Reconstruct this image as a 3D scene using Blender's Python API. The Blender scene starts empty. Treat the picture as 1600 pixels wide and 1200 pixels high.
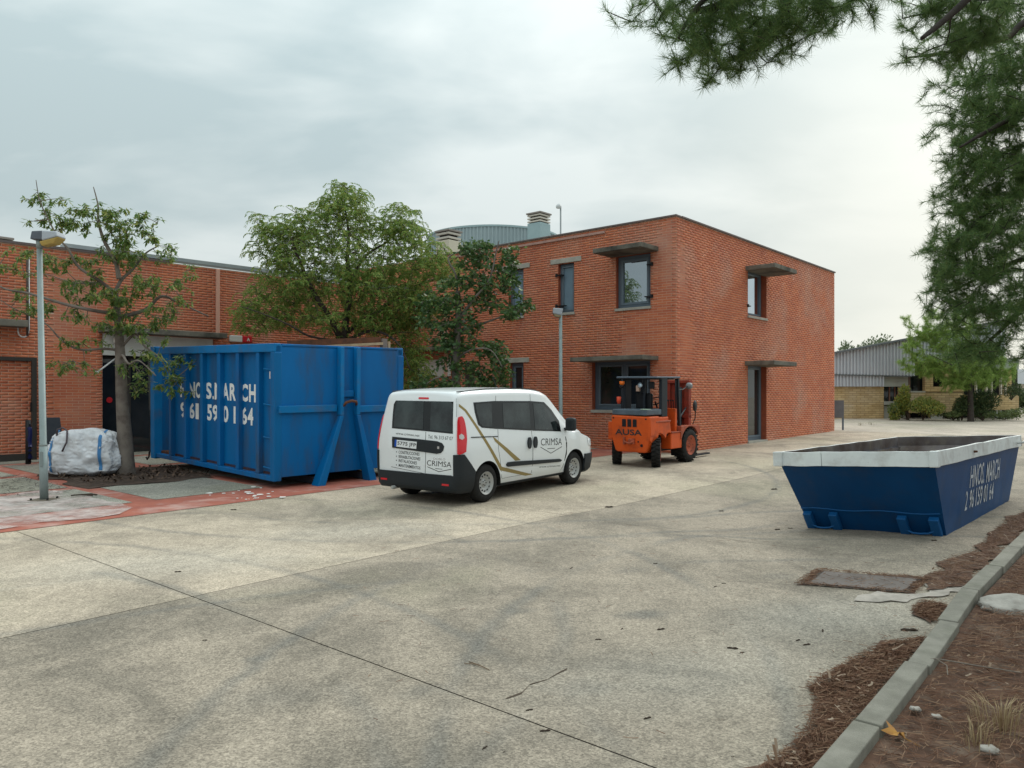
import bpy, bmesh, math, random
import numpy as np
from mathutils import Vector, Matrix, noise
from mathutils.bvhtree import BVHTree

random.seed(7); rng = np.random.default_rng(7)
SC = bpy.context.scene
COL = SC.collection

# ------------------------------------------------------------------ camera, sky, sun, exposure
EYE = 1.65; F = 1210.0; HOR = 620.0          # eye height, focal length in photo pixels, horizon row
cam = bpy.data.cameras.new('camera'); camo = bpy.data.objects.new('camera', cam); COL.objects.link(camo)
camo.location = (0, 0, EYE); camo.rotation_euler = (math.pi/2, 0, 0)
cam.sensor_fit = 'HORIZONTAL'; cam.sensor_width = 36; cam.lens = F/1600*36
cam.shift_y = (HOR-600)/1600; cam.clip_start = 0.05; cam.clip_end = 2000
SC.camera = camo

SUN_EL = math.radians(38); SUN_AZ = math.radians(42)     # azimuth measured from +Y towards +X
world = bpy.data.worlds.new('World'); SC.world = world; world.use_nodes = True
nt = world.node_tree; N = nt.nodes; Lk = nt.links
for n in list(N): N.remove(n)
out = N.new('ShaderNodeOutputWorld'); bg = N.new('ShaderNodeBackground'); Lk.new(bg.outputs[0], out.inputs[0])
sky = N.new('ShaderNodeTexSky'); sky.sky_type = 'NISHITA'; sky.sun_disc = False
sky.sun_elevation = SUN_EL; sky.sun_rotation = SUN_AZ; sky.dust_density = 2.0
tc = N.new('ShaderNodeTexCoord')
def nmath(op, a, b=None, clamp=False):
    n = N.new('ShaderNodeMath'); n.operation = op; n.use_clamp = clamp
    for i, v in enumerate((a, b)):
        if v is None: continue
        if isinstance(v, (int, float)): n.inputs[i].default_value = v
        else: Lk.new(v, n.inputs[i])
    return n.outputs[0]
sep = N.new('ShaderNodeSeparateXYZ'); Lk.new(tc.outputs['Generated'], sep.inputs[0])
zc = nmath('MAXIMUM', sep.outputs['Z'], 0.0)
den = nmath('ADD', zc, 0.28)
cx_ = nmath('DIVIDE', sep.outputs['X'], den); cy_ = nmath('DIVIDE', sep.outputs['Y'], den)
comb = N.new('ShaderNodeCombineXYZ'); Lk.new(cx_, comb.inputs[0]); Lk.new(cy_, comb.inputs[1])
def wnoise(scale, detail, rough, off):
    m = N.new('ShaderNodeMapping'); m.inputs['Location'].default_value = off; Lk.new(comb.outputs[0], m.inputs[0])
    m.inputs['Scale'].default_value = (1.0, 1.5, 1)
    n = N.new('ShaderNodeTexNoise'); n.inputs['Scale'].default_value = scale; n.inputs['Detail'].default_value = detail
    n.inputs['Roughness'].default_value = rough; n.inputs['Distortion'].default_value = .35; Lk.new(m.outputs[0], n.inputs['Vector']); return n.outputs[0]
n1 = wnoise(1.1, 5, .5, (3.2, 1.1, 0)); n2 = wnoise(3.0, 6, .5, (9.2, 4.1, 2))
cl = nmath('ADD', nmath('MULTIPLY', n1, .75), nmath('MULTIPLY', n2, .25))
ramp = N.new('ShaderNodeValToRGB'); Lk.new(cl, ramp.inputs[0])
ramp.color_ramp.elements[0].position = .41; ramp.color_ramp.elements[0].color = (.42, .515, .53, 1)
ramp.color_ramp.elements[1].position = .60; ramp.color_ramp.elements[1].color = (.68, .745, .735, 1)
# horizon is paler, with a warm brightening low towards the sun; the zenith of an overcast sky is brighter again
hz = nmath('POWER', nmath('SUBTRACT', 1.0, zc), 5.0)
mixh = N.new('ShaderNodeMixRGB'); Lk.new(nmath('MULTIPLY', hz, .42), mixh.inputs[0]); Lk.new(ramp.outputs[0], mixh.inputs[1]); mixh.inputs[2].default_value = (.74, .79, .77, 1)
sd = Vector((math.sin(SUN_AZ*0.78), math.cos(SUN_AZ*0.78), .16)).normalized()
dot = N.new('ShaderNodeVectorMath'); dot.operation = 'DOT_PRODUCT'; Lk.new(tc.outputs['Generated'], dot.inputs[0]); dot.inputs[1].default_value = sd
glow = nmath('POWER', nmath('MAXIMUM', dot.outputs['Value'], 0.0), 20.0)
mixg = N.new('ShaderNodeMixRGB'); Lk.new(nmath('MULTIPLY', glow, .72, True), mixg.inputs[0]); Lk.new(mixh.outputs[0], mixg.inputs[1]); mixg.inputs[2].default_value = (1.0, .985, .87, 1)
zen = nmath('ADD', 1.0, nmath('MULTIPLY', nmath('POWER', zc, 1.8), 2.0))
scz = N.new('ShaderNodeVectorMath'); scz.operation = 'SCALE'; Lk.new(mixg.outputs[0], scz.inputs[0]); Lk.new(zen, scz.inputs['Scale'])
skys = N.new('ShaderNodeVectorMath'); skys.operation = 'SCALE'; Lk.new(sky.outputs[0], skys.inputs[0]); skys.inputs['Scale'].default_value = 0.008
add = N.new('ShaderNodeVectorMath'); add.operation = 'ADD'; Lk.new(scz.outputs[0], add.inputs[0]); Lk.new(skys.outputs[0], add.inputs[1])
Lk.new(add.outputs[0], bg.inputs[0]); bg.inputs[1].default_value = 0.83

sl = bpy.data.lights.new('sun', 'SUN'); slo = bpy.data.objects.new('sun', sl); COL.objects.link(slo)
sl.energy = 1.5; sl.angle = math.radians(34); sl.color = (1.0, .95, .87)
sdir = Vector((math.sin(SUN_AZ)*math.cos(SUN_EL), math.cos(SUN_AZ)*math.cos(SUN_EL), math.sin(SUN_EL)))
slo.rotation_euler = sdir.to_track_quat('Z', 'Y').to_euler(); slo.location = (10, 10, 30)
vs = SC.view_settings; vs.view_transform = 'Standard'; vs.look = 'None'; vs.exposure = 0.16; vs.gamma = 1; vs.use_curve_mapping = False
SC.cycles.max_bounces = 6; SC.cycles.transparent_max_bounces = 8

# ------------------------------------------------------------------ lie of the land
U1 = np.array([.6518, .7584]); U2 = np.array([-.7584, .6518])      # the two directions everything here is built along
SK = np.array([5.32, 9.486]); SKD = np.array([math.cos(.83), math.sin(.83)]); SKN = np.array([-SKD[1], SKD[0]])
def G(x, y):
    """Height of the ground: the yard rises two in a hundred away from the camera, with a shallow drainage dip by the skip."""
    z = .02*(min(y, 46.0)-12)
    dx, dy = x-SK[0], y-SK[1]
    d = dx*SKN[0]+dy*SKN[1]; s = dx*SKD[0]+dy*SKD[1]
    if 0 < d < 5.5 and -2.5 < s < 7:
        a = .065*d if d < 1.75 else .114*(1-(d-1.75)/3.75)
        f = 1.0
        if s < -.5: f = (s+2.5)/2.0
        if s > 4: f = (7-s)/3.0
        f = f*f*(3-2*f)
        z -= a*f
    return z
def at(px, py, dz=0.0):
    """Ground point seen at a photo pixel."""
    Y = 12.0
    for _ in range(60):
        X = (px-800)/F*Y
        Y = .5*Y + .5*(EYE-G(X, Y)-dz)*F/(py-HOR)
    return Vector(((px-800)/F*Y, Y, G((px-800)/F*Y, Y)))
def pt(px, py, Y):
    return Vector(((px-800)/F*Y, Y, EYE+(HOR-py)/F*Y))

# ------------------------------------------------------------------ materials
MATS = {}
def mat(name, col, col2=None, scale=6.0, rough=.7, bump=0.0, bscale=60.0, metal=0.0, spec=.22, dirt=None, dscale=1.5, damt=.5, island=0.0, coat=0.0, stretch=None, emit=None, pos=False, rust=None):
    if name in MATS: return MATS[name]
    m = bpy.data.materials.new(name); m.use_nodes = True; MATS[name] = m
    t = m.node_tree; nn = t.nodes; L = t.links
    b = nn['Principled BSDF']; b.inputs['Roughness'].default_value = rough; b.inputs['Metallic'].default_value = metal
    b.inputs['Specular IOR Level'].default_value = spec; b.inputs['Coat Weight'].default_value = coat
    tcn = nn.new('ShaderNodeTexCoord'); vec = tcn.outputs['Object']
    if pos: vec = nn.new('ShaderNodeNewGeometry').outputs['Position']
    if stretch:
        mp = nn.new('ShaderNodeMapping'); mp.inputs['Scale'].default_value = stretch; L.new(vec, mp.inputs[0]); vec = mp.outputs[0]
    def noise_(s, d=5, r=.6):
        n = nn.new('ShaderNodeTexNoise'); n.inputs['Scale'].default_value = s; n.inputs['Detail'].default_value = d; n.inputs['Roughness'].default_value = r; L.new(vec, n.inputs['Vector']); return n.outputs[0]
    def rampn(v, a, bb):
        r = nn.new('ShaderNodeMapRange'); L.new(v, r.inputs[0]); r.inputs[1].default_value = a; r.inputs[2].default_value = bb; return r.outputs[0]
    def mix(f, a, c):
        x = nn.new('ShaderNodeMixRGB')
        for i, v in enumerate((f, a, c)):
            if isinstance(v, tuple): x.inputs[i].default_value = (*v, 1)
            elif isinstance(v, float): x.inputs[i].default_value = v
            else: L.new(v, x.inputs[i])
        return x.outputs[0]
    c = tuple(col)
    if col2 is not None: c = mix(rampn(noise_(scale), .35, .65), tuple(col), tuple(col2))
    if island:
        g = nn.new('ShaderNodeNewGeometry'); oi = nn.new('ShaderNodeObjectInfo')
        a = nn.new('ShaderNodeMath'); a.operation = 'ADD'; L.new(g.outputs['Random Per Island'], a.inputs[0]); L.new(oi.outputs['Random'], a.inputs[1])
        fr = nn.new('ShaderNodeMath'); fr.operation = 'FRACT'; L.new(a.outputs[0], fr.inputs[0])
        mr = nn.new('ShaderNodeMapRange'); L.new(fr.outputs[0], mr.inputs[0]); mr.inputs[3].default_value = 1-island; mr.inputs[4].default_value = 1+island
        hs = nn.new('ShaderNodeHueSaturation'); L.new(mr.outputs[0], hs.inputs['Value'])
        if isinstance(c, tuple): hs.inputs['Color'].default_value = (*c, 1)
        else: L.new(c, hs.inputs['Color'])
        mr2 = nn.new('ShaderNodeMapRange'); L.new(fr.outputs[0], mr2.inputs[0]); mr2.inputs[3].default_value = .5-.03*island; mr2.inputs[4].default_value = .5+.03*island; L.new(mr2.outputs[0], hs.inputs['Hue'])
        c = hs.outputs[0]
    if dirt is not None:
        d = rampn(noise_(dscale, 8, .65), .5, .72); dm = nn.new('ShaderNodeMath'); dm.operation = 'MULTIPLY'; L.new(d, dm.inputs[0]); dm.inputs[1].default_value = damt
        c = mix(dm.outputs[0], c, tuple(dirt))
    if rust:        # chipped spots: colour, noise scale, threshold
        c = mix(rampn(noise_(rust[1], 9, .75), rust[2], rust[2]+.03), c, tuple(rust[0]))
    if isinstance(c, tuple): b.inputs['Base Color'].default_value = (*c, 1)
    else: L.new(c, b.inputs['Base Color'])
    if bump:
        bp = nn.new('ShaderNodeBump'); bp.inputs['Strength'].default_value = bump; bp.inputs['Distance'].default_value = .01; L.new(noise_(bscale, 6, .7), bp.inputs['Height']); L.new(bp.outputs[0], b.inputs['Normal'])
    if emit: b.inputs['Emission Color'].default_value = (*emit[:3], 1); b.inputs['Emission Strength'].default_value = emit[3]
    return m
def leafmat(name, c1, c2, c3, trans=.25, rough=.55):
    if name in MATS: return MATS[name]
    m = bpy.data.materials.new(name); m.use_nodes = True; MATS[name] = m
    t = m.node_tree; nn = t.nodes; L = t.links; b = nn['Principled BSDF']; b.inputs['Roughness'].default_value = rough; b.inputs['Specular IOR Level'].default_value = .3
    g = nn.new('ShaderNodeNewGeometry'); r = nn.new('ShaderNodeValToRGB'); L.new(g.outputs['Random Per Island'], r.inputs[0])
    r.color_ramp.elements[0].color = (*c1, 1); r.color_ramp.elements[1].color = (*c3, 1); e = r.color_ramp.elements.new(.55); e.color = (*c2, 1); r.color_ramp.elements[2].position = .97
    L.new(r.outputs[0], b.inputs['Base Color'])
    tr = nn.new('ShaderNodeBsdfTranslucent'); L.new(r.outputs[0], tr.inputs[0]); mx = nn.new('ShaderNodeMixShader'); mx.inputs[0].default_value = trans
    L.new(b.outputs[0], mx.inputs[1]); L.new(tr.outputs[0], mx.inputs[2]); L.new(mx.outputs[0], nn['Material Output'].inputs[0])
    return m

# ------------------------------------------------------------------ mesh building
def rotz(a): return Matrix.Rotation(a, 4, 'Z')
class MB:
    def __init__(s): s.v = []; s.f = []; s.m = []; s.cur = 0
    def add(s, vs_, fs):
        o = len(s.v); s.v += [tuple(v) for v in vs_]
        for f in fs: s.f.append(tuple(i+o for i in f)); s.m.append(s.cur)
        return s
    def box(s, c, d, M=None):
        x, y, z = [k/2 for k in d]; c = Vector(c)
        P_ = [Vector((a*x, b*y, e*z)) for a in (-1, 1) for b in (-1, 1) for e in (-1, 1)]
        if M is not None: P_ = [M.to_3x3() @ p for p in P_]
        return s.add([p+c for p in P_], [(0, 1, 3, 2), (4, 6, 7, 5), (0, 4, 5, 1), (2, 3, 7, 6), (0, 2, 6, 4), (1, 5, 7, 3)])
    def hexa(s, b4, t4):
        """Closed solid between a bottom quad and a top quad (counter-clockwise from above)."""
        return s.add(list(b4)+list(t4), [(3, 2, 1, 0), (4, 5, 6, 7), (0, 1, 5, 4), (1, 2, 6, 5), (2, 3, 7, 6), (3, 0, 4, 7)])
    def beam(s, a, b, w, t, up=(0, 0, 1)):
        a = Vector(a); b = Vector(b); d = (b-a).normalized(); up = Vector(up); sd_ = d.cross(up)
        if sd_.length < 1e-4: sd_ = d.cross(Vector((1, 0, 0)))
        sd_.normalize(); u = sd_.cross(d).normalized()
        q = [(-w/2, -t/2), (w/2, -t/2), (w/2, t/2), (-w/2, t/2)]
        A = [a+sd_*x+u*y for x, y in q]; B = [b+sd_*x+u*y for x, y in q]
        return s.add(A+B, [(0, 3, 2, 1), (4, 5, 6, 7), (0, 1, 5, 4), (1, 2, 6, 5), (2, 3, 7, 6), (3, 0, 4, 7)])
    def prism(s, poly, fn0, fn1):
        n = len(poly); A = [fn0(*p) for p in poly]; B = [fn1(*p) for p in poly]
        return s.add(A+B, [tuple(range(n-1, -1, -1)), tuple(range(n, 2*n))]+[(i, (i+1) % n, n+(i+1) % n, n+i) for i in range(n)])
    def tube(s, pts, rad, n=8, cap=True):
        pts = [Vector(p) for p in pts]
        if not hasattr(rad, '__len__'): rad = [rad]*len(pts)
        ref = Vector((0, 0, 1)); vsx = []
        for i, p in enumerate(pts):
            d = (pts[min(i+1, len(pts)-1)]-pts[max(i-1, 0)])
            if d.length < 1e-9: d = Vector((0, 0, 1))
            d.normalize()
            a = d.cross(ref)
            if a.length < .1: a = d.cross(Vector((1, 0, 0)))
            a.normalize(); b = d.cross(a)
            ref = b.cross(d) if False else ref
            for k in range(n):
                t = 2*math.pi*k/n; vsx.append(p+a*math.cos(t)*rad[i]+b*math.sin(t)*rad[i])
        fs = []
        for i in range(len(pts)-1):
            for k in range(n): fs.append((i*n+k, i*n+(k+1) % n, (i+1)*n+(k+1) % n, (i+1)*n+k))
        if cap: fs.append(tuple(range(n-1, -1, -1))); fs.append(tuple(range((len(pts)-1)*n, len(pts)*n)))
        return s.add(vsx, fs)
    def lathe(s, prof, org, axis, n=24, closed=False, cap=True):
        """prof: (radius, offset along axis)"""
        org = Vector(org); ax = Vector(axis).normalized(); a = ax.cross(Vector((0, 0, 1)))
        if a.length < .1: a = ax.cross(Vector((1, 0, 0)))
        a.normalize(); b = ax.cross(a); vsx = []; m = len(prof)
        for r, o in prof:
            for k in range(n):
                t = 2*math.pi*k/n; vsx.append(org+ax*o+(a*math.cos(t)+b*math.sin(t))*r)
        fs = []
        for i in range(m if closed else m-1):
            j = (i+1) % m
            for k in range(n): fs.append((i*n+k, i*n+(k+1) % n, j*n+(k+1) % n, j*n+k))
        if not closed and cap:
            if prof[0][0] > 1e-6: fs.append(tuple(range(n-1, -1, -1)))
            if prof[-1][0] > 1e-6: fs.append(tuple(range((m-1)*n, m*n)))
        return s.add(vsx, fs)
    def build(s, name, mats, parent=None, smooth=False, bevel=0, world=False, seg=2, origin=None):
        me = bpy.data.meshes.new(name); vv = [Vector(v) for v in s.v]
        off = None
        if world and parent is not None:
            mi = parent.matrix_basis.inverted(); vv = [mi @ v for v in vv]
        if origin is not None:
            off = Vector(origin); vv = [v-off for v in vv]
        me.from_pydata(vv, [], s.f)
        if not isinstance(mats, (list, tuple)): mats = [mats]
        for m in mats: me.materials.append(m)
        if len(mats) > 1: me.polygons.foreach_set('material_index', s.m)
        if smooth: me.polygons.foreach_set('use_smooth', [True]*len(me.polygons))
        me.update()
        o = bpy.data.objects.new(name, me); COL.objects.link(o)
        if off is not None: o.location = off
        if parent is not None: o.parent = parent
        if bevel:
            md = o.modifiers.new('edge', 'BEVEL'); md.width = bevel; md.segments = seg; md.limit_method = 'ANGLE'; md.angle_limit = math.radians(40); md.harden_normals = False
        return o
def tag(o, label=None, cat=None, group=None, kind=None):
    if label: o['label'] = label
    if cat: o['category'] = cat
    if group: o['group'] = group
    if kind: o['kind'] = kind
    return o
def thing(name, loc, label, cat, rz=0.0, group=None, slope=False):
    e = bpy.data.objects.new(name, None); COL.objects.link(e); e.empty_display_size = .2
    M = Matrix.Translation(Vector(loc))
    if slope: M = M @ Matrix.Rotation(math.atan(.02), 4, 'X')
    M = M @ rotz(rz); e.matrix_basis = M
    return tag(e, label, cat, group)
def copy_tree(o, parent=None):
    c = o.copy(); COL.objects.link(c)
    if parent is not None: c.parent = parent
    for ch in o.children: copy_tree(ch, c)
    return c
def mesh_np(name, V, Fq, m, parent=None, kind=None, world=False, smooth=False):
    """Mesh from numpy arrays: V (n,3), Fq (k, 3 or 4)."""
    V = np.asarray(V, np.float32); Fq = np.asarray(Fq, np.int32)
    if world and parent is not None:
        mi = np.array(parent.matrix_basis.inverted()); V = V @ mi[:3, :3].T + mi[:3, 3]
    me = bpy.data.meshes.new(name); k = Fq.shape[1]
    me.vertices.add(len(V)); me.vertices.foreach_set('co', V.astype(np.float32).ravel())
    me.loops.add(Fq.size); me.loops.foreach_set('vertex_index', Fq.ravel())
    me.polygons.add(len(Fq)); me.polygons.foreach_set('loop_start', np.arange(0, Fq.size, k, dtype=np.int32))
    me.update(calc_edges=True); me.materials.append(m)
    if smooth: me.polygons.foreach_set('use_smooth', [True]*len(me.polygons))
    o = bpy.data.objects.new(name, me); COL.objects.link(o)
    if parent is not None: o.parent = parent
    if kind: o['kind'] = kind
    return o
def sheet(name, poly, dz, m, parent=None, res=.6, kind=None, thick=0.0, jag=0.0, zf=None):
    """A sheet laid over the ground: outline poly in plan, cut along a grid so that it follows the lie of the land."""
    bm = bmesh.new(); pp = []
    n = len(poly)
    for i in range(n):
        a = Vector((*poly[i], 0)); b = Vector((*poly[(i+1) % n], 0))
        if jag:
            k = max(1, int((b-a).length/(jag*.8)))
            for q in range(k):
                p = a.lerp(b, q/k); w = noise.noise(p*(1.1/jag)*.35)*jag+noise.noise(p*(3/jag)*.35)*jag*.5
                dv = (b-a).normalized(); p = p+Vector((-dv.y, dv.x, 0))*w; pp.append(p)
        else: pp.append(a)
    vsx = [bm.verts.new(p) for p in pp]; bm.faces.new(vsx)
    xs = [p.x for p in pp]; ys = [p.y for p in pp]
    if jag: bmesh.ops.triangulate(bm, faces=bm.faces)
    for lo, hi, ax in ((min(xs), max(xs), Vector((1, 0, 0))), (min(ys), max(ys), Vector((0, 1, 0)))):
        k = int((hi-lo)/res)
        for i in range(1, k+1):
            bmesh.ops.bisect_plane(bm, geom=bm.verts[:]+bm.edges[:]+bm.faces[:], plane_co=ax*(lo+i*(hi-lo)/(k+1)), plane_no=ax, dist=1e-5)
    if thick:
        g = bmesh.ops.extrude_face_region(bm, geom=bm.faces[:])
        lowv = [v for v in g['geom'] if isinstance(v, bmesh.types.BMVert)]
        low = set(lowv)
        for v in bm.verts: v.co.z = G(v.co.x, v.co.y)+dz-(thick if v not in low else 0)
    else:
        for v in bm.verts: v.co.z = G(v.co.x, v.co.y)+dz
    if zf:
        for v in bm.verts: v.co.z += zf(v.co.x, v.co.y)
    bmesh.ops.recalc_face_normals(bm, faces=bm.faces)
    me = bpy.data.meshes.new(name); bm.to_mesh(me); bm.free(); me.materials.append(m)
    if not thick and len(me.polygons) and me.polygons[0].normal.z < 0: me.flip_normals()
    o = bpy.data.objects.new(name, me); COL.objects.link(o)
    if parent is not None: o.parent = parent
    if kind: o['kind'] = kind
    return o
def text2d(s, size=1.0, bold=0.0, spacing=1.0, xs=1.0, shear=0.0, align='LEFT'):
    c = bpy.data.curves.new('t', 'FONT'); c.body = s; c.size = size; c.offset = bold; c.space_character = spacing; c.shear = shear; c.resolution_u = 3
    o = bpy.data.objects.new('t', c); COL.objects.link(o)
    dg = bpy.context.evaluated_depsgraph_get(); me = bpy.data.meshes.new_from_object(o.evaluated_get(dg))
    V = [(v.co.x*xs, v.co.y) for v in me.vertices]; Fc = [tuple(p.vertices) for p in me.polygons]
    bpy.data.objects.remove(o); bpy.data.curves.remove(c); bpy.data.meshes.remove(me)
    x0 = min(v[0] for v in V); x1 = max(v[0] for v in V); y0 = min(v[1] for v in V)
    sh = {'LEFT': x0, 'CENTER': (x0+x1)/2, 'RIGHT': x1}[align]
    return [(x-sh, y-y0) for x, y in V], Fc, x1-x0, max(v[1] for v in V)-y0
def fit_text(s, w, hgt, bold=0.0, spacing=1.0):
    """Flat lettering scaled to a width and a height, origin at its lower left."""
    V, Fc, tw, th = text2d(s, 1.0, bold, spacing)
    return [(x*w/tw, y*hgt/th) for x, y in V], Fc
def pxt(o2, d2, px):
    """distance along a plan line o2 + t*d2 where photo column px meets it"""
    k = (px-800)/F
    return (o2[0]-k*o2[1])/(k*d2[1]-d2[0])
# ------------------------------------------------------------------ ground materials
def ground_mat(name, light, dark, marks=True, speck=1.0):
    m = bpy.data.materials.new(name); m.use_nodes = True; t = m.node_tree; nn = t.nodes; L = t.links
    b = nn['Principled BSDF']; b.inputs['Roughness'].default_value = .88; b.inputs['Specular IOR Level'].default_value = .25
    vec = nn.new('ShaderNodeTexCoord').outputs['Object']
    def M_(op, a, c=None, cl=False):
        n = nn.new('ShaderNodeMath'); n.operation = op; n.use_clamp = cl
        for i, v in enumerate((a, c)):
            if v is None: continue
            if isinstance(v, (int, float)): n.inputs[i].default_value = v
            else: L.new(v, n.inputs[i])
        return n.outputs[0]
    def nz(s, d=5, r=.6, dist=0.0, st=None, off=(0, 0, 0)):
        mp = nn.new('ShaderNodeMapping'); mp.inputs['Location'].default_value = off
        if st: mp.inputs['Rotation'].default_value = (0, 0, st[0]); mp.inputs['Scale'].default_value = (st[1], 1, 1)
        L.new(vec, mp.inputs[0]); n = nn.new('ShaderNodeTexNoise'); n.inputs['Scale'].default_value = s; n.inputs['Detail'].default_value = d; n.inputs['Roughness'].default_value = r; n.inputs['Distortion'].default_value = dist
        L.new(mp.outputs[0], n.inputs['Vector']); return n.outputs[0]
    def rg(v, a, c, lo=0.0, hi=1.0, smooth=True):
        r = nn.new('ShaderNodeMapRange'); r.interpolation_type = 'SMOOTHSTEP' if smooth else 'LINEAR'; L.new(v, r.inputs[0])
        for i, q in enumerate((a, c, lo, hi)): r.inputs[i+1].default_value = q
        return r.outputs[0]
    def mix(f, a, c, mode='MIX'):
        x = nn.new('ShaderNodeMixRGB'); x.blend_type = mode
        for i, v in enumerate((f, a, c)):
            if isinstance(v, tuple): x.inputs[i].default_value = (*v, 1)
            elif isinstance(v, (int, float)): x.inputs[i].default_value = v
            else: L.new(v, x.inputs[i])
        return x.outputs[0]
    c = mix(rg(nz(.55, 6, .62, .6), .38, .66), light, dark)
    c = mix(M_('MULTIPLY', rg(nz(2.3, 7, .7, .8, off=(5, 2, 0)), .46, .72), .28), c, tuple(k*.62 for k in dark))
    c = mix(M_('MULTIPLY', rg(nz(.9, 5, .6, 1.2, (.7, 3.2), (1, 8, 0)), .52, .7), .35), c, tuple(k*1.12 for k in light))
    c = mix(M_('MULTIPLY', rg(nz(.33, 4, .5, .4, off=(11, 3, 1)), .5, .68), .30), c, (.30, .285, .19))
    if marks:
        def tw(s=.5):
            return rg(nz(s, 4, .6, 0, off=(3, 7, 5)), .38, .6)
        def dist_(cx, cy, sx=1.0, rot=0.0, wob=0.0):
            mp = nn.new('ShaderNodeMapping'); mp.vector_type = 'TEXTURE'; mp.inputs['Location'].default_value = (cx, cy, 0); mp.inputs['Rotation'].default_value = (0, 0, rot); mp.inputs['Scale'].default_value = (sx, 1, 1e4)
            L.new(vec, mp.inputs[0]); v = nn.new('ShaderNodeVectorMath'); v.operation = 'LENGTH'; L.new(mp.outputs[0], v.inputs[0]); o = v.outputs['Value']
            if wob: o = M_('ADD', o, M_('MULTIPLY', M_('SUBTRACT', nz(3.0, 4, .6), .5), wob))
            return o
        def ring(cx, cy, R, w, amt, k, half=None):
            nonlocal c
            d = M_('ABSOLUTE', M_('SUBTRACT', dist_(cx, cy, wob=.18), R)); f = rg(d, 0, w, 1, 0)
            f = M_('MULTIPLY', M_('MULTIPLY', f, tw(.35+.1*k)), amt); c = mix(f, c, (.15, .15, .14))
        for i, (cx, cy, R) in enumerate([(-4.5, 6.2, 4.9), (-4.6, 6.1, 6.4), (6.2, 4.2, 6.6), (6.3, 4.0, 8.1), (-1.0, 16.5, 6.3), (-1.2, 16.9, 7.8), (3.5, -4.0, 12.2), (3.4, -4.3, 13.9), (-7, 1.5, 6.8), (-7.3, 1.0, 8.4)]):
            ring(cx, cy, R, .12, .46, i % 3)
        def spot(p, r, amt, col=(.13, .13, .12), sx=1.7):
            nonlocal c
            f = M_('MULTIPLY', rg(dist_(p[0], p[1], sx, .3, .25), r*.1, r, 1, 0), amt); c = mix(f, c, col)
        for px, py, r, a in ((1010, 960, .17, .6), (808, 955, .14, .4), (668, 1078, .13, .35), (395, 1030, .1, .45), (547, 873, .16, .3), (910, 1075, .18, .25), (430, 1090, .3, .3), (985, 890, .2, .3), (700, 880, .35, .22), (1215, 900, .16, .3)):
            p = at(px, py); spot(p, r, a)
        for px, py, r, a in ((1100, 1050, .8, .18), (560, 830, .9, .22), (1340, 960, .8, .3), (250, 880, 1.1, .25)):
            p = at(px, py); spot(p, r, a, (.56, .53, .46), 2.2)
        # damp green-grey algae along the kerb
        n = nn.new('ShaderNodeVectorMath'); n.operation = 'DOT_PRODUCT'; L.new(vec, n.inputs[0]); n.inputs[1].default_value = (.769, -.639, 0)
        kd = M_('ADD', n.outputs['Value'], .05+1.2)      # ~0 at 1.2 m left of the kerb
        c = mix(M_('MULTIPLY', rg(M_('ADD', kd, M_('MULTIPLY', nz(.9, 5, .6), 1.6)), -.4, 2.2), .55), c, (.185, .175, .13))
    # exposed aggregate: small light and dark stones
    vo = nn.new('ShaderNodeTexVoronoi'); vo.inputs['Scale'].default_value = 95; L.new(vec, vo.inputs['Vector'])
    sepn = nn.new('ShaderNodeSeparateColor'); L.new(vo.outputs['Color'], sepn.inputs[0])
    v1 = rg(sepn.outputs[0], 0, 1, 1-.42*speck, 1+.30*speck, False)
    v2 = rg(nz(34, 6, .78), .3, .7, 1-.34*speck, 1+.28*speck, False)
    v3 = rg(nz(9, 5, .7), .35, .65, .9, 1.08, False)
    vv = M_('MULTIPLY', M_('MULTIPLY', v1, v2), v3)
    sc = nn.new('ShaderNodeVectorMath'); sc.operation = 'SCALE'; L.new(c, sc.inputs[0]); L.new(vv, sc.inputs['Scale'])
    L.new(sc.outputs[0], b.inputs['Base Color'])
    bp = nn.new('ShaderNodeBump'); bp.inputs['Strength'].default_value = .55*speck; bp.inputs['Distance'].default_value = .006; L.new(M_('ADD', nz(70, 5, .75), M_('MULTIPLY', vo.outputs['Distance'], .6)), bp.inputs['Height']); L.new(bp.outputs[0], b.inputs['Normal'])
    return m
M_CONC = ground_mat('exposed aggregate concrete', (.50, .42, .325), (.30, .255, .20), speck=.8)
M_CONC2 = ground_mat('older worn aggregate concrete', (.36, .305, .24), (.205, .178, .142), speck=.85)
M_FARG = ground_mat('pale yard surface', (.50, .43, .355), (.37, .32, .265), False, .5)
M_JOINT = mat('joint filler', (.12, .105, .085), rough=.95)
M_PAVG = ground_mat('grey washed paving', (.33, .315, .265), (.22, .21, .18), False, 1.1)
M_REDP = mat('red paving', (.37, .125, .085), (.29, .095, .07), 3, .85, .3, 90, dirt=(.52, .40, .36), dscale=1.1, damt=.75)
M_POWD = mat('powdery stain', (.62, .56, .53), (.50, .38, .35), 2.5, .95, .2, 40)
M_NEED = mat('needle bed', (.15, .083, .055), (.075, .045, .033), 9, .95, .9, 45, dirt=(.25, .19, .145), dscale=6, damt=.6)
M_SOIL = mat('dark soil', (.05, .035, .028), (.09, .06, .045), 8, .95, .9, 35)
M_KERB = mat('kerb concrete', (.27, .255, .215), (.185, .175, .145), 5, .85, .5, 120, dirt=(.15, .15, .11), dscale=3, damt=.6)
M_CEM = mat('cement patch', (.46, .41, .36), (.30, .27, .235), 7, .9, .8, 30)

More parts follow.
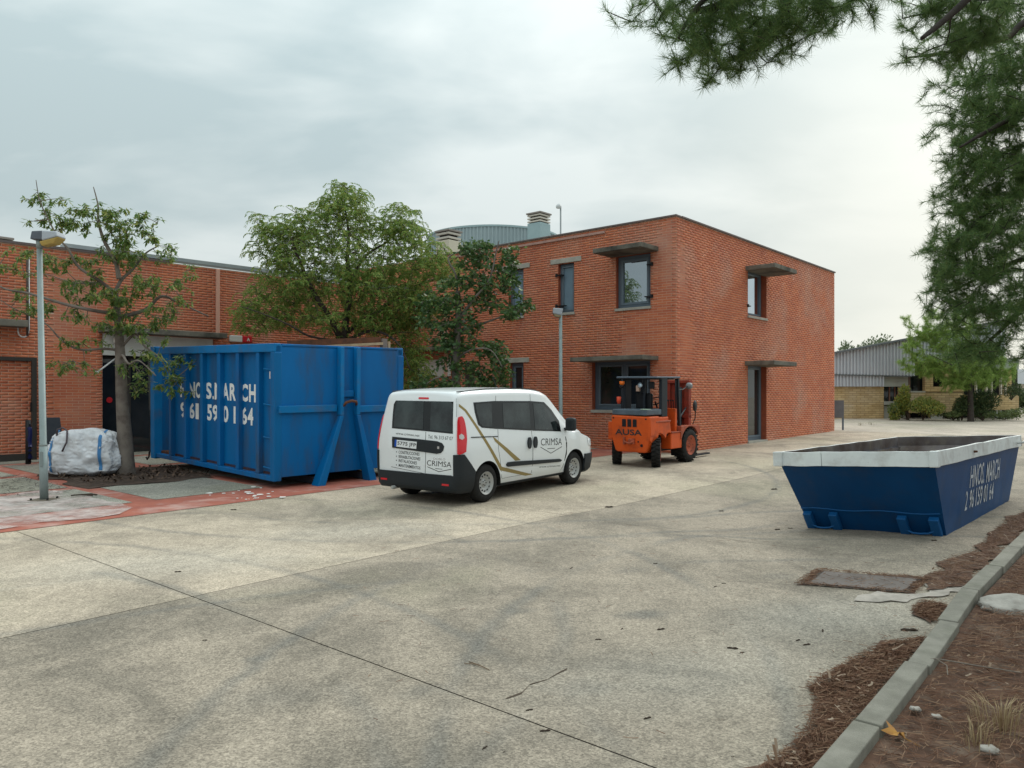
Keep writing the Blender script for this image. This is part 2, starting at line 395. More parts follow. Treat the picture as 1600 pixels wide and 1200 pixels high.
# ------------------------------------------------------------------ ground
gm = []
xs = list(np.arange(-60, 61, 3.0)); ys = list(np.arange(-20, 80, 3.0))
ground = sheet('ground', [(-70, -25), (70, -25), (70, 60), (-70, 60)], -.035, M_FARG, res=.7); tag(ground, 'pale concrete yard stretching between the brick buildings', kind='structure')
fg = MB(); fg.add([(-900, 60, .65), (900, 60, .65), (900, 1500, .65), (-900, 1500, .65)], [(0, 1, 2, 3)])
fg.add([(-900, -400, -.9), (-70, -400, -.9), (-70, 60, .65), (-900, 60, .65)], [(0, 1, 2, 3)])
fg.add([(70, -400, -.9), (900, -400, -.9), (900, 60, .65), (70, 60, .65)], [(0, 1, 2, 3)])
fg.add([(-70, -400, -.9), (70, -400, -.9), (70, -25, -.775), (-70, -25, -.775)], [(0, 1, 2, 3)])
tag(fg.build('terrain', M_FARG), 'flat land beyond the yard', kind='structure')
# concrete slabs, laid along the same two directions as the building; joints stay open between them
O2 = np.array([-6.0, 10.02])
def AB(a, b): p = O2+U1*a+U2*b; return (float(p[0]), float(p[1]))
def toab(p): q = np.array([p[0], p[1]])-O2; return float(q@U1), float(q@U2)
KL = [(-3.2, -1.9), (1.395, 3.585), (2.528, 4.965), (3.898, 6.71), (5.0, 7.972), (5.464, 8.52), (6.167, 9.328), (10.0, 13.94), (15.0, 19.96)]
def left_of_kerb(x, y): return (x-1.395)*.769-(y-3.585)*.639
joints = [tag(sheet('joint_bed', [AB(-12, .02), AB(-12, -18.7), AB(27.2, -18.7), AB(27.2, .02)], -.02, M_JOINT, ground, .35), kind='structure')]
bj = [.05, -4.52, -8.05, -11.58, -15.11, -18.64]; aj = [-11.36, -5.86, -.36, 5.14, 10.64, 16.14, 21.64, 27.14]
for i in range(len(bj)-1):
    for j in range(len(aj)-1):
        g_ = .005
        if i == 2: continue          # no joint is visible between these two strips
        lo = i+2 if i == 1 else i+1
        q = [AB(aj[j]+g_, bj[i]-g_), AB(aj[j]+g_, bj[lo]+g_), AB(aj[j+1]-g_, bj[lo]+g_), AB(aj[j+1]-g_, bj[i]-g_)]
        cx = sum(k[0] for k in q)/4; cy = sum(k[1] for k in q)/4
        if left_of_kerb(cx, cy) > 2.6: continue
        sheet('concrete_slab', q, 0.0, M_CONC if i == 0 else M_CONC2, ground, .35)
ck = [at(*q) for q in ((790, 1092), (812, 1084), (830, 1070), (852, 1062), (872, 1052), (888, 1046))]
cpl = [(p.x+.012*math.sin(i*2.3), p.y-.010) for i, p in enumerate(ck)]+[(p.x+.012*math.sin(i*2.3)+.006, p.y+.012+.010*math.sin(i*1.7)) for i, p in list(enumerate(ck))[::-1]]
sheet('crack', cpl, .003, mat('crack filled with dirt', (.075, .055, .04), rough=.95), ground, .3)
# red and grey paving in front of the buildings
pav = sheet('red_paving', [AB(-9, .12), AB(14.5, -.12), AB(14.5, 14.5), AB(-9, 14.5)], .006, M_REDP, res=.8); tag(pav, 'red paving bands framing grey squares by the left building', kind='structure')
for ia in range(-4, 6):
    a0 = 1.95+2.28*ia; a1 = a0+1.92
    for ib in range(0, 4):
        b0 = 1.22+2.6*ib; b1 = b0+2.28
        if ia == 0 and ib == 1: continue
        sheet('paving_square', [AB(a0, b0), AB(min(a1, 14.4), b0), AB(min(a1, 14.4), b1), AB(a0, b1)], .012, M_PAVG, pav, .6)
pit = sheet('tree_pit', [AB(1.75, 3.4), AB(4.05, 3.15), AB(4.35, 5.9), AB(1.85, 6.3)], .019, M_SOIL, None, .3, jag=.3, zf=lambda x, y: .02*noise.noise(Vector((x*3, y*3, 0)))); tag(pit, 'bare dark soil patch round the trunk of the left tree', kind='structure')
pw = sheet('powder_stain', [AB(-3.5, .25), AB(.9, .3), AB(1.5, 1.6), AB(1.2, 3.6), AB(-.2, 3.3), AB(-3.5, 3.4)], .018, M_POWD, pav, .6, jag=.35)
# the powder lets the paving show through where it is thin
t = M_POWD.node_tree; b = t.nodes['Principled BSDF']; nz_ = t.nodes.new('ShaderNodeTexNoise'); nz_.inputs['Scale'].default_value = 1.6; nz_.inputs['Detail'].default_value = 8; nz_.inputs['Roughness'].default_value = .7
tcn = t.nodes.new('ShaderNodeTexCoord'); t.links.new(tcn.outputs['Object'], nz_.inputs['Vector']); mr = t.nodes.new('ShaderNodeMapRange'); t.links.new(nz_.outputs[0], mr.inputs[0]); mr.inputs[1].default_value = .33; mr.inputs[2].default_value = .60; mr.inputs[4].default_value = .85
t.links.new(mr.outputs[0], b.inputs['Alpha'])
# splashes of white plaster on the red band
mb = MB()
for k in range(24):
    c_ = at(random.gauss(385, 28), random.gauss(776, 7)); r = random.choice((.01, .015, .02, .03, .05)); n = 7
    pr_ = [(c_.x+math.cos(6.283*i/n)*r*random.uniform(.5, 1.5), c_.y+math.sin(6.283*i/n)*r*random.uniform(.5, 1.5)) for i in range(n)]
    mb.prism(pr_, lambda x, y: (x, y, G(x, y)+.012), lambda x, y: (x, y, G(x, y)+.021))
tag(mb.build('plaster_crumbs', mat('white plaster', (.75, .73, .70), rough=.9)), 'white plaster splashes on the red paving', kind='stuff')

# ------------------------------------------------------------------ kerb and planting bed
bedp = [(-3.0, -1.9), (1.50, 3.545), (4.05, 6.67), (6.30, 9.24), (15.1, 19.9), (42, 19.9), (42, -22), (-3.0, -22)]
bed = sheet('planting_bed', bedp, .035, M_NEED, None, .45, zf=lambda x, y: .05*noise.noise(Vector((x*.9, y*.9, 3)))+.02*noise.noise(Vector((x*4, y*4, 3))) if left_of_kerb(x, y) > .25 else 0)
tag(bed, 'planting bed covered in brown pine needles behind the kerb', kind='structure')
kerb = thing('kerb', (0, 0, 0), 'grey concrete kerb along the pine needle bed', 'kerb'); del kerb['category']; kerb['kind'] = 'structure'
cum = 0; kpts = [Vector((*p, 0)) for p in KL]
segs = []
def kpos(s):
    for i in range(len(kpts)-1):
        l = (kpts[i+1]-kpts[i]).length
        if s <= l or i == len(kpts)-2: return kpts[i].lerp(kpts[i+1], s/l), (kpts[i+1]-kpts[i]).normalized()
        s -= l
tot = sum((kpts[i+1]-kpts[i]).length for i in range(len(kpts)-1))
s0 = (kpts[1]-kpts[0]).length+(kpts[2]-kpts[1]).length; L_ = 1.116; k0 = s0-int(s0/L_)*L_
s = k0
while s+L_ < tot:
    a, da = kpos(s+.006); b_, db = kpos(s+L_-.006); off = random.uniform(-.008, .008); dz = random.uniform(-.006, .006)
    n = Vector(((b_-a).y, -(b_-a).x, 0)).normalized(); mb = MB()
    a = a+n*off; b_ = b_+n*(off+random.uniform(-.006, .006)); w = .132
    def K(p, z): return (p.x, p.y, G(p.x, p.y)+z)
    mb.hexa([K(a, -.1), K(a+n*w, -.1), K(b_+n*w, -.1), K(b_, -.1)], [K(a, .1+dz), K(a+n*w, .1+dz), K(b_+n*w, .1+dz), K(b_, .1+dz)])
    mb.build('kerb_stone', M_KERB, kerb, bevel=.008); s += L_

# ------------------------------------------------------------------ brick buildings
M_MORT = mat('mortar', (.64, .46, .35), (.50, .33, .25), 3, .9, .3, 80)
def brickmat(name, a, b):
    m = mat(name, a, b, 1.1, .8, .2, 160, island=.10, dirt=(.46, .34, .28), dscale=.5, damt=.45, pos=True); return m
M_BRL = brickmat('orange red brick', (.535, .165, .083), (.45, .13, .068))
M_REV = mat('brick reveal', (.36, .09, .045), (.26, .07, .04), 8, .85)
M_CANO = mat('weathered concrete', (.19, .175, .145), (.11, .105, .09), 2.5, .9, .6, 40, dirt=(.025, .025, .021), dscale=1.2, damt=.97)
M_LINT = mat('pale concrete lintel', (.40, .385, .34), (.33, .31, .27), 4, .9, .4, 60)
M_FRAME = mat('grey blue metal frame', (.085, .115, .15), rough=.45, spec=.5)
M_DARKF = mat('dark brown metal', (.045, .040, .036), rough=.5)
M_COPE = mat('dark sheet coping', (.16, .12, .11), (.12, .10, .10), 4, .5, metal=.0)
M_FLASH = mat('pale zinc flashing', (.36, .39, .40), (.28, .31, .33), 2, .45, metal=.3)
M_BLACK = mat('black iron', (.015, .015, .017), rough=.5)
def glass(name, col, refl):
    m = bpy.data.materials.new(name); m.use_nodes = True; t = m.node_tree; b = t.nodes['Principled BSDF']
    b.inputs['Base Color'].default_value = (*col, 1); b.inputs['Roughness'].default_value = .12
    g = t.nodes.new('ShaderNodeBsdfGlossy'); g.inputs['Roughness'].default_value = .015; g.inputs[0].default_value = (.8, .88, .95, 1)
    mx = t.nodes.new('ShaderNodeMixShader'); fr = t.nodes.new('ShaderNodeLayerWeight'); fr.inputs[0].default_value = .35
    mr = t.nodes.new('ShaderNodeMapRange'); t.links.new(fr.outputs['Fresnel'], mr.inputs[0]); mr.inputs[3].default_value = refl; mr.inputs[4].default_value = refl+.35
    t.links.new(mr.outputs[0], mx.inputs[0]); t.links.new(b.outputs[0], mx.inputs[1]); t.links.new(g.outputs[0], mx.inputs[2]); t.links.new(mx.outputs[0], t.nodes['Material Output'].inputs[0])
    MATS[name] = m; return m
G_DARK = mat('dark window glass', (.010, .012, .014), (.028, .03, .032), .9, .03, spec=.5); G_REFL = glass('reflective window glass', (.03, .045, .055), .34)
G_CAR = mat('tinted car glass', (.035, .046, .046), (.004, .006, .007), 2.6, .03, spec=.5); G_SKYREFL = mat('pane with painted sky reflection', (.17, .24, .30), (.14, .20, .26), 2, .25)  # narrow panes: bluish sky reflection is put into the base colour

class Facade:
    def __init__(s, o2, d2, n2, L, z1, parent, zb=-.3):
        s.o = np.array(o2, float); s.d = np.array(d2, float); s.n = np.array(n2, float); s.L = L; s.z1 = z1; s.p = parent; s.op = []; s.zb = zb
    def t(s, px): return pxt(s.o, s.d, px)
    def z(s, px, py): Y = s.o[1]+s.t(px)*s.d[1]; return EYE+(HOR-py)/F*Y
    def pt(s, t, z, out=0.0): q = s.o+s.d*t+s.n*out; return Vector((q[0], q[1], z))
    def box(s, mb, t0, t1, o0, o1, z0, z1):
        P = [s.pt(t, z, o) for z in (z0, z1) for t, o in ((t0, o0), (t1, o0), (t1, o1), (t0, o1))]
        mb.hexa(P[:4], P[4:]); return mb
    def wall(s, keep, RL=.274, RH=.0685, nmax=150, phase=0.0):
        ts = sorted({0, s.L, *[a for o in s.op for a in o[:2]]}); zs = sorted({s.zb, s.z1, *[a for o in s.op for a in o[2:4]]})
        mb = MB()
        inside = lambda t, z: any(o[0] < t < o[1] and o[2] < z < o[3] for o in s.op)
        for i in range(len(ts)-1):
            for j in range(len(zs)-1):
                if inside((ts[i]+ts[i+1])/2, (zs[j]+zs[j+1])/2): continue
                mb.add([s.pt(ts[i], zs[j]), s.pt(ts[i+1], zs[j]), s.pt(ts[i+1], zs[j+1]), s.pt(ts[i], zs[j+1])], [(0, 1, 2, 3)])
        mb.build('wall', M_MORT, s.p, world=True)
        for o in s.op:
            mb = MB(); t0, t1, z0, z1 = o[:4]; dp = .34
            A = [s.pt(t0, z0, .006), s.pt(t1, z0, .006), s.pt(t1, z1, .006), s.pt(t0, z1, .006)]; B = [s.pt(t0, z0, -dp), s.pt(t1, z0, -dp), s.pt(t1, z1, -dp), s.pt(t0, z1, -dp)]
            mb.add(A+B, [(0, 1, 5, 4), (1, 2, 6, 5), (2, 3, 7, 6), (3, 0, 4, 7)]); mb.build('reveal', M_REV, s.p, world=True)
        full, part = [], []
        nr = int((s.z1-s.zb)/RH)
        for i in range(nr+1):
            z0 = s.zb+i*RH; z1 = min(z0+RH, s.z1)
            if z1-z0 < .03: continue
            zc = (z0+z1)/2; t = -((i % 2)*.5+phase)*RL
            cuts = [(o[0], o[1]) for o in s.op if o[2] < zc < o[3]]
            while t < s.L:
                segs = [(max(t, 0), min(t+RL, s.L))]; t += RL
                for c0, c1 in cuts:
                    ns = []
                    for a, b in segs:
                        if c1 <= a or c0 >= b: ns.append((a, b)); continue
                        if a < c0: ns.append((a, c0))
                        if b > c1: ns.append((c1, b))
                    segs = ns
                for a, b in segs:
                    if b-a < .03: continue
                    p = s.pt((a+b)/2, z0)
                    if z1 < G(p.x, p.y)-.02: continue
                    (full if (b-a > RL-.002 and z1-z0 > RH-.002) else part).append((a, b, z0, z1))
        cand = []
        for q in full:
            p = s.pt((q[0]+q[1])/2, (q[2]+q[3])/2); px = 800+F*p.x/p.y; py = HOR-F*(p.z-EYE)/p.y
            if keep(px, py): cand.append((p.length, q))
        cand.sort(key=lambda c: c[0]); chosen = [c[1] for c in cand[:nmax]]; cs = set(chosen)
        rest = [q for q in full if q not in cs]+part
        # one shared brick mesh; copies are placed one by one
        rz = math.atan2(s.d[1], s.d[0])
        hx, hz = RL/2-.0055, RH/2-.0055
        flip = 1 if (-s.d[1]*s.n[0]+s.d[0]*s.n[1]) > 0 else -1
        bm_ = MB(); bm_.box((0, flip*-.001, 0), (2*hx, .012, 2*hz)); first = None
        for a, b, z0, z1 in chosen:
            p = s.pt((a+b)/2, (z0+z1)/2)
            if first is None:
                first = bm_.build('brick', M_BRL, s.p); o = first
            else:
                o = first.copy(); COL.objects.link(o)
            o.parent = s.p; o.matrix_basis = s.p.matrix_basis.inverted() @ Matrix.Translation(p) @ rotz(rz)
        q = np.array(rest); n = len(q); e = .0055; jit = rng.uniform(-.0012, .0012, n)
        V = np.zeros((n, 8, 3)); k = 0
        for ti in (0, 1):
            for zi in (2, 3):
                for oo in (-.004, .005):
                    tt = q[:, ti]+(e if ti == 0 else -e); zz = q[:, zi]+(e if zi == 2 else -e)
                    V[:, k, 0] = s.o[0]+s.d[0]*tt+s.n[0]*(oo+jit); V[:, k, 1] = s.o[1]+s.d[1]*tt+s.n[1]*(oo+jit); V[:, k, 2] = zz; k += 1
        fc = np.array([(1, 3, 7, 5), (0, 2, 3, 1), (4, 5, 7, 6), (0, 1, 5, 4), (2, 6, 7, 3)])
        Fq = (np.arange(n)[:, None, None]*8+fc[None]).reshape(-1, 4)
        mesh_np('bricks', V.reshape(-1, 3), Fq, M_BRL, s.p, 'stuff', world=True)
    def window(s, t0, t1, z0, z1, rec, gl, bars=(), fw=.09, sill=None, name='window', fm=None, hinges=(), inner=None, transom=None, label=None):
        fm = fm or M_FRAME; mb = MB(); D = .07
        s.box(mb, t0+.002, t0+fw, -rec-D, -rec, z0+.002, z1-.002); s.box(mb, t1-fw, t1-.002, -rec-D, -rec, z0+.002, z1-.002)
        s.box(mb, t0+fw, t1-fw, -rec-D, -rec, z0+.002, z0+fw); s.box(mb, t0+fw, t1-fw, -rec-D, -rec, z1-fw, z1-.002)
        for b in bars: s.box(mb, b-.05, b+.05, -rec-D, -rec+.004, z0+fw, z1-fw)
        w = mb.build(name, fm, s.p, world=True, bevel=.006)
        if label: w['label'] = label
        xs_ = [t0+fw]+[v for b in bars for v in (b-.05, b+.05)]+[t1-fw]
        def child(mb, nm, m, **k):
            o = mb.build(nm, m, s.p, world=True, **k); o.parent = w; return o
        for i in range(0, len(xs_), 2):
            a, b = xs_[i], xs_[i+1]
            if inner:
                mb = MB(); e = inner
                s.box(mb, a+.004, a+e, -rec-.05, -rec+.012, z0+fw+.004, z1-fw-.004); s.box(mb, b-e, b-.004, -rec-.05, -rec+.012, z0+fw+.004, z1-fw-.004)
                s.box(mb, a+e, b-e, -rec-.05, -rec+.012, z0+fw+.004, z0+fw+e); s.box(mb, a+e, b-e, -rec-.05, -rec+.012, z1-fw-e, z1-fw-.004); child(mb, 'sash', mat('lighter blue grey sash', (.13, .165, .20), rough=.4), bevel=.005)
                a += e; b -= e; c0, c1 = z0+fw+e, z1-fw-e
            else: c0, c1 = z0+fw, z1-fw
            mb = MB(); s.box(mb, a, b, -rec-.045, -rec-.03, c0, c1); child(mb, 'pane', gl)
        if sill:
            mb = MB(); s.box(mb, t0-.03, t1+.03, -rec, .05, z0-sill, z0+.012); child(mb, 'sill', M_LINT, bevel=.006)
        for (t_, z_, L1) in hinges:
            mb = MB(); s.box(mb, t_-.03, t_+.03, 0.0, .05, z_-.045, z_+.045); s.box(mb, min(t_, t_+L1), max(t_, t_+L1), -rec+.02, .03, z_-.014, z_+.014); child(mb, 'hinge', M_BLACK)
        return w
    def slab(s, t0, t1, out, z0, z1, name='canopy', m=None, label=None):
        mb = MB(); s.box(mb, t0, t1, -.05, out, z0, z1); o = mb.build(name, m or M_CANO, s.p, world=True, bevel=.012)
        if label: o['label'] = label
        return o

# main two storey building
C0 = np.array([4.282, 20.2]); LB, RB, HB = 10.35, 12.28, 6.36
main = thing('brick_building', (C0[0], C0[1], G(*C0)), 'two storey red brick building with flat roof and concrete window canopies behind the forklift', 'building')
fl = Facade(C0, U2, -U1, LB, HB, main); fr = Facade(C0, U1, -U2, RB, HB, main)
# left facade openings, read off the photograph
w1 = (fl.t(1016.5), fl.t(963), fl.z(990, 481), fl.z(990, 398))
w2 = (fl.t(897), fl.t(872.5), fl.z(885, 489), fl.z(885, 411))
w3 = (fl.t(818), fl.t(795), fl.z(807, 495), fl.z(807, 421))
w4 = (fl.t(1016), fl.t(925.5), fl.z(925.5, 641), fl.z(970, 562))
w5 = (fl.t(818), fl.t(797), fl.z(807, 641), fl.z(807, 567))
w6 = (8.3, 9.5, -.1, fl.z(700, 560))
fl.op = [w1, w2, w3, w4, w5]
fl.wall(lambda px, py: 830 < px < 1053 and 340 < py < 590, nmax=190)
d1 = (fr.t(1168.3), fr.t(1197), -.1, fr.z(1180, 569.5)); w7 = (fr.t(1168.3), fr.t(1197), fr.z(1183, 496), fr.z(1180, 422))
fr.op = [d1, w7]
fr.wall(lambda px, py: 1062 < px < 1160 and 345 < py < 700 and not (px < 1095 and py > 580), nmax=110, phase=.25)
fl.window(*w1, .10, G_REFL, fw=.10, inner=.07, sill=.06, hinges=[(w1[0]-.05, w1[3]-.32, .16), (w1[0]-.05, w1[2]+.27, .22)])
fl.window(*w2, .10, G_SKYREFL, fw=.07, inner=.05, sill=.06, hinges=[(w2[1]+.05, w2[3]-.33, -.2), (w2[1]+.05, w2[2]+.22, -.3)])
fl.window(*w3, .10, G_SKYREFL, fw=.07, inner=.05, sill=.06, hinges=[(w3[1]+.05, w3[3]-.33, -.2), (w3[1]+.05, w3[2]+.22, -.3)])
fl.window(*w4, .14, G_DARK, fw=.13, inner=.05, bars=[fl.t(972)], sill=.07)
fl.window(*w5, .10, G_DARK, fw=.09, inner=.05, sill=.06)
fr.window(*w7, .16, G_REFL, fw=.08, inner=.05, sill=.06, hinges=[(w7[0]-.03, w7[2]+.3, .2)])
gd = (d1[0], d1[1]); p_ = fr.pt(d1[0]+.3, 0); zg = G(p_.x, p_.y)
fr.window(d1[0], d1[1], zg+.06, d1[3], .16, G_DARK, fw=.09, inner=.06, name='glazed_door', label='narrow full height glazed door')
mb = MB(); fr.box(mb, d1[0]-.02, d1[1]+.02, -.33, .06, zg-.1, zg+.058); mb.build('door_step', M_LINT, main, world=True, bevel=.008)
# canopies and lintels
def outd(fac, tw, px):      # how far a corner at photo column px stands out from the wall at tw
    p = fac.o+fac.d*tw; k = (px-800)/F; return (k*p[1]-p[0])/(fac.n[0]-k*fac.n[1])
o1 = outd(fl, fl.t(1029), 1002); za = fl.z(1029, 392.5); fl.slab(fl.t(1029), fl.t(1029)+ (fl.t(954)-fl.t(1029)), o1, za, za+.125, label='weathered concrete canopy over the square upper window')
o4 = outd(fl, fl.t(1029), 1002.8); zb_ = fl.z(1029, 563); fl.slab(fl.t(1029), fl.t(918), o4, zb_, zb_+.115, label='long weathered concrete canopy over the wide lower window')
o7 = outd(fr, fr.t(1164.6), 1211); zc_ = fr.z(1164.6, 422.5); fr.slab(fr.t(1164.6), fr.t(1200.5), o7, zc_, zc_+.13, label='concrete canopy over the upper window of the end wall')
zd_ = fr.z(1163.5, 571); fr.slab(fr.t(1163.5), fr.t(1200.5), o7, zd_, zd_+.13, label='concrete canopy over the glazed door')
print('canopy out', o1, o4, o7, [round(v, 2) for v in w1+w2+w4+w7+d1])
fl.slab(fl.t(908.5), fl.t(860.7), .03, fl.z(885, 411)+.004, fl.z(885, 411)+.15, 'lintel', M_LINT)
fl.slab(fl.t(828), fl.t(783), .03, fl.z(807, 421)+.004, fl.z(807, 421)+.15, 'lintel', M_LINT)
fl.slab(fl.t(827), fl.t(785), .03, fl.z(807, 567)+.004, fl.z(807, 567)+.15, 'lintel', M_LINT)
# coping, flashing strip, roof
mb = MB(); fl.box(mb, -.03, LB, -.25, .045, HB, HB+.05); fr.box(mb, .27, RB+.03, -.25, .045, HB+.003, HB+.053); mb.build('coping', M_COPE, main, world=True, bevel=.008)
mb = MB(); fl.box(mb, fl.t(946), LB-.5, .012, .045, HB-.14, HB-.075); mb.build('flashing_strip', mat('pinkish strip', (.46, .27, .22), (.36, .22, .19), 6, .7), main, world=True)
BD = 12.0
A_, B_, C_, D_ = C0, C0+U2*(LB+4), C0+U2*(LB+4)+U1*RB, C0+U1*RB
mb = MB(); mb.add([(*A_, HB-.12), (*B_, HB-.12), (*C_, HB-.12), (*D_, HB-.12)], [(0, 3, 2, 1)]); mb.build('roof', mat('gravel roof', (.35, .34, .31), rough=.9), main, world=True)
mb = MB(); mb.add([(*C_, -.3), (*D_, -.3), (*D_, HB), (*C_, HB)], [(0, 1, 2, 3)]); mb.add([(*B_, -.3), (*C_, -.3), (*C_, HB), (*B_, HB)], [(0, 1, 2, 3)])
mb.add([(*(C0+U2*LB), -.3), (*B_, -.3), (*B_, HB), (*(C0+U2*LB), HB)], [(0, 1, 2, 3)]); mb.build('rear_wall', M_BRL, main, world=True)
# dark interior panel behind the openings
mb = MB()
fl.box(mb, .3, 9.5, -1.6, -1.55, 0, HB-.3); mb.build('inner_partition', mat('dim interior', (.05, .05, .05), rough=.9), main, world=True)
# downpipe near the inner corner
mb = MB(); fl.box(mb, fl.t(701), fl.t(697), .01, .11, 2.3, 4.3); mb.build('downpipe', mat('salmon downpipe', (.60, .33, .25), rough=.5), main, world=True, bevel=.02)
fl.slab(8.0, LB, .5, fl.z(690, 548), fl.z(690, 543), label='thin dark canopy by the inner corner')
fl.slab(7.6, LB, .06, fl.z(690, 508), fl.z(690, 503), name='floor_band')
mb = MB(); fl.box(mb, 8.3, 9.9, .02, .05, fl.z(690, 588), fl.z(690, 562)); mb.build('white_fascia', mat('white board', (.62, .62, .60), rough=.6), main, world=True)
mb = MB(); fl.box(mb, fl.t(741), fl.t(728), .012, .04, -.1, fl.z(735, 565)); mb.build('side_door', M_DARKF, main, world=True, bevel=.01)
# rooftop: small grey box
mb = MB(); pB = pt(945, 352, 23.4); mb.box((pB.x, pB.y, HB+.04), (.62, .62, .5), rotz(math.atan2(U1[1], U1[0]))); mb.build('roof_hatch', M_FLASH, main, world=True, bevel=.02)

# left single storey building
LD = np.array([.6981, .7160]); LO = np.array([-11.98, 18.12])-LD*6.0
lowb = thing('brick_building', (LO[0], LO[1], G(*LO)), 'long low red brick building behind the lamp post and the big bag', 'building')
fw_ = Facade(LO, LD, np.array([.7160, -.6981]), 18.9, 5.27, lowb)
# where the low building runs into the tall one
ent = (fw_.t(160), fw_.t(333), -.1, fw_.z(335, 529)); slotv = (fw_.t(68), fw_.t(84), fw_.z(76, 488), fw_.z(76, 483))
win0 = (3.2, fw_.t(36)-.25, 0.75, fw_.z(20, 515))
fw_.op = [ent, slotv]
fw_.wall(lambda px, py: 75 < px < 400 and 400 < py < 715 and not (px > 150 and py > 525), nmax=300)
lowb_doors = MB()
# entrance: dark doors in a recess, white panels above
rec = .30
zt = ent[3]; zdoor = fw_.z(200, 556)
mb = MB(); fw_.box(mb, ent[0], ent[1], -.05, -.012, zdoor, zt-.02); mb.build('fascia_panel', mat('white panel', (.66, .66, .63), (.55, .55, .52), 2, .6), lowb, world=True)
t0 = ent[0]; nd = 4; dw = (ent[1]-ent[0])/nd
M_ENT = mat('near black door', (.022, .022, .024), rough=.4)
for k in range(nd):
    fw_.window(ent[0]+dw*k+.01, ent[0]+dw*(k+1)-.01, .09, zdoor-.01, .32, G_DARK, fw=.07, name='entrance_door', fm=M_DARKF)
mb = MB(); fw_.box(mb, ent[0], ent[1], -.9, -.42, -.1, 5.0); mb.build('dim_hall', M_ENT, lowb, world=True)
for tt, zz in ((fw_.t(178), fw_.z(178, 625)), (fw_.t(205), fw_.z(205, 626))):      # round red stickers on the glass
    mb = MB(); c_ = fw_.pt(tt, zz, -.33); mb.lathe([(.075, 0), (.075, .006)], c_, Vector((fw_.n[0], fw_.n[1], 0)), 20); mb.build('red_sticker', mat('red disc', (.55, .02, .03), rough=.5), lowb, world=True)
mb = MB(); fw_.box(mb, ent[0]+.01, ent[1]-.01, -.30, -.02, .05, .092); mb.build('threshold', M_LINT, lowb, world=True)
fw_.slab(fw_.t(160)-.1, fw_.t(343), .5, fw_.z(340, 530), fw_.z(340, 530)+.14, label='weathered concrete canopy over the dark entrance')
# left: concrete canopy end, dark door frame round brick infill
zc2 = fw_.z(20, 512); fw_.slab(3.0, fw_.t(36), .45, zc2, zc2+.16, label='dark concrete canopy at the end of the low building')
mb = MB()
zf = fw_.z(52, 559); fw_.box(mb, fw_.t(48), fw_.t(56), .012, .10, -.1, zf); fw_.box(mb, 2.6, fw_.t(48), .012, .10, zf-.09, zf); fw_.box(mb, 2.6, fw_.t(48), .012, .09, -.1, .30); mb.build('door_frame', M_DARKF, lowb, world=True, bevel=.01)
mb = MB(); fw_.box(mb, fw_.t(46), fw_.t(48), .05, .12, 1.30, 1.52); mb.build('lock_box', M_BLACK, lowb, world=True, bevel=.01)
# conduits
mb = MB(); q0 = fw_.t(42); mb.tube([fw_.pt(q0, z_, .05) for z_ in (5.1, 3.1)], .028, 8); mb.build('cable_conduit', mat('dark conduit', (.08, .06, .055), rough=.6), lowb, world=True, smooth=True)
mb = MB(); q1 = fw_.t(44.5)
mb.tube([fw_.pt(q1, z_, .05) for z_ in (5.1, 3.25)]+[fw_.pt(q1-.01-.11+.11*math.cos(a), 3.2-.13*math.sin(a), .05) for a in np.linspace(0.2, math.pi, 9)]+[fw_.pt(q1-.23, 3.35, .05)], .016, 8); mb.build('white_conduit', mat('pale plastic pipe', (.60, .60, .60), rough=.4), lowb, world=True, smooth=True)
mb = MB(); fw_.box(mb, slotv[0], slotv[1], -.2, -.05, slotv[2], slotv[3]); mb.build('vent_slot', M_BLACK, lowb, world=True)
mb = MB(); fw_.box(mb, fw_.t(336), fw_.t(342), .012, .09, fw_.z(339, 530)+.15, 5.25); mb.build('downpipe', mat('salmon downpipe', (.60, .33, .25), rough=.5), lowb, world=True, bevel=.02)
# copings
mb = MB(); fw_.box(mb, 0, fw_.t(270), -.3, .04, 5.27, 5.33); mb.build('coping', M_COPE, lowb, world=True)
mb = MB(); fw_.box(mb, fw_.t(100), 18.9, -.3, .055, 5.334, 5.43); mb.build('metal_coping', M_FLASH, lowb, world=True)
mb = MB()
q = [fw_.pt(0, 5.2, 0), fw_.pt(18.9, 5.2, 0), fw_.pt(18.9, 5.2, -9), fw_.pt(0, 5.2, -9)]; mb.add(q, [(0, 1, 2, 3)]); mb.build('roof', MATS['gravel roof'], lowb, world=True)
mb = MB(); A = [fw_.pt(0, -.6, 0), fw_.pt(0, -.6, -9), fw_.pt(18.9, -.6, -9)]; Bq = [fw_.pt(0, 5.27, 0), fw_.pt(0, 5.27, -9), fw_.pt(18.9, 5.27, -9)]; mb.add(A+Bq, [(0, 1, 4, 3), (1, 2, 5, 4)]); mb.build('rear_wall', M_BRL, lowb, world=True)
# roof vent at the far left
def vent(name, c, w, hb, hl, lab, nl=3, mb_=None):
    e = thing(name, (c.x, c.y, c.z), lab, 'roof vent', math.atan2(U1[1], U1[0]))
    mb = MB(); mb.box((0, 0, hb/2), (w, w, hb)); mb.build('base', mb_ or mat('blue grey cladding', (.30, .40, .42), (.26, .355, .375), 2, .5), e, bevel=.015)
    for k in range(nl): mb = MB(); mb.box((0, 0, hb+hl*(k+.55)/nl), (w*1.0, w*1.0, hl/nl*.45)); mb.build('louvre', mat('vent louvre', (.52, .48, .42), rough=.8), e)
    mb = MB(); mb.box((0, 0, hb+hl/2), (w*.7, w*.7, hl)); mb.build('core', M_BLACK, e)
    mb = MB(); mb.box((0, 0, hb+hl+.03), (w*1.12, w*1.12, .06)); mb.build('cap', mat('vent cap', (.25, .22, .20), rough=.7), e, bevel=.01); return e
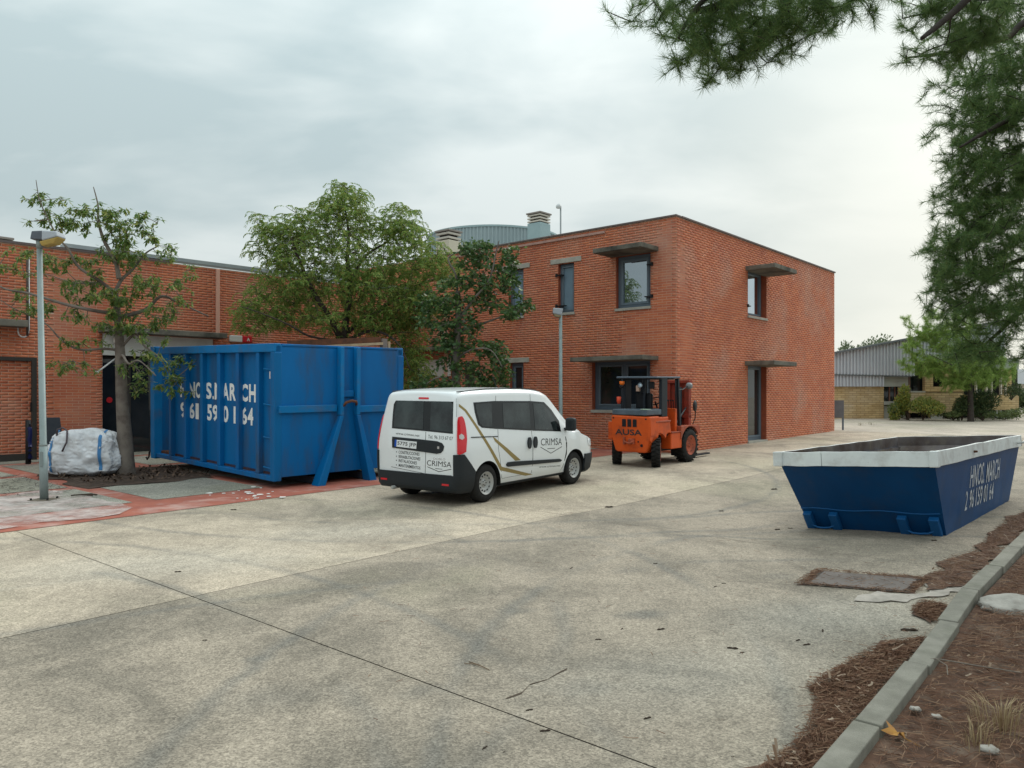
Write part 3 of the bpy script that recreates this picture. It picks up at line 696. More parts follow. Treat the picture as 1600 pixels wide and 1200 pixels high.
pv = pt(2, 378, 20.5); vent('roof_vent', Vector((pv.x, pv.y, 5.2)), .42, .28, .32, 'small louvred vent on the roof edge of the low building')
pc = pt(842, 366, 31.0); vent('roof_vent', Vector((pc.x, pc.y, 6.24)), .66, 2.32, .36, 'tall blue grey roof vent with louvred cap in front of the round drum')
pc2 = pt(701, 395, 27.0); e = vent('roof_vent', Vector((pc2.x, pc2.y, 5.2)), .62, 1.86, .30, 'cream rooftop vent half hidden behind the big green tree', 2, mat('cream render', (.55, .50, .40), rough=.8))
# round clad drum behind the roof
e = thing('roof_drum', (-.863, 36, 6.2), 'large round blue grey metal clad drum rising behind the brick roof', 'roof structure')
mb = MB(); n = 120; R = 3.06; V = []
for k in range(n):
    for s_ in range(4):
        a = 2*math.pi*(k+[0, .38, .5, .88][s_])/n; r = R if s_ in (0, 1) else R-.035; V.append((r*math.cos(a), r*math.sin(a)))
nn_ = len(V); mb.add([(x, y, 0) for x, y in V]+[(x, y, 2.72) for x, y in V], [(i, (i+1) % nn_, nn_+(i+1) % nn_, nn_+i) for i in range(nn_)]+[tuple(range(nn_, 2*nn_))])
mb.build('cladding', mat('drum cladding', (.31, .38, .40), (.28, .345, .365), .8, .5), e)
mb = MB(); mb.lathe([(R+.03, 2.70), (R+.03, 2.78)], (0, 0, 0), (0, 0, 1), 64); mb.build('rim', mat('drum rim', (.30, .40, .42), rough=.5), e)
# mast lamp on the roof
e = thing('roof_mast', tuple(pt(876, 366, 29)), 'thin mast with a small lamp standing on the brick roof', 'mast'); b0 = pt(876, 366, 29); hm = (366-322)/F*29
mb = MB(); mb.tube([(0, 0, -.4), (0, 0, hm)], .03, 8); mb.build('pole', M_FLASH, e); mb = MB(); mb.lathe([(.02, 0), (.08, .04), (.10, .12), (.03, .16)], (-.03, -.03, hm-.05), (-.5, -.6, .1), 12); mb.build('lamp_head', mat('pale lamp head', (.55, .57, .58), rough=.4), e, smooth=True)
e = thing('roof_mast', tuple(pt(671, 390, 28)), 'bent grey antenna bracket beside the crown of the big green tree', 'mast')
mb = MB(); mb.tube([(0, 0, -.8), (0, 0, .72), (-.42, .1, .9), (-.9, .2, .92)], .02, 6); mb.build('pole', M_FLASH, e)
# ------------------------------------------------------------------ far yellow brick hall
hall = thing('brick_hall', (14, 40, .56), 'long yellow brick hall with grey corrugated gable beyond the end of the red building', 'building')
M_YB = mat('yellow brick', (.60, .45, .24), (.50, .36, .19), 2.2, .85, .3, 30, dirt=(.55, .50, .43), dscale=.5, damt=.5)
t = M_YB.node_tree; bt = t.nodes.new('ShaderNodeTexBrick'); tcn = t.nodes.new('ShaderNodeTexCoord'); mp = t.nodes.new('ShaderNodeMapping'); mp.inputs['Rotation'].default_value = (math.radians(90), 0, 0)
t.links.new(tcn.outputs['Object'], mp.inputs[0]); t.links.new(mp.outputs[0], bt.inputs[0]); bt.inputs['Scale'].default_value = 1; bt.inputs['Brick Width'].default_value = .4; bt.inputs['Row Height'].default_value = .115; bt.inputs['Mortar Size'].default_value = .014
bt.inputs['Color1'].default_value = (1, 1, 1, 1); bt.inputs['Color2'].default_value = (.78, .75, .7, 1); bt.inputs['Mortar'].default_value = (.55, .52, .46, 1)
pb = t.nodes['Principled BSDF']; src = pb.inputs['Base Color'].links[0].from_socket; mx = t.nodes.new('ShaderNodeMixRGB'); mx.blend_type = 'MULTIPLY'; mx.inputs[0].default_value = 1; t.links.new(src, mx.inputs[1]); t.links.new(bt.outputs[0], mx.inputs[2]); t.links.new(mx.outputs[0], pb.inputs['Base Color'])
M_CORR = mat('galvanised corrugated sheet', (.54, .56, .60), (.48, .50, .54), 1.2, .5, metal=.15)
M_CGRY = mat('grey cast concrete', (.36, .365, .33), (.30, .30, .27), 1.5, .85)
HY = 40.0
def hx(px, Y=HY): return (px-800)/F*Y
def hz_(py, Y=HY): return EYE+(HOR-py)/F*Y
def hbox(nm, x0, x1, ytop, ybot, m, y0=HY, dep=.3, parent=hall, **k):
    mb = MB(); X0, X1 = hx(x0, y0), hx(x1, y0); mb.box(((X0+X1)/2, y0+dep/2, (hz_(ytop, y0)+hz_(ybot, y0))/2), (X1-X0, dep, hz_(ytop, y0)-hz_(ybot, y0))); return mb.build(nm, m, parent, world=True, **k)
def corr(nm, poly, y0, pitch=.17, m=M_CORR):
    """corrugated sheet: ribs between a lower and an upper edge line ((x0,zlo,zhi),(x1,...))"""
    (xa, la, ha), (xb, lb, hb) = poly; mb = MB(); x = xa; V = []; 
    while x < xb-1e-6:
        x2 = min(x+pitch, xb); r = [(x, 0), (x+pitch*.55, 0), (x+pitch*.62, -.09), (x+pitch*.93, -.09), (x+pitch, 0)]
        for px_, dy in r:
            f = (px_-xa)/(xb-xa); V.append((px_, y0+dy, la+(lb-la)*f, ha+(hb-ha)*f))
        x = x2
    vs_ = []; fs = []
    for i, (a, b, c, d) in enumerate(V): vs_ += [(a, b, c), (a, b, d)]
    for i in range(len(V)-1): fs.append((2*i, 2*i+2, 2*i+3, 2*i+1))
    mb.add(vs_, fs); return mb.build(nm, m, hall, world=True)
hbox('wall', 1240, 1381, 601, 664, M_YB)
corr('corrugated_strip', ((hx(1240), hz_(604), hz_(585)), (hx(1376), hz_(604), hz_(586))), HY-.12)
corr('corrugated_gable', ((hx(1240), hz_(583.5), hz_(564)), (hx(1421), hz_(587.5), hz_(530))), HY-.2)
corr('corrugated_gable', ((hx(1421), hz_(566), hz_(530)), (hx(1560), hz_(566), hz_(503))), HY-.2)
mb = MB(); mb.beam((hx(1240), HY-.3, hz_(563)), (hx(1560), HY-.3, hz_(502)), .35, .09); mb.build('roof_edge', mat('dark roof edge', (.13, .14, .15), rough=.6), hall, world=True)
mb = MB(); mb.beam((hx(1240), HY-.22, hz_(584)), (hx(1421), HY-.22, hz_(588)), .1, .07); mb.build('drip_rail', MATS['dark roof edge'], hall, world=True)
mb = MB(); mb.add([(hx(1240), HY, hz_(563)), (hx(1560), HY, hz_(502)), (hx(1560)+7, HY+14, hz_(502)), (hx(1240)+7, HY+14, hz_(563))], [(0, 1, 2, 3)]); mb.build('roof', M_CORR, hall, world=True)
hbox('lintel_panel', 1376.2, 1419, 588.5, 604, M_CGRY, dep=.3, y0=HY-.05)
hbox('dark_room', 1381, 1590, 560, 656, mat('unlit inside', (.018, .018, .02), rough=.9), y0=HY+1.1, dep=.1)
hbox('lower_wall', 1381.5, 1405, 634, 664, M_CGRY, y0=HY+.1); hbox('pilaster', 1406, 1415, 604.5, 664, M_CGRY)
hbox('sill_beam', 1381.5, 1412, 627, 632.5, M_CGRY, y0=HY-.03, dep=.2)
w = MB(); 
for a, b in ((1381, 1383), (1391.5, 1393.2), (1400, 1401.5), (1405, 1406.5)):
    X0, X1 = hx(a), hx(b); w.box(((X0+X1)/2, HY+.2, (hz_(604.5)+hz_(627))/2), (X1-X0, .08, hz_(604.5)-hz_(627)))
w = w.build('window', mat('rusty brown frame', (.20, .10, .07), rough=.8), hall, world=True)
for a, b in ((1383, 1391.5), (1393.2, 1400), (1401.5, 1405)):
    mb = MB(); mb.box((hx((a+b)/2), HY+.22, (hz_(604.5)+hz_(627))/2), (hx(b)-hx(a), .02, hz_(604.5)-hz_(627))); o = mb.build('pane', G_DARK, hall, world=True); o.parent = w
hbox('post', 1419.2, 1422.5, 566.5, 655, mat('brown steel post', (.16, .10, .08), rough=.7), dep=.2)
w = hbox('window', 1422.5, 1446, 611, 613.2, M_CGRY, y0=HY-.02, dep=.15)
for a, b in ((1424, 1431), (1433, 1445)):
    mb = MB(); mb.box((hx((a+b)/2), HY+.4, (hz_(567)+hz_(611))/2), (hx(b)-hx(a), .02, hz_(567)-hz_(611))); o = mb.build('pane', G_DARK, hall, world=True); o.parent = w
hbox('upper_wall', 1446, 1458, 566.5, 612, M_YB); hbox('upper_wall', 1477, 1506, 566.5, 612, M_YB); hbox('upper_wall', 1458, 1477, 604, 612, M_YB)
hbox('lower_band', 1423, 1506, 613.4, 645, M_YB, y0=HY-.35, dep=.5)
hbox('plinth_block', 1455, 1473, 645, 658, mat('white painted block', (.62, .61, .57), rough=.7), y0=HY-.2)
hbox('soffit', 1500, 1592, 560, 577, mat('faded green grey fascia', (.27, .30, .27), rough=.7), y0=HY-.1, dep=.4)
for a, b in ((1541, 1543.5), (1549.5, 1551), (1564, 1566), (1571, 1573), (1525, 1527)): hbox('post', a, b, 577, 617, mat('pale post', (.55, .50, .43), rough=.7), y0=HY, dep=.15)
hbox('brick_pier', 1566.5, 1581, 577, 620, M_YB, y0=HY+.3)
hbox('lower_band', 1509, 1592, 617.3, 640.5, M_YB, y0=HY-.35, dep=.5)
for a in (1557, 1563): hbox('steel_leg', a, a+2.2, 640.6, 657, mat('white painted leg', (.6, .6, .6), rough=.6), y0=HY-.25, dep=.12)
# white low shed at the right edge
shed = thing('white_shed', (hx(1600, 55), 55, .68), 'low white shed roof glimpsed past the end of the yellow brick hall', 'building')
for nm, a, b, t0_, b0_, m in (('roof', 1570, 1660, 577, 600, mat('white roof sheet', (.60, .62, .66), rough=.5)), ('wall', 1575, 1660, 600.5, 645, mat('cream wall', (.52, .48, .40), rough=.8))):
    hbox(nm, a, b, t0_, b0_, m, y0=55 if nm == 'wall' else 54.7, dep=2.5 if nm == 'wall' else 3.2, parent=shed)

# sign board at the corner
e = thing('sign_board', at(1317, 671), 'dark grey sign board on a single post past the corner of the red building', 'sign')
Ys = 30.4
mb = MB(); mb.box((.0, 0, .55), (.06, .06, 1.15)); mb.build('post', M_FRAME, e, bevel=.01)
mb = MB(); mb.box((-.19, -.045, .80), (.42, .03, .68)); mb.build('board', mat('grey board', (.14, .14, .145), (.11, .11, .12), 3, .6), e, bevel=.008)

# ------------------------------------------------------------------ blue roll-off container
def blue(name, a, b, **k): return mat(name, a, b, 1.6, .42, .12, 25, **k)
M_BLUE = mat('bright blue paint', (.001, .133, .365), (.001, .105, .295), 1.3, .45, .10, 22, dirt=(.05, .07, .10), dscale=2.6, damt=.75, stretch=(1, 1, .25), island=.08, rust=((.10, .05, .035), 4.5, .665))
M_BLUE2 = mat('lighter blue rail paint', (.003, .17, .43), (.002, .14, .36), 1.3, .5, .1, 30, dirt=(.10, .09, .09), dscale=3, damt=.5, rust=((.12, .06, .04), 7, .65))
M_RUST = mat('rust', (.16, .065, .035), (.09, .045, .03), 8, .9, .5, 60)
M_INT = mat('scraped container inside', (.12, .10, .09), (.06, .055, .055), 3, .8, .3, 40)
M_WLET = mat('white lettering', (.80, .80, .78), rough=.6, dirt=(.35, .42, .5), dscale=9, damt=.35)
ct = thing('rolloff_container', (-4.149, 13.530, G(-4.149, 13.53)), 'large bright blue open topped roll-off container standing between two trees', 'container', 2.37339, slope=True)
ct.matrix_basis = ct.matrix_basis @ Matrix.Rotation(-.01647, 4, 'Y')
CL, CW, CH, CB = 5.34, 2.80, 2.54, .15
def B(x0, x1, y0, y1, z0, z1, mb=None): mb = mb or MB(); mb.box(((x0+x1)/2, (y0+y1)/2, (z0+z1)/2), (abs(x1-x0), abs(y1-y0), abs(z1-z0))); return mb
B(.1, 4.46, -.16, -.10, CB+.05, CH-.1).build('side_panel', M_BLUE, ct)
B(.1, CL-.1, -CW+.10, -CW+.16, CB+.05, CH-.1).build('side_panel', M_BLUE, ct)
B(.0, .055, -CW+.02, -.02, CB+.05, CH-.02).build('end_panel', M_BLUE, ct, bevel=.008)
B(CL-.16, CL-.1, -CW+.1, -.1, CB+.05, CH-.05).build('rear_door', M_BLUE, ct)
B(.1, CL-.1, -CW+.1, -.1, CB+.052, CB+.12).build('floor_plate', M_RUST, ct)
for y0 in (-.0, -CW+.12):
    B(-.0 if y0 > -1 else 0, CL, y0-.12, y0+.012, CH-.14, CH+.012).build('top_rail', M_BLUE2, ct, bevel=.012)
    B(.0, CL, y0-.12, y0+.01, CB-.02, CB+.07).build('bottom_rail', M_BLUE, ct, bevel=.01)
    for x0, x1 in ((3.65, 3.77), (2.88, 2.99), (2.11, 2.24), (1.35, 1.47), (.58, .70), (4.40, 4.51)):
        B(x0, x1, y0-.12, y0-.006, CB+.071, CH-.141).build('rib', M_BLUE, ct, bevel=.012)
    B(-.012, .14, y0-.13, y0+.014, CB-.015, CH-.142).build('corner_post', M_BLUE, ct, bevel=.015)
    B(CL-.20, CL+.02, y0-.13, y0+.05 if y0 > -1 else y0+.012, CB-.05, CH+.03).build('corner_post', M_BLUE2, ct, bevel=.015)
B(.0, .10, -CW+.13, -.13, CH-.06, CH+.008).build('end_rail', M_BLUE, ct, bevel=.01)
B(.10, .115, -CW+.2, -.2, 1.3, CH-.07).build('end_lining', M_RUST, ct)
for y0, y1 in ((-1.34, -1.26), (-1.70, -1.62)): B(-.13, -.002, y0, y1, 1.26, CH-.01).build('lifting_post', M_BLUE2, ct, bevel=.012)
for y0, y1, yf in ((-1.34, -1.26, -.80), (-1.70, -1.62, -1.93)):
    mb = MB(); w = .16
    mb.hexa([(-.24, yf-w/2, .0), (-.003, yf-w/2, .0), (-.003, yf+w/2, .0), (-.24, yf+w/2, .0)], [(-.13, y0, 1.258), (-.003, y0, 1.258), (-.003, y1, 1.258), (-.13, y1, 1.258)]); mb.build('skid_leg', M_BLUE, ct, bevel=.012)
B(-.055, -.002, -1.24, -.06, 1.33, 1.46).build('cross_rail', M_BLUE2, ct, bevel=.01); B(-.055, -.002, -CW+.06, -1.72, 1.30, 1.43).build('cross_rail', M_BLUE2, ct, bevel=.01)
mb = MB(); mb.tube([(-.10, -1.32, 1.42), (-.16, -1.36, 1.50), (-.17, -1.48, 1.53), (-.16, -1.58, 1.51), (-.10, -1.63, 1.45)], .026, 8); mb.build('hook_bar', M_RUST, ct, smooth=True)
B(-.06, -.002, -1.60, -1.36, 1.60, 1.72).build('hook_plate', M_BLUE, ct, bevel=.01)
for y in (-.85, -1.90): B(.02, CL-.25, y-.06, y+.06, .02, CB+.0).build('runner', mat('dark runner', (.03, .035, .05), rough=.7), ct)
for y in (-.75, -2.0):
    mb = MB(); mb.lathe([(.02, -.1), (.13, -.1), (.14, 0), (.13, .1), (.02, .1)], (CL-.45, y, .06), (0, 1, 0), 18); mb.build('roller', M_BLACK, ct, smooth=True)
mb = MB(); mb.tube([(CL+.06, .05, .25), (CL+.08, .06, .12), (CL+.14, .07, .06), (CL+.2, .07, .10)], .02, 6); mb.build('door_hook', M_BLACK, ct)
for z in (2.09, 1.46, .87, .33): mb = MB(); mb.tube([(.16, -.07, z), (.52, -.07, z+.015)], .012, 6); mb.build('ladder_rung', M_BLUE2, ct)
B(.19, .36, -.099, -.094, 1.93, 2.06).build('warning_sticker', mat('white sticker', (.7, .68, .66), rough=.5), ct)
mb = MB(); mb.lathe([(.045, 0), (.045, .004)], (.275, -.092, 1.995), (0, 1, 0), 16); mb.build('sticker_emblem', mat('red emblem', (.5, .04, .05), rough=.5), ct)
def glyphs(parent, items, fn, m, name='lettering', bold=.02):
    mb = MB()
    for s, u0, u1, z0, z1 in items:
        V, Fc = fit_text(s, abs(u1-u0), z1-z0, bold); sg = 1 if u1 > u0 else -1
        mb.add([fn(u0+sg*a, z0+b) for a, b in V], Fc)
    return mb.build(name, m, parent)
S_ = lambda px: (Matrix(), )
inv_ct = ct.matrix_basis.inverted()
def loc_hit(inv, px, py, ax, val):
    o = inv @ Vector((0, 0, EYE)); d = inv.to_3x3() @ Vector(((px-800)/F, 1, (HOR-py)/F)); k = (val-o[ax])/d[ax]; return o+d*k
def cxx(px): return loc_hit(inv_ct, px, 610, 1, -.095).x
row1 = [('H', 281.5, 291.5), ('N', 294.6, 304.6), ('O', 305.2, 315), ('S', 321, 330.6), ('.', 331.8, 334), ('M', 335.2, 347), ('A', 347.6, 357.6), ('R', 358.8, 368.6), ('C', 376.6, 387.4), ('H', 389, 399.6)]
row2 = [('9', 281.8, 291), ('6', 295.6, 303.8), ('1', 305.4, 310.4), ('5', 323.6, 331), ('9', 332, 341), ('0', 348, 356.8), ('1', 364.9, 371.5), ('6', 376.8, 386), ('4', 386.8, 395.6)]
glyphs(ct, [(c, cxx(a), cxx(b), 1.49 if c != '.' else 1.49, 1.82 if c != '.' else 1.56) for c, a, b in row1]+[(c, cxx(a), cxx(b), 1.06, 1.385) for c, a, b in row2], lambda u, z: (u, -.0965, z), M_WLET, bold=.035)
mb = MB()
for k in range(3): mb.tube([(.18+.06*k+.02*math.sin(i*2.1), -.097, 1.72+.05*math.sin(i*1.7+k)+.01*i) for i in range(8)], .008, 4)
mb.build('scribble', M_BLACK, ct)
# scrap frame sticking out of the container
e = thing('scrap_frame', tuple(ct.matrix_basis @ Vector((.5, -1.6, 2.3))), 'rusty timber and steel frame poking out above the blue container', 'scrap frame', 2.37339)
mb = MB(); mb.beam((.2, .95, .26), (-.3, -.78, .40), .10, .13); mb.build('rusty_beam', M_RUST, e)
mb = MB(); mb.beam((.08, .85, .19), (-.40, -.78, .33), .03, .05); mb.build('batten', mat('pale timber', (.50, .38, .24), (.40, .29, .18), 9, .8), e)
mb = MB(); mb.beam((-.34, -.84, -1.4), (-.34, -.84, .43), .11, .10, (1, 0, 0)); mb.build('post', mat('grey brown steel', (.20, .16, .14), rough=.7), e)
mb = MB(); mb.beam((-.34, -.96, -1.4), (-.34, -.96, .38), .05, .06, (1, 0, 0)); mb.build('timber_post', MATS['pale timber'], e)
mb = MB(); mb.beam((-.1, .1, -1.2), (-.1, .1, .26), .05, .1, (1, 0, 0)); mb.build('white_post', MATS['white board'], e)

# ------------------------------------------------------------------ open skip with white rim
M_NAVY = mat('deep blue paint', (.001, .058, .18), (.001, .046, .145), 1.6, .5, .12, 20, dirt=(.03, .05, .09), dscale=2.5, damt=.5)
M_NAVYL = mat('brighter blue paint', (.008, .085, .24), rough=.4)
M_RIM = mat('white rim paint', (.74, .78, .77), (.64, .67, .67), 2.5, .5, .12, 25, dirt=(.35, .33, .30), dscale=3.5, damt=.6, rust=((.16, .10, .07), 6, .655))
M_SKIN = mat('scraped steel inside', (.20, .18, .18), (.06, .035, .025), 1.3, .65, .3, 40, dirt=(.30, .25, .17), dscale=2.2, damt=.7)
sk = thing('open_skip', (5.32, 9.4856, G(5.32, 9.4856)), 'dark blue open skip with a dented white rim by the kerb', 'skip', .83002, slope=True)
sk.matrix_basis = sk.matrix_basis @ Matrix.Rotation(.01371, 4, 'Y') @ Matrix.Rotation(-.06526, 4, 'X')
KW, KLn, KH, KS, KSW = 1.67, 3.76, .89, .66, .084
bo = [(0, 0, .0), (KLn, 0, .0), (KLn, KW, .0), (0, KW, .0)]; to = [(-KS, -KSW, KH), (KLn+KS, -KSW, KH), (KLn+KS, KW+KSW, KH), (-KS, KW+KSW, KH)]
def shell(i, j, nm):
    a, b, c, d = [Vector(v) for v in (bo[i], bo[j], to[j], to[i])]; n = (b-a).cross(d-a).normalized(); cen = Vector((KLn/2, KW/2, .5))
    if n.dot(cen-a) < 0: n = -n
    mb = MB(); t_ = .03; k = 10; P = []
    for r in range(3):
        for q in range(k+1):
            f = q/k; g_ = r/2; p = (a.lerp(b, f)).lerp(d.lerp(c, f), g_); p = p+n*(.012*noise.noise(p*1.7)*(1 if 0 < q < k else 0)); P.append(p)
    vs_ = P+[p+n*t_ for p in P]; m = len(P); W = k+1
    fs = [(r*W+q, r*W+q+1, (r+1)*W+q+1, (r+1)*W+q) for r in range(2) for q in range(k)]; fs2 = [tuple(m+i for i in f[::-1]) for f in fs]
    edge = list(range(W))+[W*r+k for r in (1, 2)]+list(range(3*W-2, 2*W-1, -1))+[W]
    mb.cur = 0; mb.add(vs_, fs); mb.cur = 1; mb.f += fs2; mb.m += [1]*len(fs2); mb.cur = 0
    mb.add([vs_[i] for i in edge]+[vs_[i+m] for i in edge], [(i, (i+1) % len(edge), len(edge)+(i+1) % len(edge), len(edge)+i) for i in range(len(edge))])
    return mb.build(nm, [M_NAVY, M_SKIN], sk)
shell(0, 1, 'side_wall'); shell(2, 3, 'side_wall'); shell(3, 0, 'end_wall'); shell(1, 2, 'end_wall')
mb = MB(); mb.hexa([(.0, 0, -.004), (KLn, 0, -.004), (KLn, KW, -.004), (.0, KW, -.004)], [(.02, .03, .03), (KLn-.02, .03, .03), (KLn-.02, KW-.03, .03), (.02, KW-.03, .03)]); mb.build('floor_plate', M_SKIN, sk)
R0, R1 = KH-.005, KH+.175
def rimseg(a, b, inn, nm, parts=12, dent=.008):
    a = Vector(a); b = Vector(b); mb = MB(); inn = Vector(inn)
    P = []
    for q in range(parts+1):
        p = a.lerp(b, q/parts); w1_ = noise.noise(p*2.3)*dent; w2_ = noise.noise(p*3.1+Vector((5, 0, 0)))*dent
        P.append([Vector((p.x, p.y, R0+w2_))-inn*(.0+w1_), Vector((p.x, p.y, R1+w2_*1.2))-inn*(.0+w1_), Vector((p.x, p.y, R1+w2_*1.2))+inn*.045, Vector((p.x, p.y, R1-.03))+inn*.045, Vector((p.x, p.y, R0))+inn*.03])
    vs_ = [v for r in P for v in r]; fs = [(5*i+j, 5*i+5+j, 5*i+5+(j+1) % 5, 5*i+(j+1) % 5) for i in range(parts) for j in range(5)]+[(0, 1, 2, 3, 4), tuple(5*parts+j for j in (4, 3, 2, 1, 0))]
    mb.add(vs_, fs); mb.m = [0 if (i < 5*parts and i % 5 in (0, 1)) or i >= 5*parts else 1 for i in range(len(mb.f))]; return mb.build(nm, [M_RIM, M_SKIN], sk, bevel=.004)
x0, x1, y0, y1 = -KS-.035, KLn+KS+.035, -KSW-.035, KW+KSW+.035
rimseg((x0, y0, 0), (x0, y0+1.60*.72+.17, 0), (1, 0, 0), 'rim'); rimseg((x0-.006, y0+1.60*.72+.18, 0), (x0, y1+.02, 0), (1, 0, 0), 'rim')
rimseg((x0+.086, y0, 0), (x1-.086, y0, 0), (0, 1, 0), 'rim'); rimseg((x0+.086, y1, 0), (x1-.086, y1, 0), (0, -1, 0), 'rim'); rimseg((x1, y0, 0), (x1, y1, 0), (-1, 0, 0), 'rim')
mb = MB(); mb.box((x0+.03, y0+.035, (R0+R1)/2), (.10, .10, .19)); mb.build('rim_corner', M_RIM, sk, bevel=.01); mb = MB(); mb.box((x0+.02, y1-.02, (R0+R1)/2), (.12, .12, .19)); mb.build('rim_corner', M_RIM, sk, bevel=.01)
def ef(y, z, out=.0):      # point on the sloping near end
    f = z/KH; return (-KS*f-out*.8, y, z-out*.6)
for yc in ((1.62, 1.28), (.44, .08)):
    for y in yc:
        mb = MB(); mb.hexa([ef(y-.055, .02, .07), ef(y-.055, .02, 0), ef(y+.055, .02, 0), ef(y+.055, .02, .07)], [ef(y-.055, .25, .075), ef(y-.055, .25, 0), ef(y+.055, .25, 0), ef(y+.055, .25, .075)]); mb.build('lug', M_NAVYL, sk, bevel=.008)
    mb = MB(); ym = sum(yc)/2; mb.tube([ef(yc[0]-.02, .10, .06), ef((yc[0]+ym)/2, .065, .07), ef(ym, .06, .07), ef((yc[1]+ym)/2, .07, .07), ef(yc[1]+.02, .10, .06)], .014, 8); mb.build('lug_bar', M_NAVYL, sk, smooth=True)
mb = MB(); mb.tube([Vector(ef(1.70-.17*i, .285+.012*math.sin(i*1.3), .002)) for i in range(11)], .009, 6); mb.build('weld_seam', M_NAVYL, sk)
def sf(x, z): return (x, -KSW*z/KH-.006, z)
glyphs(sk, [('HNOS.', 1.08, 1.92, .485, .78), ('MARCH', 2.06, 2.93, .475, .775)], lambda x, z: sf(x+.12*(z-.6), z), mat('faded white stencil', (.55, .57, .60), rough=.7, dirt=(.02, .05, .12), dscale=9, damt=.7), bold=.01)
glyphs(sk, [('2', .86, .98, .21, .46), ('96', 1.10, 1.34, .21, .46), ('159', 1.46, 1.84, .205, .46), ('01', 1.94, 2.16, .205, .455), ('64', 2.30, 2.56, .20, .45)], lambda x, z: sf(x+.12*(z-.3), z), MATS['faded white stencil'], bold=.01)
mb = MB(); mb.lathe([(.016, 0), (.016, .03), (.012, .045)], (1.1, y0, .97), (0, -1, 0), 10); mb.build('pivot_pin', M_RUST, sk)
mb = MB(); mb.tube([(x1-.45, y0-.01, .95), (x1-.45, y0-.09, .96), (x1-.30, y0-.09, .97)], .018, 6); mb.build('side_hook', M_RIM, sk)
# ------------------------------------------------------------------ van
M_VW = mat('white car paint', (.74, .765, .78), rough=.32, spec=.5, coat=.6, dirt=(.55, .54, .50), dscale=1.3, damt=.15)
M_PLA = mat('dark grey plastic', (.022, .026, .030), rough=.6); M_TYR = mat('tyre rubber', (.012, .012, .012), (.022, .021, .020), 8, .85, .2, 60)
M_RIMS = mat('grey steel rim', (.40, .40, .39), rough=.45, metal=.15); M_SEAL = mat('black gloss surround', (.004, .005, .006), rough=.2, spec=.4)
M_GOLD = mat('dull gold stripe', (.27, .20, .075), rough=.5); M_RED = mat('red lens', (.60, .015, .025), rough=.15, coat=.7); M_PRINT = mat('dark print', (.035, .035, .035), rough=.6)
M_SEAM = mat('panel gap', (.05, .05, .05), rough=.9)
vs_s = .9574
van = thing('white_van', (0, 0, 0), 'white passenger van with gold stripes parked between the blue container and the forklift', 'van', .94652, slope=True)
VM = Matrix.Translation(Vector((-.3994, 12.0885, G(-.3994, 12.0885)))) @ Matrix.Rotation(math.atan(.02), 4, 'X') @ rotz(.94652) @ Matrix.Scale(vs_s, 4) @ Matrix.Translation(Vector((0, .87, 0)))
van.matrix_basis = VM; VI = VM.inverted()
WB = 2.755
ST = [  # x, roof height, roof half width, waist half width, bottom
 (-.76, 1.74, .70, .80, .30), (-.747, 1.775, .73, .835, .27), (-.72, 1.795, .75, .865, .25), (-.67, 1.805, .76, .882, .24), (-.55, 1.822, .768, .892, .23), (0, 1.845, .79, .897, .22), (.8, 1.855, .79, .897, .22), (1.5, 1.835, .785, .897, .22),
 (1.8, 1.80, .775, .897, .22), (2.0, 1.74, .76, .896, .22), (2.2, 1.62, .745, .895, .22), (2.5, 1.41, .735, .893, .22), (2.8, 1.20, .74, .89, .22), (2.92, 1.125, .75, .904, .22), (3.05, 1.085, .745, .895, .22), (3.25, 1.03, .72, .88, .22), (3.40, .965, .68, .855, .23), (3.50, .88, .63, .80, .25), (3.56, .77, .56, .72, .28), (3.58, .66, .5, .62, .34)]
ST = np.array(ST)
xs = np.unique(np.concatenate([ST[:, 0], np.arange(-.6, 3.5, .1)]))
def cubic(xq, x, y):
    m = np.gradient(y, x); i = np.clip(np.searchsorted(x, xq)-1, 0, len(x)-2); h_ = x[i+1]-x[i]; t = (xq-x[i])/h_
    lin = y[i]*(1-t)+y[i+1]*t
    c = (2*t**3-3*t**2+1)*y[i]+(t**3-2*t**2+t)*h_*m[i]+(-2*t**3+3*t**2)*y[i+1]+(t**3-t**2)*h_*m[i+1]
    return .6*c+.4*lin
par = np.stack([cubic(xs, ST[:, 0], ST[:, k]) for k in range(1, 5)], 1)
def section(Zr, Wr, W, zb):
    bz = min(1.0, Zr-.14); P = [(0, zb), (W*.5, zb), (W-.09, zb), (W-.04, zb+.05), (W-.012, zb+(bz-zb)*.3), (W, zb+(bz-zb)*.55), (W, zb+(bz-zb)*.8), (W-.012, bz)]
    zs_ = Zr-.125; y0, z0 = W-.012, bz
    for f in (.25, .5, .75, 1.0):
        z = z0+(max(zs_, z0+.01)-z0)*f; y = y0+(Wr-y0)*(f**1.15); P.append((y, z))
    c = .115; 
    for a in (18, 38, 58, 76): A = math.radians(a); P.append((Wr-c*(1-math.cos(A))*.95, P[11][1]+ (Zr-.01-P[11][1])*math.sin(A)))
    P += [(Wr-.2, Zr-.003), (Wr*.5, Zr+.008), (Wr*.25, Zr+.012), (0, Zr+.013)]
    return P
V = []; nS = None
for x, p in zip(xs, par):
    S = section(*p); full = S+[(-y, z) for y, z in S[-2:0:-1]]; nS = len(full)
    for y, z in full:
        xx = x
        wt = max(0, 1-(x+.76)/.85) if x < .085 else 0
        if z > .95: xx += .13*min(1, (z-.95)/.8)**1.3*wt
        if z < .6 and x < -.6: xx -= .0
        V.append((xx, y, z))
nx = len(xs); Fc = [(i*nS+k, i*nS+(k+1) % nS, (i+1)*nS+(k+1) % nS, (i+1)*nS+k) for i in range(nx-1) for k in range(nS)]
half = (nS+2)//2
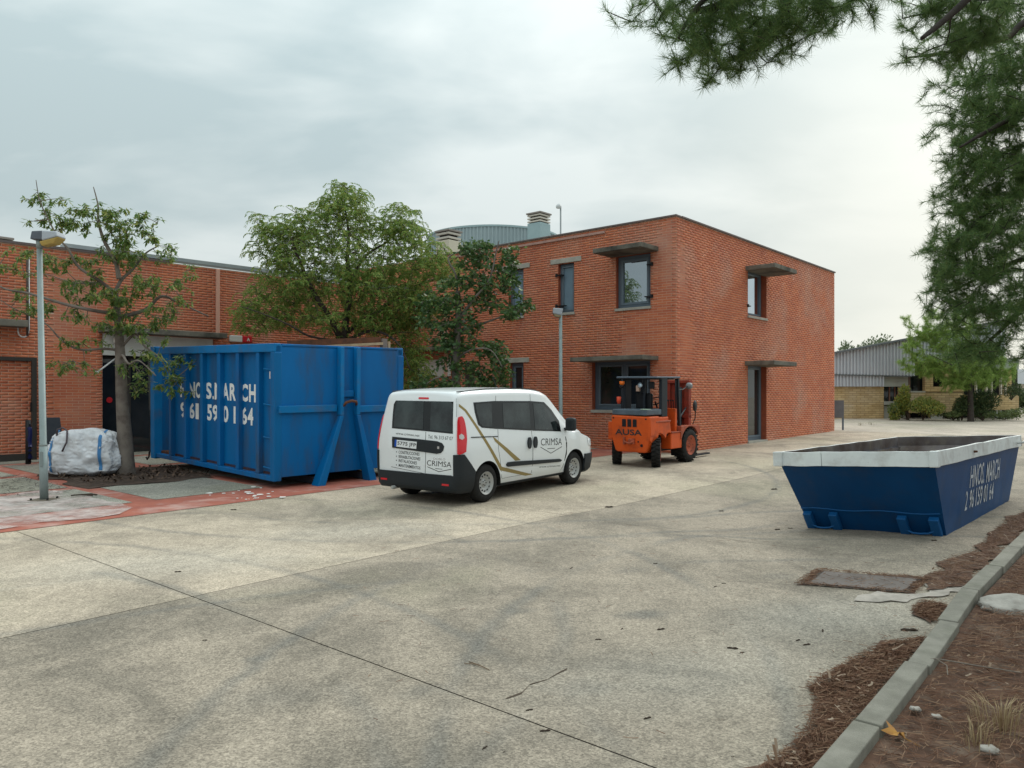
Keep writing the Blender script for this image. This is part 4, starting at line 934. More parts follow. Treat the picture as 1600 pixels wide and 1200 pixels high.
def capf(o, rev):
    fs = []
    for k in range(half-1):
        a, b = k, k+1; c, d = (nS-k-1) % nS, (nS-k) % nS
        q = [a, b, c, d]; q2 = []
        for v in q:
            if v not in q2: q2.append(v)
        if len(q2) >= 3: fs.append(tuple(o+v for v in (q2[::-1] if rev else q2)))
    return fs
Fc += capf(0, False)+capf((nx-1)*nS, True)
bm = bmesh.new(); bv = [bm.verts.new(v) for v in V]
for f in Fc:
    try: bm.faces.new([bv[i] for i in f])
    except ValueError: pass
bmesh.ops.recalc_face_normals(bm, faces=bm.faces); BV = BVHTree.FromBMesh(bm)
bodyraw = bm.copy()
me = bpy.data.meshes.new('body'); bm.to_mesh(me); bm.free(); me.materials.append(M_VW); me.materials.append(M_PLA)
# wheel arches cut out of the shell
tmp = bpy.data.objects.new('tmp', me); COL.objects.link(tmp); cuts = []
for cx in (0, WB):
    for sy in (-1, 1):
        mb = MB(); mb.lathe([(.365, .60), (.365, 1.2)], (cx, 0, .315), (0, sy, 0), 40); co = mb.build('cut', M_PLA); cuts.append(co)
        md = tmp.modifiers.new('c', 'BOOLEAN'); md.operation = 'DIFFERENCE'; md.object = co; md.solver = 'EXACT'
dg = bpy.context.evaluated_depsgraph_get(); me2 = bpy.data.meshes.new_from_object(tmp.evaluated_get(dg))
for co in cuts+[tmp]: bpy.data.objects.remove(co)
me2.polygons.foreach_set('use_smooth', [True]*len(me2.polygons)); me2.set_sharp_from_angle(angle=math.radians(38))
body = bpy.data.objects.new('body', me2); COL.objects.link(body); body.parent = van; print('body faces', len(me2.polygons), [m.name for m in me2.materials])
z41 = lambda x, y: (590+x/4.7059, 590+y/4.7059)
def cast(px, py):
    o = VI @ Vector((0, 0, EYE)); d = (VI.to_3x3() @ Vector(((px-800)/F, 1, (HOR-py)/F))).normalized(); h = BV.ray_cast(o, d)
    return (h[0], o, d)
def vh(x, y, ax, val):
    """crop pixel -> point of the van's skin (or of the plane ax=val where the skin is missed)"""
    p, o, d = cast(*z41(x, y))
    q = o+d*((val-o[ax])/d[ax])
    if p is None or (p-q).length > .25: return q
    return p
DIRS = {'side': (Vector((1, 0, 0)), Vector((0, 1, 0))), 'rear': (Vector((0, -1, 0)), Vector((1, 0, 0))), 'diag': (Vector((.7071, -.7071, 0)), Vector((.7071, .7071, 0))), 'front': (Vector((0, 1, 0)), Vector((-1, 0, 0))), 'fdiag': (Vector((.7071, .7071, 0)), Vector((-.7071, .7071, 0)))}
def patch(nm, poly, mode, m, th=.004, off=.0, mirror=False, res=.07, parent=None, both=False):
    es, dr = DIRS[mode]; bmx = bmesh.new(); vs_ = [bmx.verts.new((s, 0, z)) for s, z in poly]; f = bmx.faces.new(vs_)
    ss = [p[0] for p in poly]; zz = [p[1] for p in poly]
    bmesh.ops.triangulate(bmx, faces=bmx.faces)
    for lo, hi, ax in ((min(ss), max(ss), Vector((1, 0, 0))), (min(zz), max(zz), Vector((0, 0, 1)))):
        k = int((hi-lo)/res)
        for i in range(1, k+1): bmesh.ops.bisect_plane(bmx, geom=bmx.verts[:]+bmx.edges[:]+bmx.faces[:], plane_co=ax*(lo+i*(hi-lo)/(k+1)), plane_no=ax, dist=1e-5)
    pos = []; last = None
    for v in bmx.verts:
        o = es*v.co.x+Vector((0, 0, v.co.z))-dr*4; h = BV.ray_cast(o, dr)
        if h[0] is None or (h[0]-o).length > 4.6: h = BV.find_nearest(o+dr*3.1); n = h[1]; p = h[0]
        else: p, n = h[0], h[1]
        if n.dot(dr) > 0: n = -n
        n = (n*.5-dr*.5).normalized(); pos.append((p, n))
    V0 = [p+n*off for p, n in pos]; V1 = [p+n*(off+th) for p, n in pos]; k = len(V0); bmx.verts.index_update()
    fs = [tuple(v.index for v in f.verts) for f in bmx.faces]; be = [tuple(v.index for v in e.verts) for e in bmx.edges if len(e.link_faces) == 1]
    mbx = MB()
    def put(V0, V1): mbx.add(V0+V1, [tuple(i+k for i in f) for f in fs]+[(a, b, b+k, a+k) for a, b in be])
    if not mirror or both: put(V0, V1)
    if mirror: fl_ = lambda v: Vector((v.x, -v.y, v.z)); put([fl_(v) for v in V0], [fl_(v) for v in V1])
    bmx.free(); return mbx.build(nm, m, parent or van)
def SP(pts, ax=1, val=-.90, mode='side'):
    es = DIRS[mode][0]; r = []
    for x, y in pts:
        p = vh(x, y, ax, val); s_ = p.dot(es)
        if mode == 'rear': lim = .805-.09*max(0, min(1, (p.z-.95)/.7)); s_ = max(-lim, min(lim, s_))
        r.append((s_, min(p.z, 1.655) if mode == 'rear' else p.z))
    return r
RR = dict(ax=0, val=-.79, mode='rear')
# side glass
sur = SP([(703, 183), (850, 172), (1120, 172), (1222, 180), (1278, 238), (1332, 318), (1348, 396), (1150, 390), (862, 376), (766, 368), (738, 345), (714, 255)])
for mir in (False, True):
    s_ = patch('window_surround', sur, 'side', M_SEAL, .003, .001, mirror=mir)
    for q in ([(717, 194), (836, 188), (840, 362), (772, 358), (750, 338), (726, 255)], [(915, 188), (1112, 186), (1122, 376), (925, 368)], [(1140, 188), (1214, 194), (1262, 248), (1308, 325), (1318, 384), (1156, 380)]):
        patch('pane', SP(q), 'side', G_CAR, .002, .0055, mirror=mir, parent=s_)
s_ = patch('rear_window_surround', SP([(140, 137), (300, 136), (480, 143), (572, 172), (574, 300), (568, 414), (340, 392), (106, 372), (112, 270), (120, 195)], **RR), 'rear', M_SEAL, .003, .001)
for q in ([(148, 152), (345, 152), (338, 380), (122, 360), (128, 250)], [(398, 160), (540, 172), (558, 200), (552, 400), (388, 386)]): patch('pane', SP(q, **RR), 'rear', G_CAR, .002, .0055, parent=s_)
_b = SP([(340, 150)], **RR)[0][0]; patch('brake_light', [(_b-.10, 1.685), (_b+.10, 1.685), (_b+.115, 1.70), (_b+.10, 1.715), (_b-.10, 1.715), (_b-.115, 1.70)], 'rear', M_RED, .006, .001)
# stripes, moulding, handles, rail
patch('gold_stripe', SP([(597, 192), (650, 234), (786, 436), (912, 655), (1140, 712), (1085, 722), (900, 682), (768, 442), (640, 248), (597, 214)]), 'side', M_GOLD, .0012, .0006, res=.05)
patch('gold_stripe', SP([(846, 434), (866, 447), (1052, 606), (1012, 612), (862, 468)]), 'side', M_GOLD, .0012, .0006, res=.05)
mo = SP([(945, 634), (955, 622), (1000, 616), (1335, 597), (1350, 606), (1338, 618), (1000, 650), (955, 655), (946, 648)])
patch('side_moulding', mo, 'side', M_PLA, .022, .001, mirror=True, both=True)
patch('slide_rail', SP([(686, 436), (885, 429), (885, 435), (687, 443)]), 'side', M_PLA, .006, .001)
for cx, cy in ((1113, 480), (1156, 475)):
    q = [(cx+13*math.cos(a), cy+43*math.sin(a)*(1 if abs(math.sin(a)) < .9 else 1)) for a in np.linspace(0, 2*math.pi, 14, endpoint=False)]; patch('door_handle', SP(q), 'side', M_PLA, .028, .001, res=.2)
def seam(pts, w=2.2, ax=1, val=-.9, mode='side', nm='panel_gap'):
    q = []; P = [Vector((a, b, 0)) for a, b in pts]
    L_, R_ = [], []
    for i, p in enumerate(P):
        d = (P[min(i+1, len(P)-1)]-P[max(i-1, 0)]).normalized(); n = Vector((-d.y, d.x, 0))*w/2; L_.append((p+n)[:2]); R_.append((p-n)[:2])
    return patch(nm, SP(L_+R_[::-1], ax, val, mode), mode, M_SEAM, .001, .0006, res=.15)
seam([(884, 378), (886, 430), (888, 520), (905, 640), (912, 740)]); seam([(1131, 392), (1140, 480), (1142, 600), (1130, 700)]); seam([(1374, 400), (1392, 480), (1390, 560), (1362, 650), (1335, 700)])
seam([(915, 742), (1000, 725), (1130, 704)], w=2); seam([(588, 130), (582, 200), (580, 290)]); seam([(860, 100), (868, 172)]); seam([(1120, 122), (1122, 172)])
seam([(390, 110), (390, 138)], **RR); seam([(355, 398), (354, 560), (350, 706)], w=3, **RR)
seam([(100, 655), (350, 706), (545, 722)], w=3, **RR)
# rear: plate band, plate, badge, lettering
patch('plate_band', SP([(110, 434), (300, 452), (440, 468), (475, 482), (490, 506), (484, 535), (466, 555), (435, 560), (110, 514)], **RR), 'rear', M_PLA, .010, .001)
pl = patch('number_plate', SP([(132, 456), (292, 472), (288, 524), (129, 505)], **RR), 'rear', mat('plate white', (.72, .74, .76), rough=.4), .003, .012)
patch('plate_band_blue', SP([(132, 456), (146, 457.5), (143, 507), (129, 505)], **RR), 'rear', mat('plate blue', (.01, .08, .42), rough=.4), .001, .0155, parent=pl)
def wrap(txt, c00, c10, c01, mode, m, bold=.01, off=.0018, name='lettering', ax=None, val=None, parent=None, spacing=1.0):
    """lettering laid onto the skin: c00 lower left, c10 lower right, c01 upper left, in crop pixels"""
    kw = dict(RR) if mode == 'rear' else dict(ax=1, val=-.9, mode='side')
    (a0, b0), (a1, b1), (a2, b2) = SP([c00, c10, c01], **kw); V, Fc = fit_text(txt, 1.0, 1.0, bold, spacing); es, dr = DIRS[mode]; out_ = []
    for u, v in V:
        s = a0+(a1-a0)*u+(a2-a0)*v; z = b0+(b1-b0)*u+(b2-b0)*v
        h = BV.ray_cast(es*s+Vector((0, 0, z))-dr*4, dr); p = h[0] if h[0] is not None else es*s+Vector((0, 0, z))+dr*(kw['val'])
        out_.append(p-dr*off)
    mb = MB(); mb.add(out_, Fc); return mb.build(name, m, parent or van)
wrap('5775 JFP', (150, 500), (286, 517), (152, 467), 'rear', M_PRINT, .005, .0185, parent=pl)
wrap('www.crimsa.net', (133, 417), (308, 436), (134, 400), 'rear', M_PRINT, .0)
wrap('Tel. 96 313 67 07', (371, 446), (560, 462), (372, 420), 'rear', M_PRINT, .0)
for (y0, y1, x1, w_) in ((558, 575, 308, 'CONSTRUCCIONES'), (590, 610, 314, 'REHABILITACIONES'), (620, 640, 288, 'INSTALACIONES'), (654, 676, 314, 'MANTENIMIENTOS')):
    wrap(w_, (155, y0), (x1, y1), (156, y0-22), 'rear', M_PRINT, .012)
    patch('bullet', SP([(139+4*math.cos(a), y0-12+4*math.sin(a)) for a in np.linspace(0, 6.283, 8, endpoint=False)], **RR), 'rear', M_PRINT, .001, .0006)
wrap('DOBLO', (410, 603), (498, 610), (411, 588), 'rear', mat('chrome badge', (.5, .5, .5), rough=.25, metal=.8), .0)
wrap('CRIMSA', (362, 645), (542, 662), (364, 606), 'rear', M_PRINT, .0)
wrap('CRIMSA', (1200, 500), (1355, 494), (1200, 448), 'side', M_PRINT, .0)
wrap('www.crimsa.net', (1187, 664), (1344, 653), (1187, 650), 'side', M_PRINT, .0)
def chev(pts, mo_, w=4, **kw):
    P = [Vector((a, b, 0)) for a, b in pts]; n = Vector((0, w/2, 0)); patch('emblem_line', SP([(p-n)[:2] for p in P]+[(p+n)[:2] for p in P[::-1]], **kw), mo_, M_PRINT, .001, .0006, res=.2)
chev([(1198, 511), (1274, 556), (1355, 507)], 'side', 5); chev([(1248, 523), (1304, 519)], 'side', 4)
chev([(366, 655), (450, 692), (542, 674)], 'rear', 5, **RR); chev([(424, 668), (476, 674)], 'rear', 4, **RR)
bc = SP([(449, 515)], **RR)[0]
for r, m, o_ in ((.062, 'badge chrome', .012), (.050, 'badge red', .016)):
    patch('badge', [(bc[0]+r*math.cos(a), bc[1]+r*math.sin(a)) for a in np.linspace(0, 6.283, 20, endpoint=False)], 'rear', mat(m, (.5, .5, .5) if 'chrome' in m else (.16, .01, .015), rough=.3, metal=.7 if 'chrome' in m else 0), .003, o_-.010+.001, res=.5)
mb = MB(); p0 = VI @ Vector((0, 0, 0))
patch('badge_bar', [(bc[0]-.02, bc[1]-.02), (bc[0]+.02, bc[1]-.02), (bc[0]+.02, bc[1]+.02), (bc[0]-.02, bc[1]+.02)], 'rear', MATS['badge chrome'], .001, .0105, res=.5)
# tail lights straddle the rear corners
tl = SP([(592, 292), (608, 285), (630, 290), (645, 312), (655, 345), (664, 400), (669, 465), (664, 510), (648, 545), (620, 560), (600, 567), (585, 562), (583, 430), (585, 320)], 0, -.72, 'diag')
for mir in (False, True):
    o = patch('tail_light', tl, 'diag', M_RED, .02, .001, mirror=mir, res=.05)
    patch('reversing_lens', SP([(596, 425), (612, 413), (630, 425), (634, 445), (618, 458), (598, 448)], 0, -.72, 'diag'), 'diag', mat('clear lens', (.55, .5, .5), rough=.1, coat=.5), .003, .0215, mirror=mir, parent=o)
# bumpers: lifted off the body shell
def shellpart(nm, keepers, off, m):
    mbx = MB()
    for planes in keepers:
        b2 = bodyraw.copy()
        for co, no in planes: bmesh.ops.bisect_plane(b2, geom=b2.verts[:]+b2.edges[:]+b2.faces[:], plane_co=co, plane_no=no, clear_outer=True, dist=1e-5)
        b2.normal_update(); b2.verts.index_update()
        be = [tuple(v.index for v in e.verts) for e in b2.edges if len(e.link_faces) == 1]
        V0 = [v.co-v.normal*.01 for v in b2.verts]; V1 = [v.co+v.normal*off for v in b2.verts]; k = len(V0)
        if k: mbx.add(V0+V1, [tuple(v.index+k for v in f.verts) for f in b2.faces]+[(a, b, b+k, a+k) for a, b in be])
        b2.free()
    o = mbx.build(nm, m, van, smooth=True); o.data.set_sharp_from_angle(angle=math.radians(40)); return o
X_, Y_, Z_ = Vector((1, 0, 0)), Vector((0, 1, 0)), Vector((0, 0, 1))
keep = [[((-.345, 0, 0), X_), ((0, 0, .50), Z_)]]
for sy in (1, -1): keep.append([((-.33, 0, 0), X_), ((0, 0, .501), -Z_), ((0, .81*sy, 0), -Y_*sy), ((-.60, 0, .82), Vector((.62, 0, .60)).normalized()), ((0, 0, .83), Z_)])
shellpart('rear_bumper', keep, .028, M_PLA)
shellpart('front_bumper', [[((3.10, 0, 0), -X_), ((0, 0, .56), Z_)]], .03, M_PLA)
shellpart('sill', [[((.36, 0, 0), -X_), ((2.40, 0, 0), X_), ((0, 0, .27), Z_)]], .004, M_PLA)
patch('tow_reflector', [(-.74, .34), (-.60, .34), (-.60, .37), (-.74, .37)], 'rear', M_RED, .006, .029, both=True, mirror=True)
# windscreen, headlights
patch('windscreen', [(-.66, 1.20), (.66, 1.20), (.60, 1.68), (-.60, 1.68)], 'front', G_CAR, .004, .001, res=.12)
for mir in (False, True): patch('headlight', [(1.68, .72), (1.88, .70), (1.93, .80), (1.86, .90), (1.66, .94)], 'fdiag', mat('headlight glass', (.6, .62, .65), rough=.1, coat=.8), .01, .001, mirror=mir)
patch('grille', [(-.35, .60), (.35, .60), (.38, .70), (-.38, .70)], 'front', M_PLA, .008, .001)
for sy in (-1, 1):
    mb = MB(); mb.box((2.42, sy*1.00, 1.17), (.14, .20, .25)); o = mb.build('mirror', M_PLA, van, bevel=.05, seg=3)
    mb = MB(); mb.beam((2.46, sy*.86, 1.07), (2.43, sy*.97, 1.10), .10, .05); mb.build('mirror_arm', M_PLA, van)
    mb = MB(); mb.tube([(-.55, sy*.70, 1.806), (.2, sy*.705, 1.850), (1.2, sy*.70, 1.847), (1.72, sy*.69, 1.812)], .008, 5); mb.build('roof_gutter', M_SEAM, van)
mb = MB(); mb.lathe([(.012, 0), (.006, .06), (.003, .30)], (1.45, .0, 1.84), (-.5, 0, .85), 8); mb.build('aerial', M_PLA, van)
mb = MB(); mb.box((1.4, 0, .27), (3.8, 1.2, .14)); mb.build('underbody', M_PLA, van)
mb = MB(); mb.tube([(-.5, .45, .24), (-.83, .45, .23)], .03, 10); mb.build('exhaust', M_RIMS, van)
for cx in (0, WB):
    for sy in (-1, 1):
        n = 24; mb = MB(); P = []
        for k in range(n+1):
            a = math.radians(-12+204*k/n)
            for yy in (.89, .60): P.append((cx+.364*math.cos(a), sy*yy, .315+.364*math.sin(a)))
        mb.add(P, [(2*k, 2*k+2, 2*k+3, 2*k+1) for k in range(n)]+[tuple([2*k+1 for k in range(n+1)])]); mb.build('wheel_well', mat('wheel well black', (.01, .01, .01), rough=.9), van)
def wheel(parent, c, sy, R, W, rimR, mt=M_TYR, mr=M_RIMS, holes=12, nm='wheel'):
    e = MB(); ax = (0, sy, 0); cx, cy, cz = c
    e.lathe([(rimR, -W/2+.01), (rimR+.02, -W/2), (R-.03, -W/2+.004), (R-.006, -W/2+.03), (R, -W/4), (R, W/4), (R-.006, W/2-.03), (R-.03, W/2-.004), (rimR+.02, W/2), (rimR, W/2-.012)], c, ax, 40, cap=False); w = e.build(nm, mt, parent, smooth=True)
    e = MB(); e.lathe([(0, W/2-.045), (.05, W/2-.045), (.058, W/2-.06), (rimR*.52, W/2-.055), (rimR*.62, W/2-.03), (rimR*.82, W/2-.045), (rimR*.88, W/2-.02), (rimR*.95, W/2-.02), (rimR+.003, W/2-.004), (rimR+.012, W/2+.0035), (rimR+.004, W/2-.012), (rimR, -W/2+.01)], c, ax, 36, cap=False); r = e.build('rim', mr, parent, smooth=True); r.parent = w
    e = MB()
    for k in range(holes):
        a = 2*math.pi*k/holes; q = Vector((cx+rimR*.73*math.cos(a), cy+sy*(W/2-.030), cz+rimR*.73*math.sin(a))); e.lathe([(.0145, -.01), (.0145, .001)], q, ax, 8)
    for k in range(5):
        a = 2*math.pi*k/5; q = Vector((cx+.042*math.cos(a), cy+sy*(W/2-.046), cz+.042*math.sin(a))); e.lathe([(.008, 0), (.008, .012)], q, ax, 6)
    h = e.build('vent_holes', M_BLACK, parent); h.parent = w
    return w
for cx in (0, WB):
    for sy in (-1, 1): wheel(van, (cx, sy*(.87-.10), .315), sy, .315, .20, .178)
bodyraw.free()

# ------------------------------------------------------------------ forklift
M_ORA = mat('orange paint', (.64, .095, .016), (.55, .078, .014), 3, .42, .1, 40, dirt=(.14, .05, .03), dscale=3, damt=.5); M_ORD = mat('worn orange paint', (.42, .10, .05), (.30, .07, .04), 4, .6, dirt=(.12, .06, .04), dscale=4, damt=.6)
M_MAST = mat('red mast paint', (.30, .04, .022), (.22, .035, .02), 4, .55, dirt=(.06, .04, .035), dscale=4, damt=.5)
fk = thing('forklift', (3.2561, 17.0337, G(3.2561, 17.0337)), 'orange rough terrain forklift parked at the corner of the red brick building', 'forklift', .87581, slope=True)
def K_(nm, x0, x1, y0, y1, z0, z1, m, bevel=.012, parent=fk): return B(x0, x1, y0, y1, z0, z1).build(nm, m, parent, bevel=bevel)
# counterweight: chamfered block
mb = MB(); pr = [(.0, 1.12), (.02, .68), (.12, .36), (.16, .33), (.85, .33), (.90, .36), (.99, .66), (.98, 1.14)]
mb.prism(pr, lambda y, z: (-.45+.05*(1.12-z), y, z), lambda y, z: (-.02, y, z)); cw = mb.build('counterweight', M_ORA, fk, bevel=.03)
for k, (a, b) in enumerate(((.70, .60), (.565, .465), (.43, .33))):
    mb = MB(); B(-.452, -.36, b, a, .89, 1.06, mb); o = mb.build('grille_slot', M_BLACK, fk, bevel=.006); o.parent = cw; o['label'] = 'dark slot'
glyphs(fk, [('AUSA', .885, .205, .705, .835)], lambda u, z: (-.45+.05*(1.12-z)-.004, u, z), M_PRINT, 'lettering', .025)
for y, z in ((.92, 1.08), (.10, 1.07), (.66, .57), (.30, .57)): mb = MB(); mb.lathe([(.02, 0), (.016, .012)], (-.45+.05*(1.12-z), y, z), (-1, 0, 0), 10); mb.build('bolt', M_BLACK, fk)
mb = MB(); mb.lathe([(.035, 0), (.03, .012)], (-.42, .22, .49), (-1, 0, 0), 12); mb.build('plug', M_BLACK, fk)
mb = MB(); B(-.475, -.41, .62, .66, .50, .66, mb); B(-.475, -.41, .38, .42, .52, .64, mb); mb.tube([(-.47, .64, .57), (-.49, .5, .53), (-.47, .40, .57)], .02, 8); mb.lathe([(.07, 0), (.05, .03)], (-.42, .5, .57), (-1, 0, 0), 16); mb.build('tow_hitch', M_ORD, fk)
K_('engine_hood', -.02, .50, .06, .98, .70, 1.10, M_ORA, .03); K_('hood_plate', -.43, .30, .08, .97, 1.145, 1.27, mat('worn grey blue plate', (.10, .13, .16), (.07, .09, .11), 5, .5), .02)
K_('hood_plate_tip', -.43, -.25, .085, .25, 1.271, 1.285, mat('pale green plate corner', (.36, .46, .36), rough=.5), .004)
K_('side_ledge', -.18, .49, .0, .058, .98, 1.02, M_ORD, .01); K_('side_panel', -.40, -.19, .005, .10, .70, 1.10, M_ORA)
mb = MB(); arch = [(-.40, .98), (.49, .98), (.55, .72), (.46, .74), (.36, .74)]+[(.40*math.cos(a), .33+.42*math.sin(a)) for a in np.linspace(.75, 2.55, 9)]+[(-.40, .60)]
mb.prism(arch, lambda x, z: (x, .02, z), lambda x, z: (x, .12, z)); mb.build('rear_fender', M_ORA, fk, bevel=.008)
mb = MB(); mb.prism(arch, lambda x, z: (x, 1.09, z), lambda x, z: (x, .99, z)); mb.build('rear_fender', M_ORA, fk, bevel=.008)
K_('chassis', -.1, 2.0, .28, .94, .30, .60, M_BLACK, .01)
for a, b in ((.02, .28), (.93, 1.18)): K_('step_box', .54, 1.06, a, b, .36, .72, M_ORA, .02)
K_('step_plate', .54, 1.06, .0, .27, .724, .745, M_ORD, .005)
K_('cab_floor', .5, 1.3, .1, 1.1, .66, .72, M_BLACK, .01); K_('dash_panel', .88, .97, .10, 1.1, .72, 1.27, M_ORA, .015); K_('dash_side', .56, .87, .32, .36, .76, 1.22, mat('dark oily red', (.10, .025, .02), rough=.7), .01)
for y0, y1 in ((.0, .34), (.88, 1.2)):
    mb = MB(); fa = [(.98, .86), (1.90, .84), (1.96, .70)]+[(1.444+.47*math.cos(a), .40+.44*math.sin(a)) for a in np.linspace(.55, 2.75, 10)]+[(.98, .56)]
    mb.prism(fa, lambda x, z: (x, y0, z), lambda x, z: (x, y1, z)); mb.build('front_fender', M_ORD, fk, bevel=.01)
for (x, y, R, W, rr, sy) in ((0, .10, .33, .20, .19, -1), (0, 1.105, .33, .20, .19, 1), (1.444, .125, .40, .27, .22, -1), (1.444, 1.08, .40, .27, .22, 1)):
    w = wheel(fk, (x, y, R), sy, R-.02, W, rr, mr=M_ORD, holes=6)
    mb = MB()
    n = 22
    for k in range(n):      # tractor tread blocks
        for s2 in (-1, 1):
            a = 2*math.pi*(k+.25*s2)/n; d = Vector((math.cos(a), 0, math.sin(a))); tn = Vector((-math.sin(a), 0, math.cos(a))); c = Vector((x, y+s2*W*.25, R))+d*(R-.022)
            q = [c+tn*(u*.022+s2*v*.012)+Vector((0, v*W*.23, 0)) for u, v in ((-1, -1), (1, -1), (1, 1), (-1, 1))]; mb.hexa(q, [p+d*.022 for p in q])
    o = mb.build('tread', M_TYR, fk); o.parent = w
    if x == 0:      # the rear wheels are turned
        Rw = Matrix.Translation(Vector((x, y, R))) @ Matrix.Rotation(math.radians(28), 4, 'Z') @ Matrix.Translation(-Vector((x, y, R)))
        for ob in [w]+list(w.children): ob.data.transform(Rw)
# cab
K_('roof_guard', -.05, 1.05, .06, 1.10, 1.96, 2.0, M_FRAME, .01)
for x in (.15, .35, .55, .75): K_('roof_bar', x, x+.05, .08, 1.08, 1.93, 1.958, M_BLACK, .004)
M_POST = mat('black cab post', (.02, .024, .03), rough=.5)
for y0, y1 in ((.07, .15), (1.01, 1.09)):
    K_('rear_post', .20, .46, y0, y1, 1.10, 1.96, M_POST)
    mb = MB(); mb.beam((1.0, (y0+y1)/2, 1.955), (1.10, (y0+y1)/2, .86), .06, .06); mb.build('front_post', M_POST, fk)
    mb = MB(); mb.tube([(.90, (y0+y1)/2, 1.95), (.93, (y0+y1)/2, 1.25)], .015, 6); mb.build('grab_rail', M_POST, fk, smooth=True)
K_('seat', .34, .78, .38, .80, 1.10, 1.27, M_BLACK, .04); K_('seat_back', .28, .38, .38, .80, 1.25, 1.62, M_BLACK, .04)
mb = MB(); mb.tube([(.98, .60, 1.20), (.84, .60, 1.42)], .02, 8); mb.build('steering_column', M_BLACK, fk); mb = MB(); P = [Vector((.84, .60, 1.43))+Vector((.5, 0, .85))*0+Vector((math.cos(a)*.85*.17, math.sin(a)*.17, math.cos(a)*.5*.17)) for a in np.linspace(0, 6.283, 19)]; mb.tube(P, .014, 6); mb.build('steering_wheel', M_BLACK, fk, smooth=True)
mb = MB()
for y in (.16, .22, .28): mb.tube([(.93, y, 1.26), (.88, y, 1.44)], .009, 6); mb.box((.88, y, 1.45), (.03, .03, .03))
mb.build('levers', M_BLACK, fk)
def lamp(nm, c, r, l, ax, m): mb = MB(); mb.lathe([(r*.6, 0), (r, l*.4), (r, l), (0.0, l*1.02)], c, ax, 14); return mb.build(nm, m, fk, smooth=True)
lamp('beacon', (.0, .98, 1.80), .06, .09, (0, 0, 1), mat('orange lens', (.75, .16, .02), rough=.3)); lamp('beacon_base', (.0, .98, 1.74), .065, .06, (0, 0, 1), M_BLACK)
K_('lamp_bracket', -.02, .02, .97, 1.0, 1.27, 1.74, M_POST); lamp('rear_lamp', (-.10, 1.0, 1.38), .05, .16, (0, 0, 1), mat('orange red lens', (.60, .07, .03), rough=.35))
lamp('work_light', (.12, .56, 1.80), .055, .05, (-1, 0, .1), mat('silver lamp', (.5, .6, .7), rough=.2, metal=.4)); K_('work_light_box', .10, .18, .60, .68, 1.66, 1.80, mat('pinkish lamp', (.50, .33, .26), rough=.5)); K_('mirror_box', .10, .16, .22, .36, 1.72, 1.88, M_BLACK, .02)
K_('pillar_inner', .20, .26, .50, .56, 1.27, 1.96, M_POST); 
# mast and forks
for y in (.30, .80): K_('mast_rail', 1.93, 2.07, y, y+.12, .22, 1.88, M_MAST, .01)
K_('mast_plate', 1.985, 2.01, .42, .80, .24, 1.86, M_MAST, .0); K_('mast_cross', 1.90, 2.08, .28, .94, 1.84, 1.92, M_MAST, .01); K_('mast_cross', 1.92, 2.08, .30, .92, 1.00, 1.08, M_MAST, .01)
mb = MB(); mb.tube([(1.90, .50, .35), (1.90, .50, 1.75)], .035, 10); mb.build('lift_cylinder', M_POST, fk, smooth=True)
mb = MB(); mb.tube([(1.05, .18, .90), (1.9, .36, 1.25)], .02, 8); mb.build('tilt_rod', M_POST, fk)
lamp('head_light', (1.70, .22, 1.78), .08, .10, (.9, -.2, 0), mat('grey lamp shell', (.20, .21, .22), rough=.4)); mb = MB(); mb.tube([(1.06, .12, 1.70), (1.40, .18, 1.70), (1.70, .22, 1.77)], .014, 6); mb.build('lamp_arm', M_POST, fk)
mb = MB(); mb.lathe([(.0, 0), (.12, .01), (.14, .03), (.12, .05), (0, .06)], (1.92, .16, 1.30), (.2, -1, 0), 18); mb.build('hose_reel', M_BLACK, fk, smooth=True); mb = MB(); mb.tube([(1.95, .13, 1.20), (1.97, .15, 1.0), (1.95, .20, .86)], .012, 6); mb.build('hose', M_BLACK, fk)
K_('carriage', 2.08, 2.14, .22, 1.0, .20, .62, M_POST)
for y in (.32, .78):
    K_('fork', 2.145, 3.15, y, y+.11, .05, .09, M_POST, .006); K_('fork_heel', 2.145, 2.185, y, y+.11, .091, .62, M_POST, .006)
# ------------------------------------------------------------------ street furniture and small things
M_GALV = mat('galvanised grey green', (.27, .32, .32), (.22, .27, .27), 3, .5, .05, 40, metal=.2, dirt=(.16, .15, .12), dscale=4, damt=.4)
lp = thing('street_lamp', at(69, 782), 'tall grey street lamp standing on the left paving with a yellowed lamp cover', 'street lamp')
mb = MB(); mb.box((0, 0, .012), (.34, .34, .02)); mb.build('base_plate', mat('rusty plate', (.20, .17, .13), (.12, .10, .08), 9, .8), lp, bevel=.004)
for sx in (-1, 1):
    for sy in (-1, 1): mb = MB(); mb.lathe([(.016, .02), (.016, .05)], (sx*.13, sy*.13, 0), (0, 0, 1), 6); mb.build('bolt', M_BLACK, lp)
ln = -.075
mb = MB(); mb.tube([(0, 0, .02), (ln*.2, 0, .86)], [.062, .060], 20); mb.build('lower_post', M_GALV, lp, smooth=True)
mb = MB(); mb.tube([(ln*.2, 0, .86), (ln*.2, 0, .89), (ln*.21, 0, .90), (ln, 0, 4.05)], [.060, .060, .052, .040], 20); mb.build('pole', M_GALV, lp, smooth=True)
mb = MB(); mb.box((ln*.15+.005, -.062, .66), (.05, .012, .24)); mb.build('access_door', mat('door grey', (.20, .24, .24), rough=.5), lp, bevel=.004)
mb = MB(); mb.tube([(ln, 0, 4.0), (ln, 0, 4.14)], .048, 14); mb.build('collar', M_GALV, lp, smooth=True)
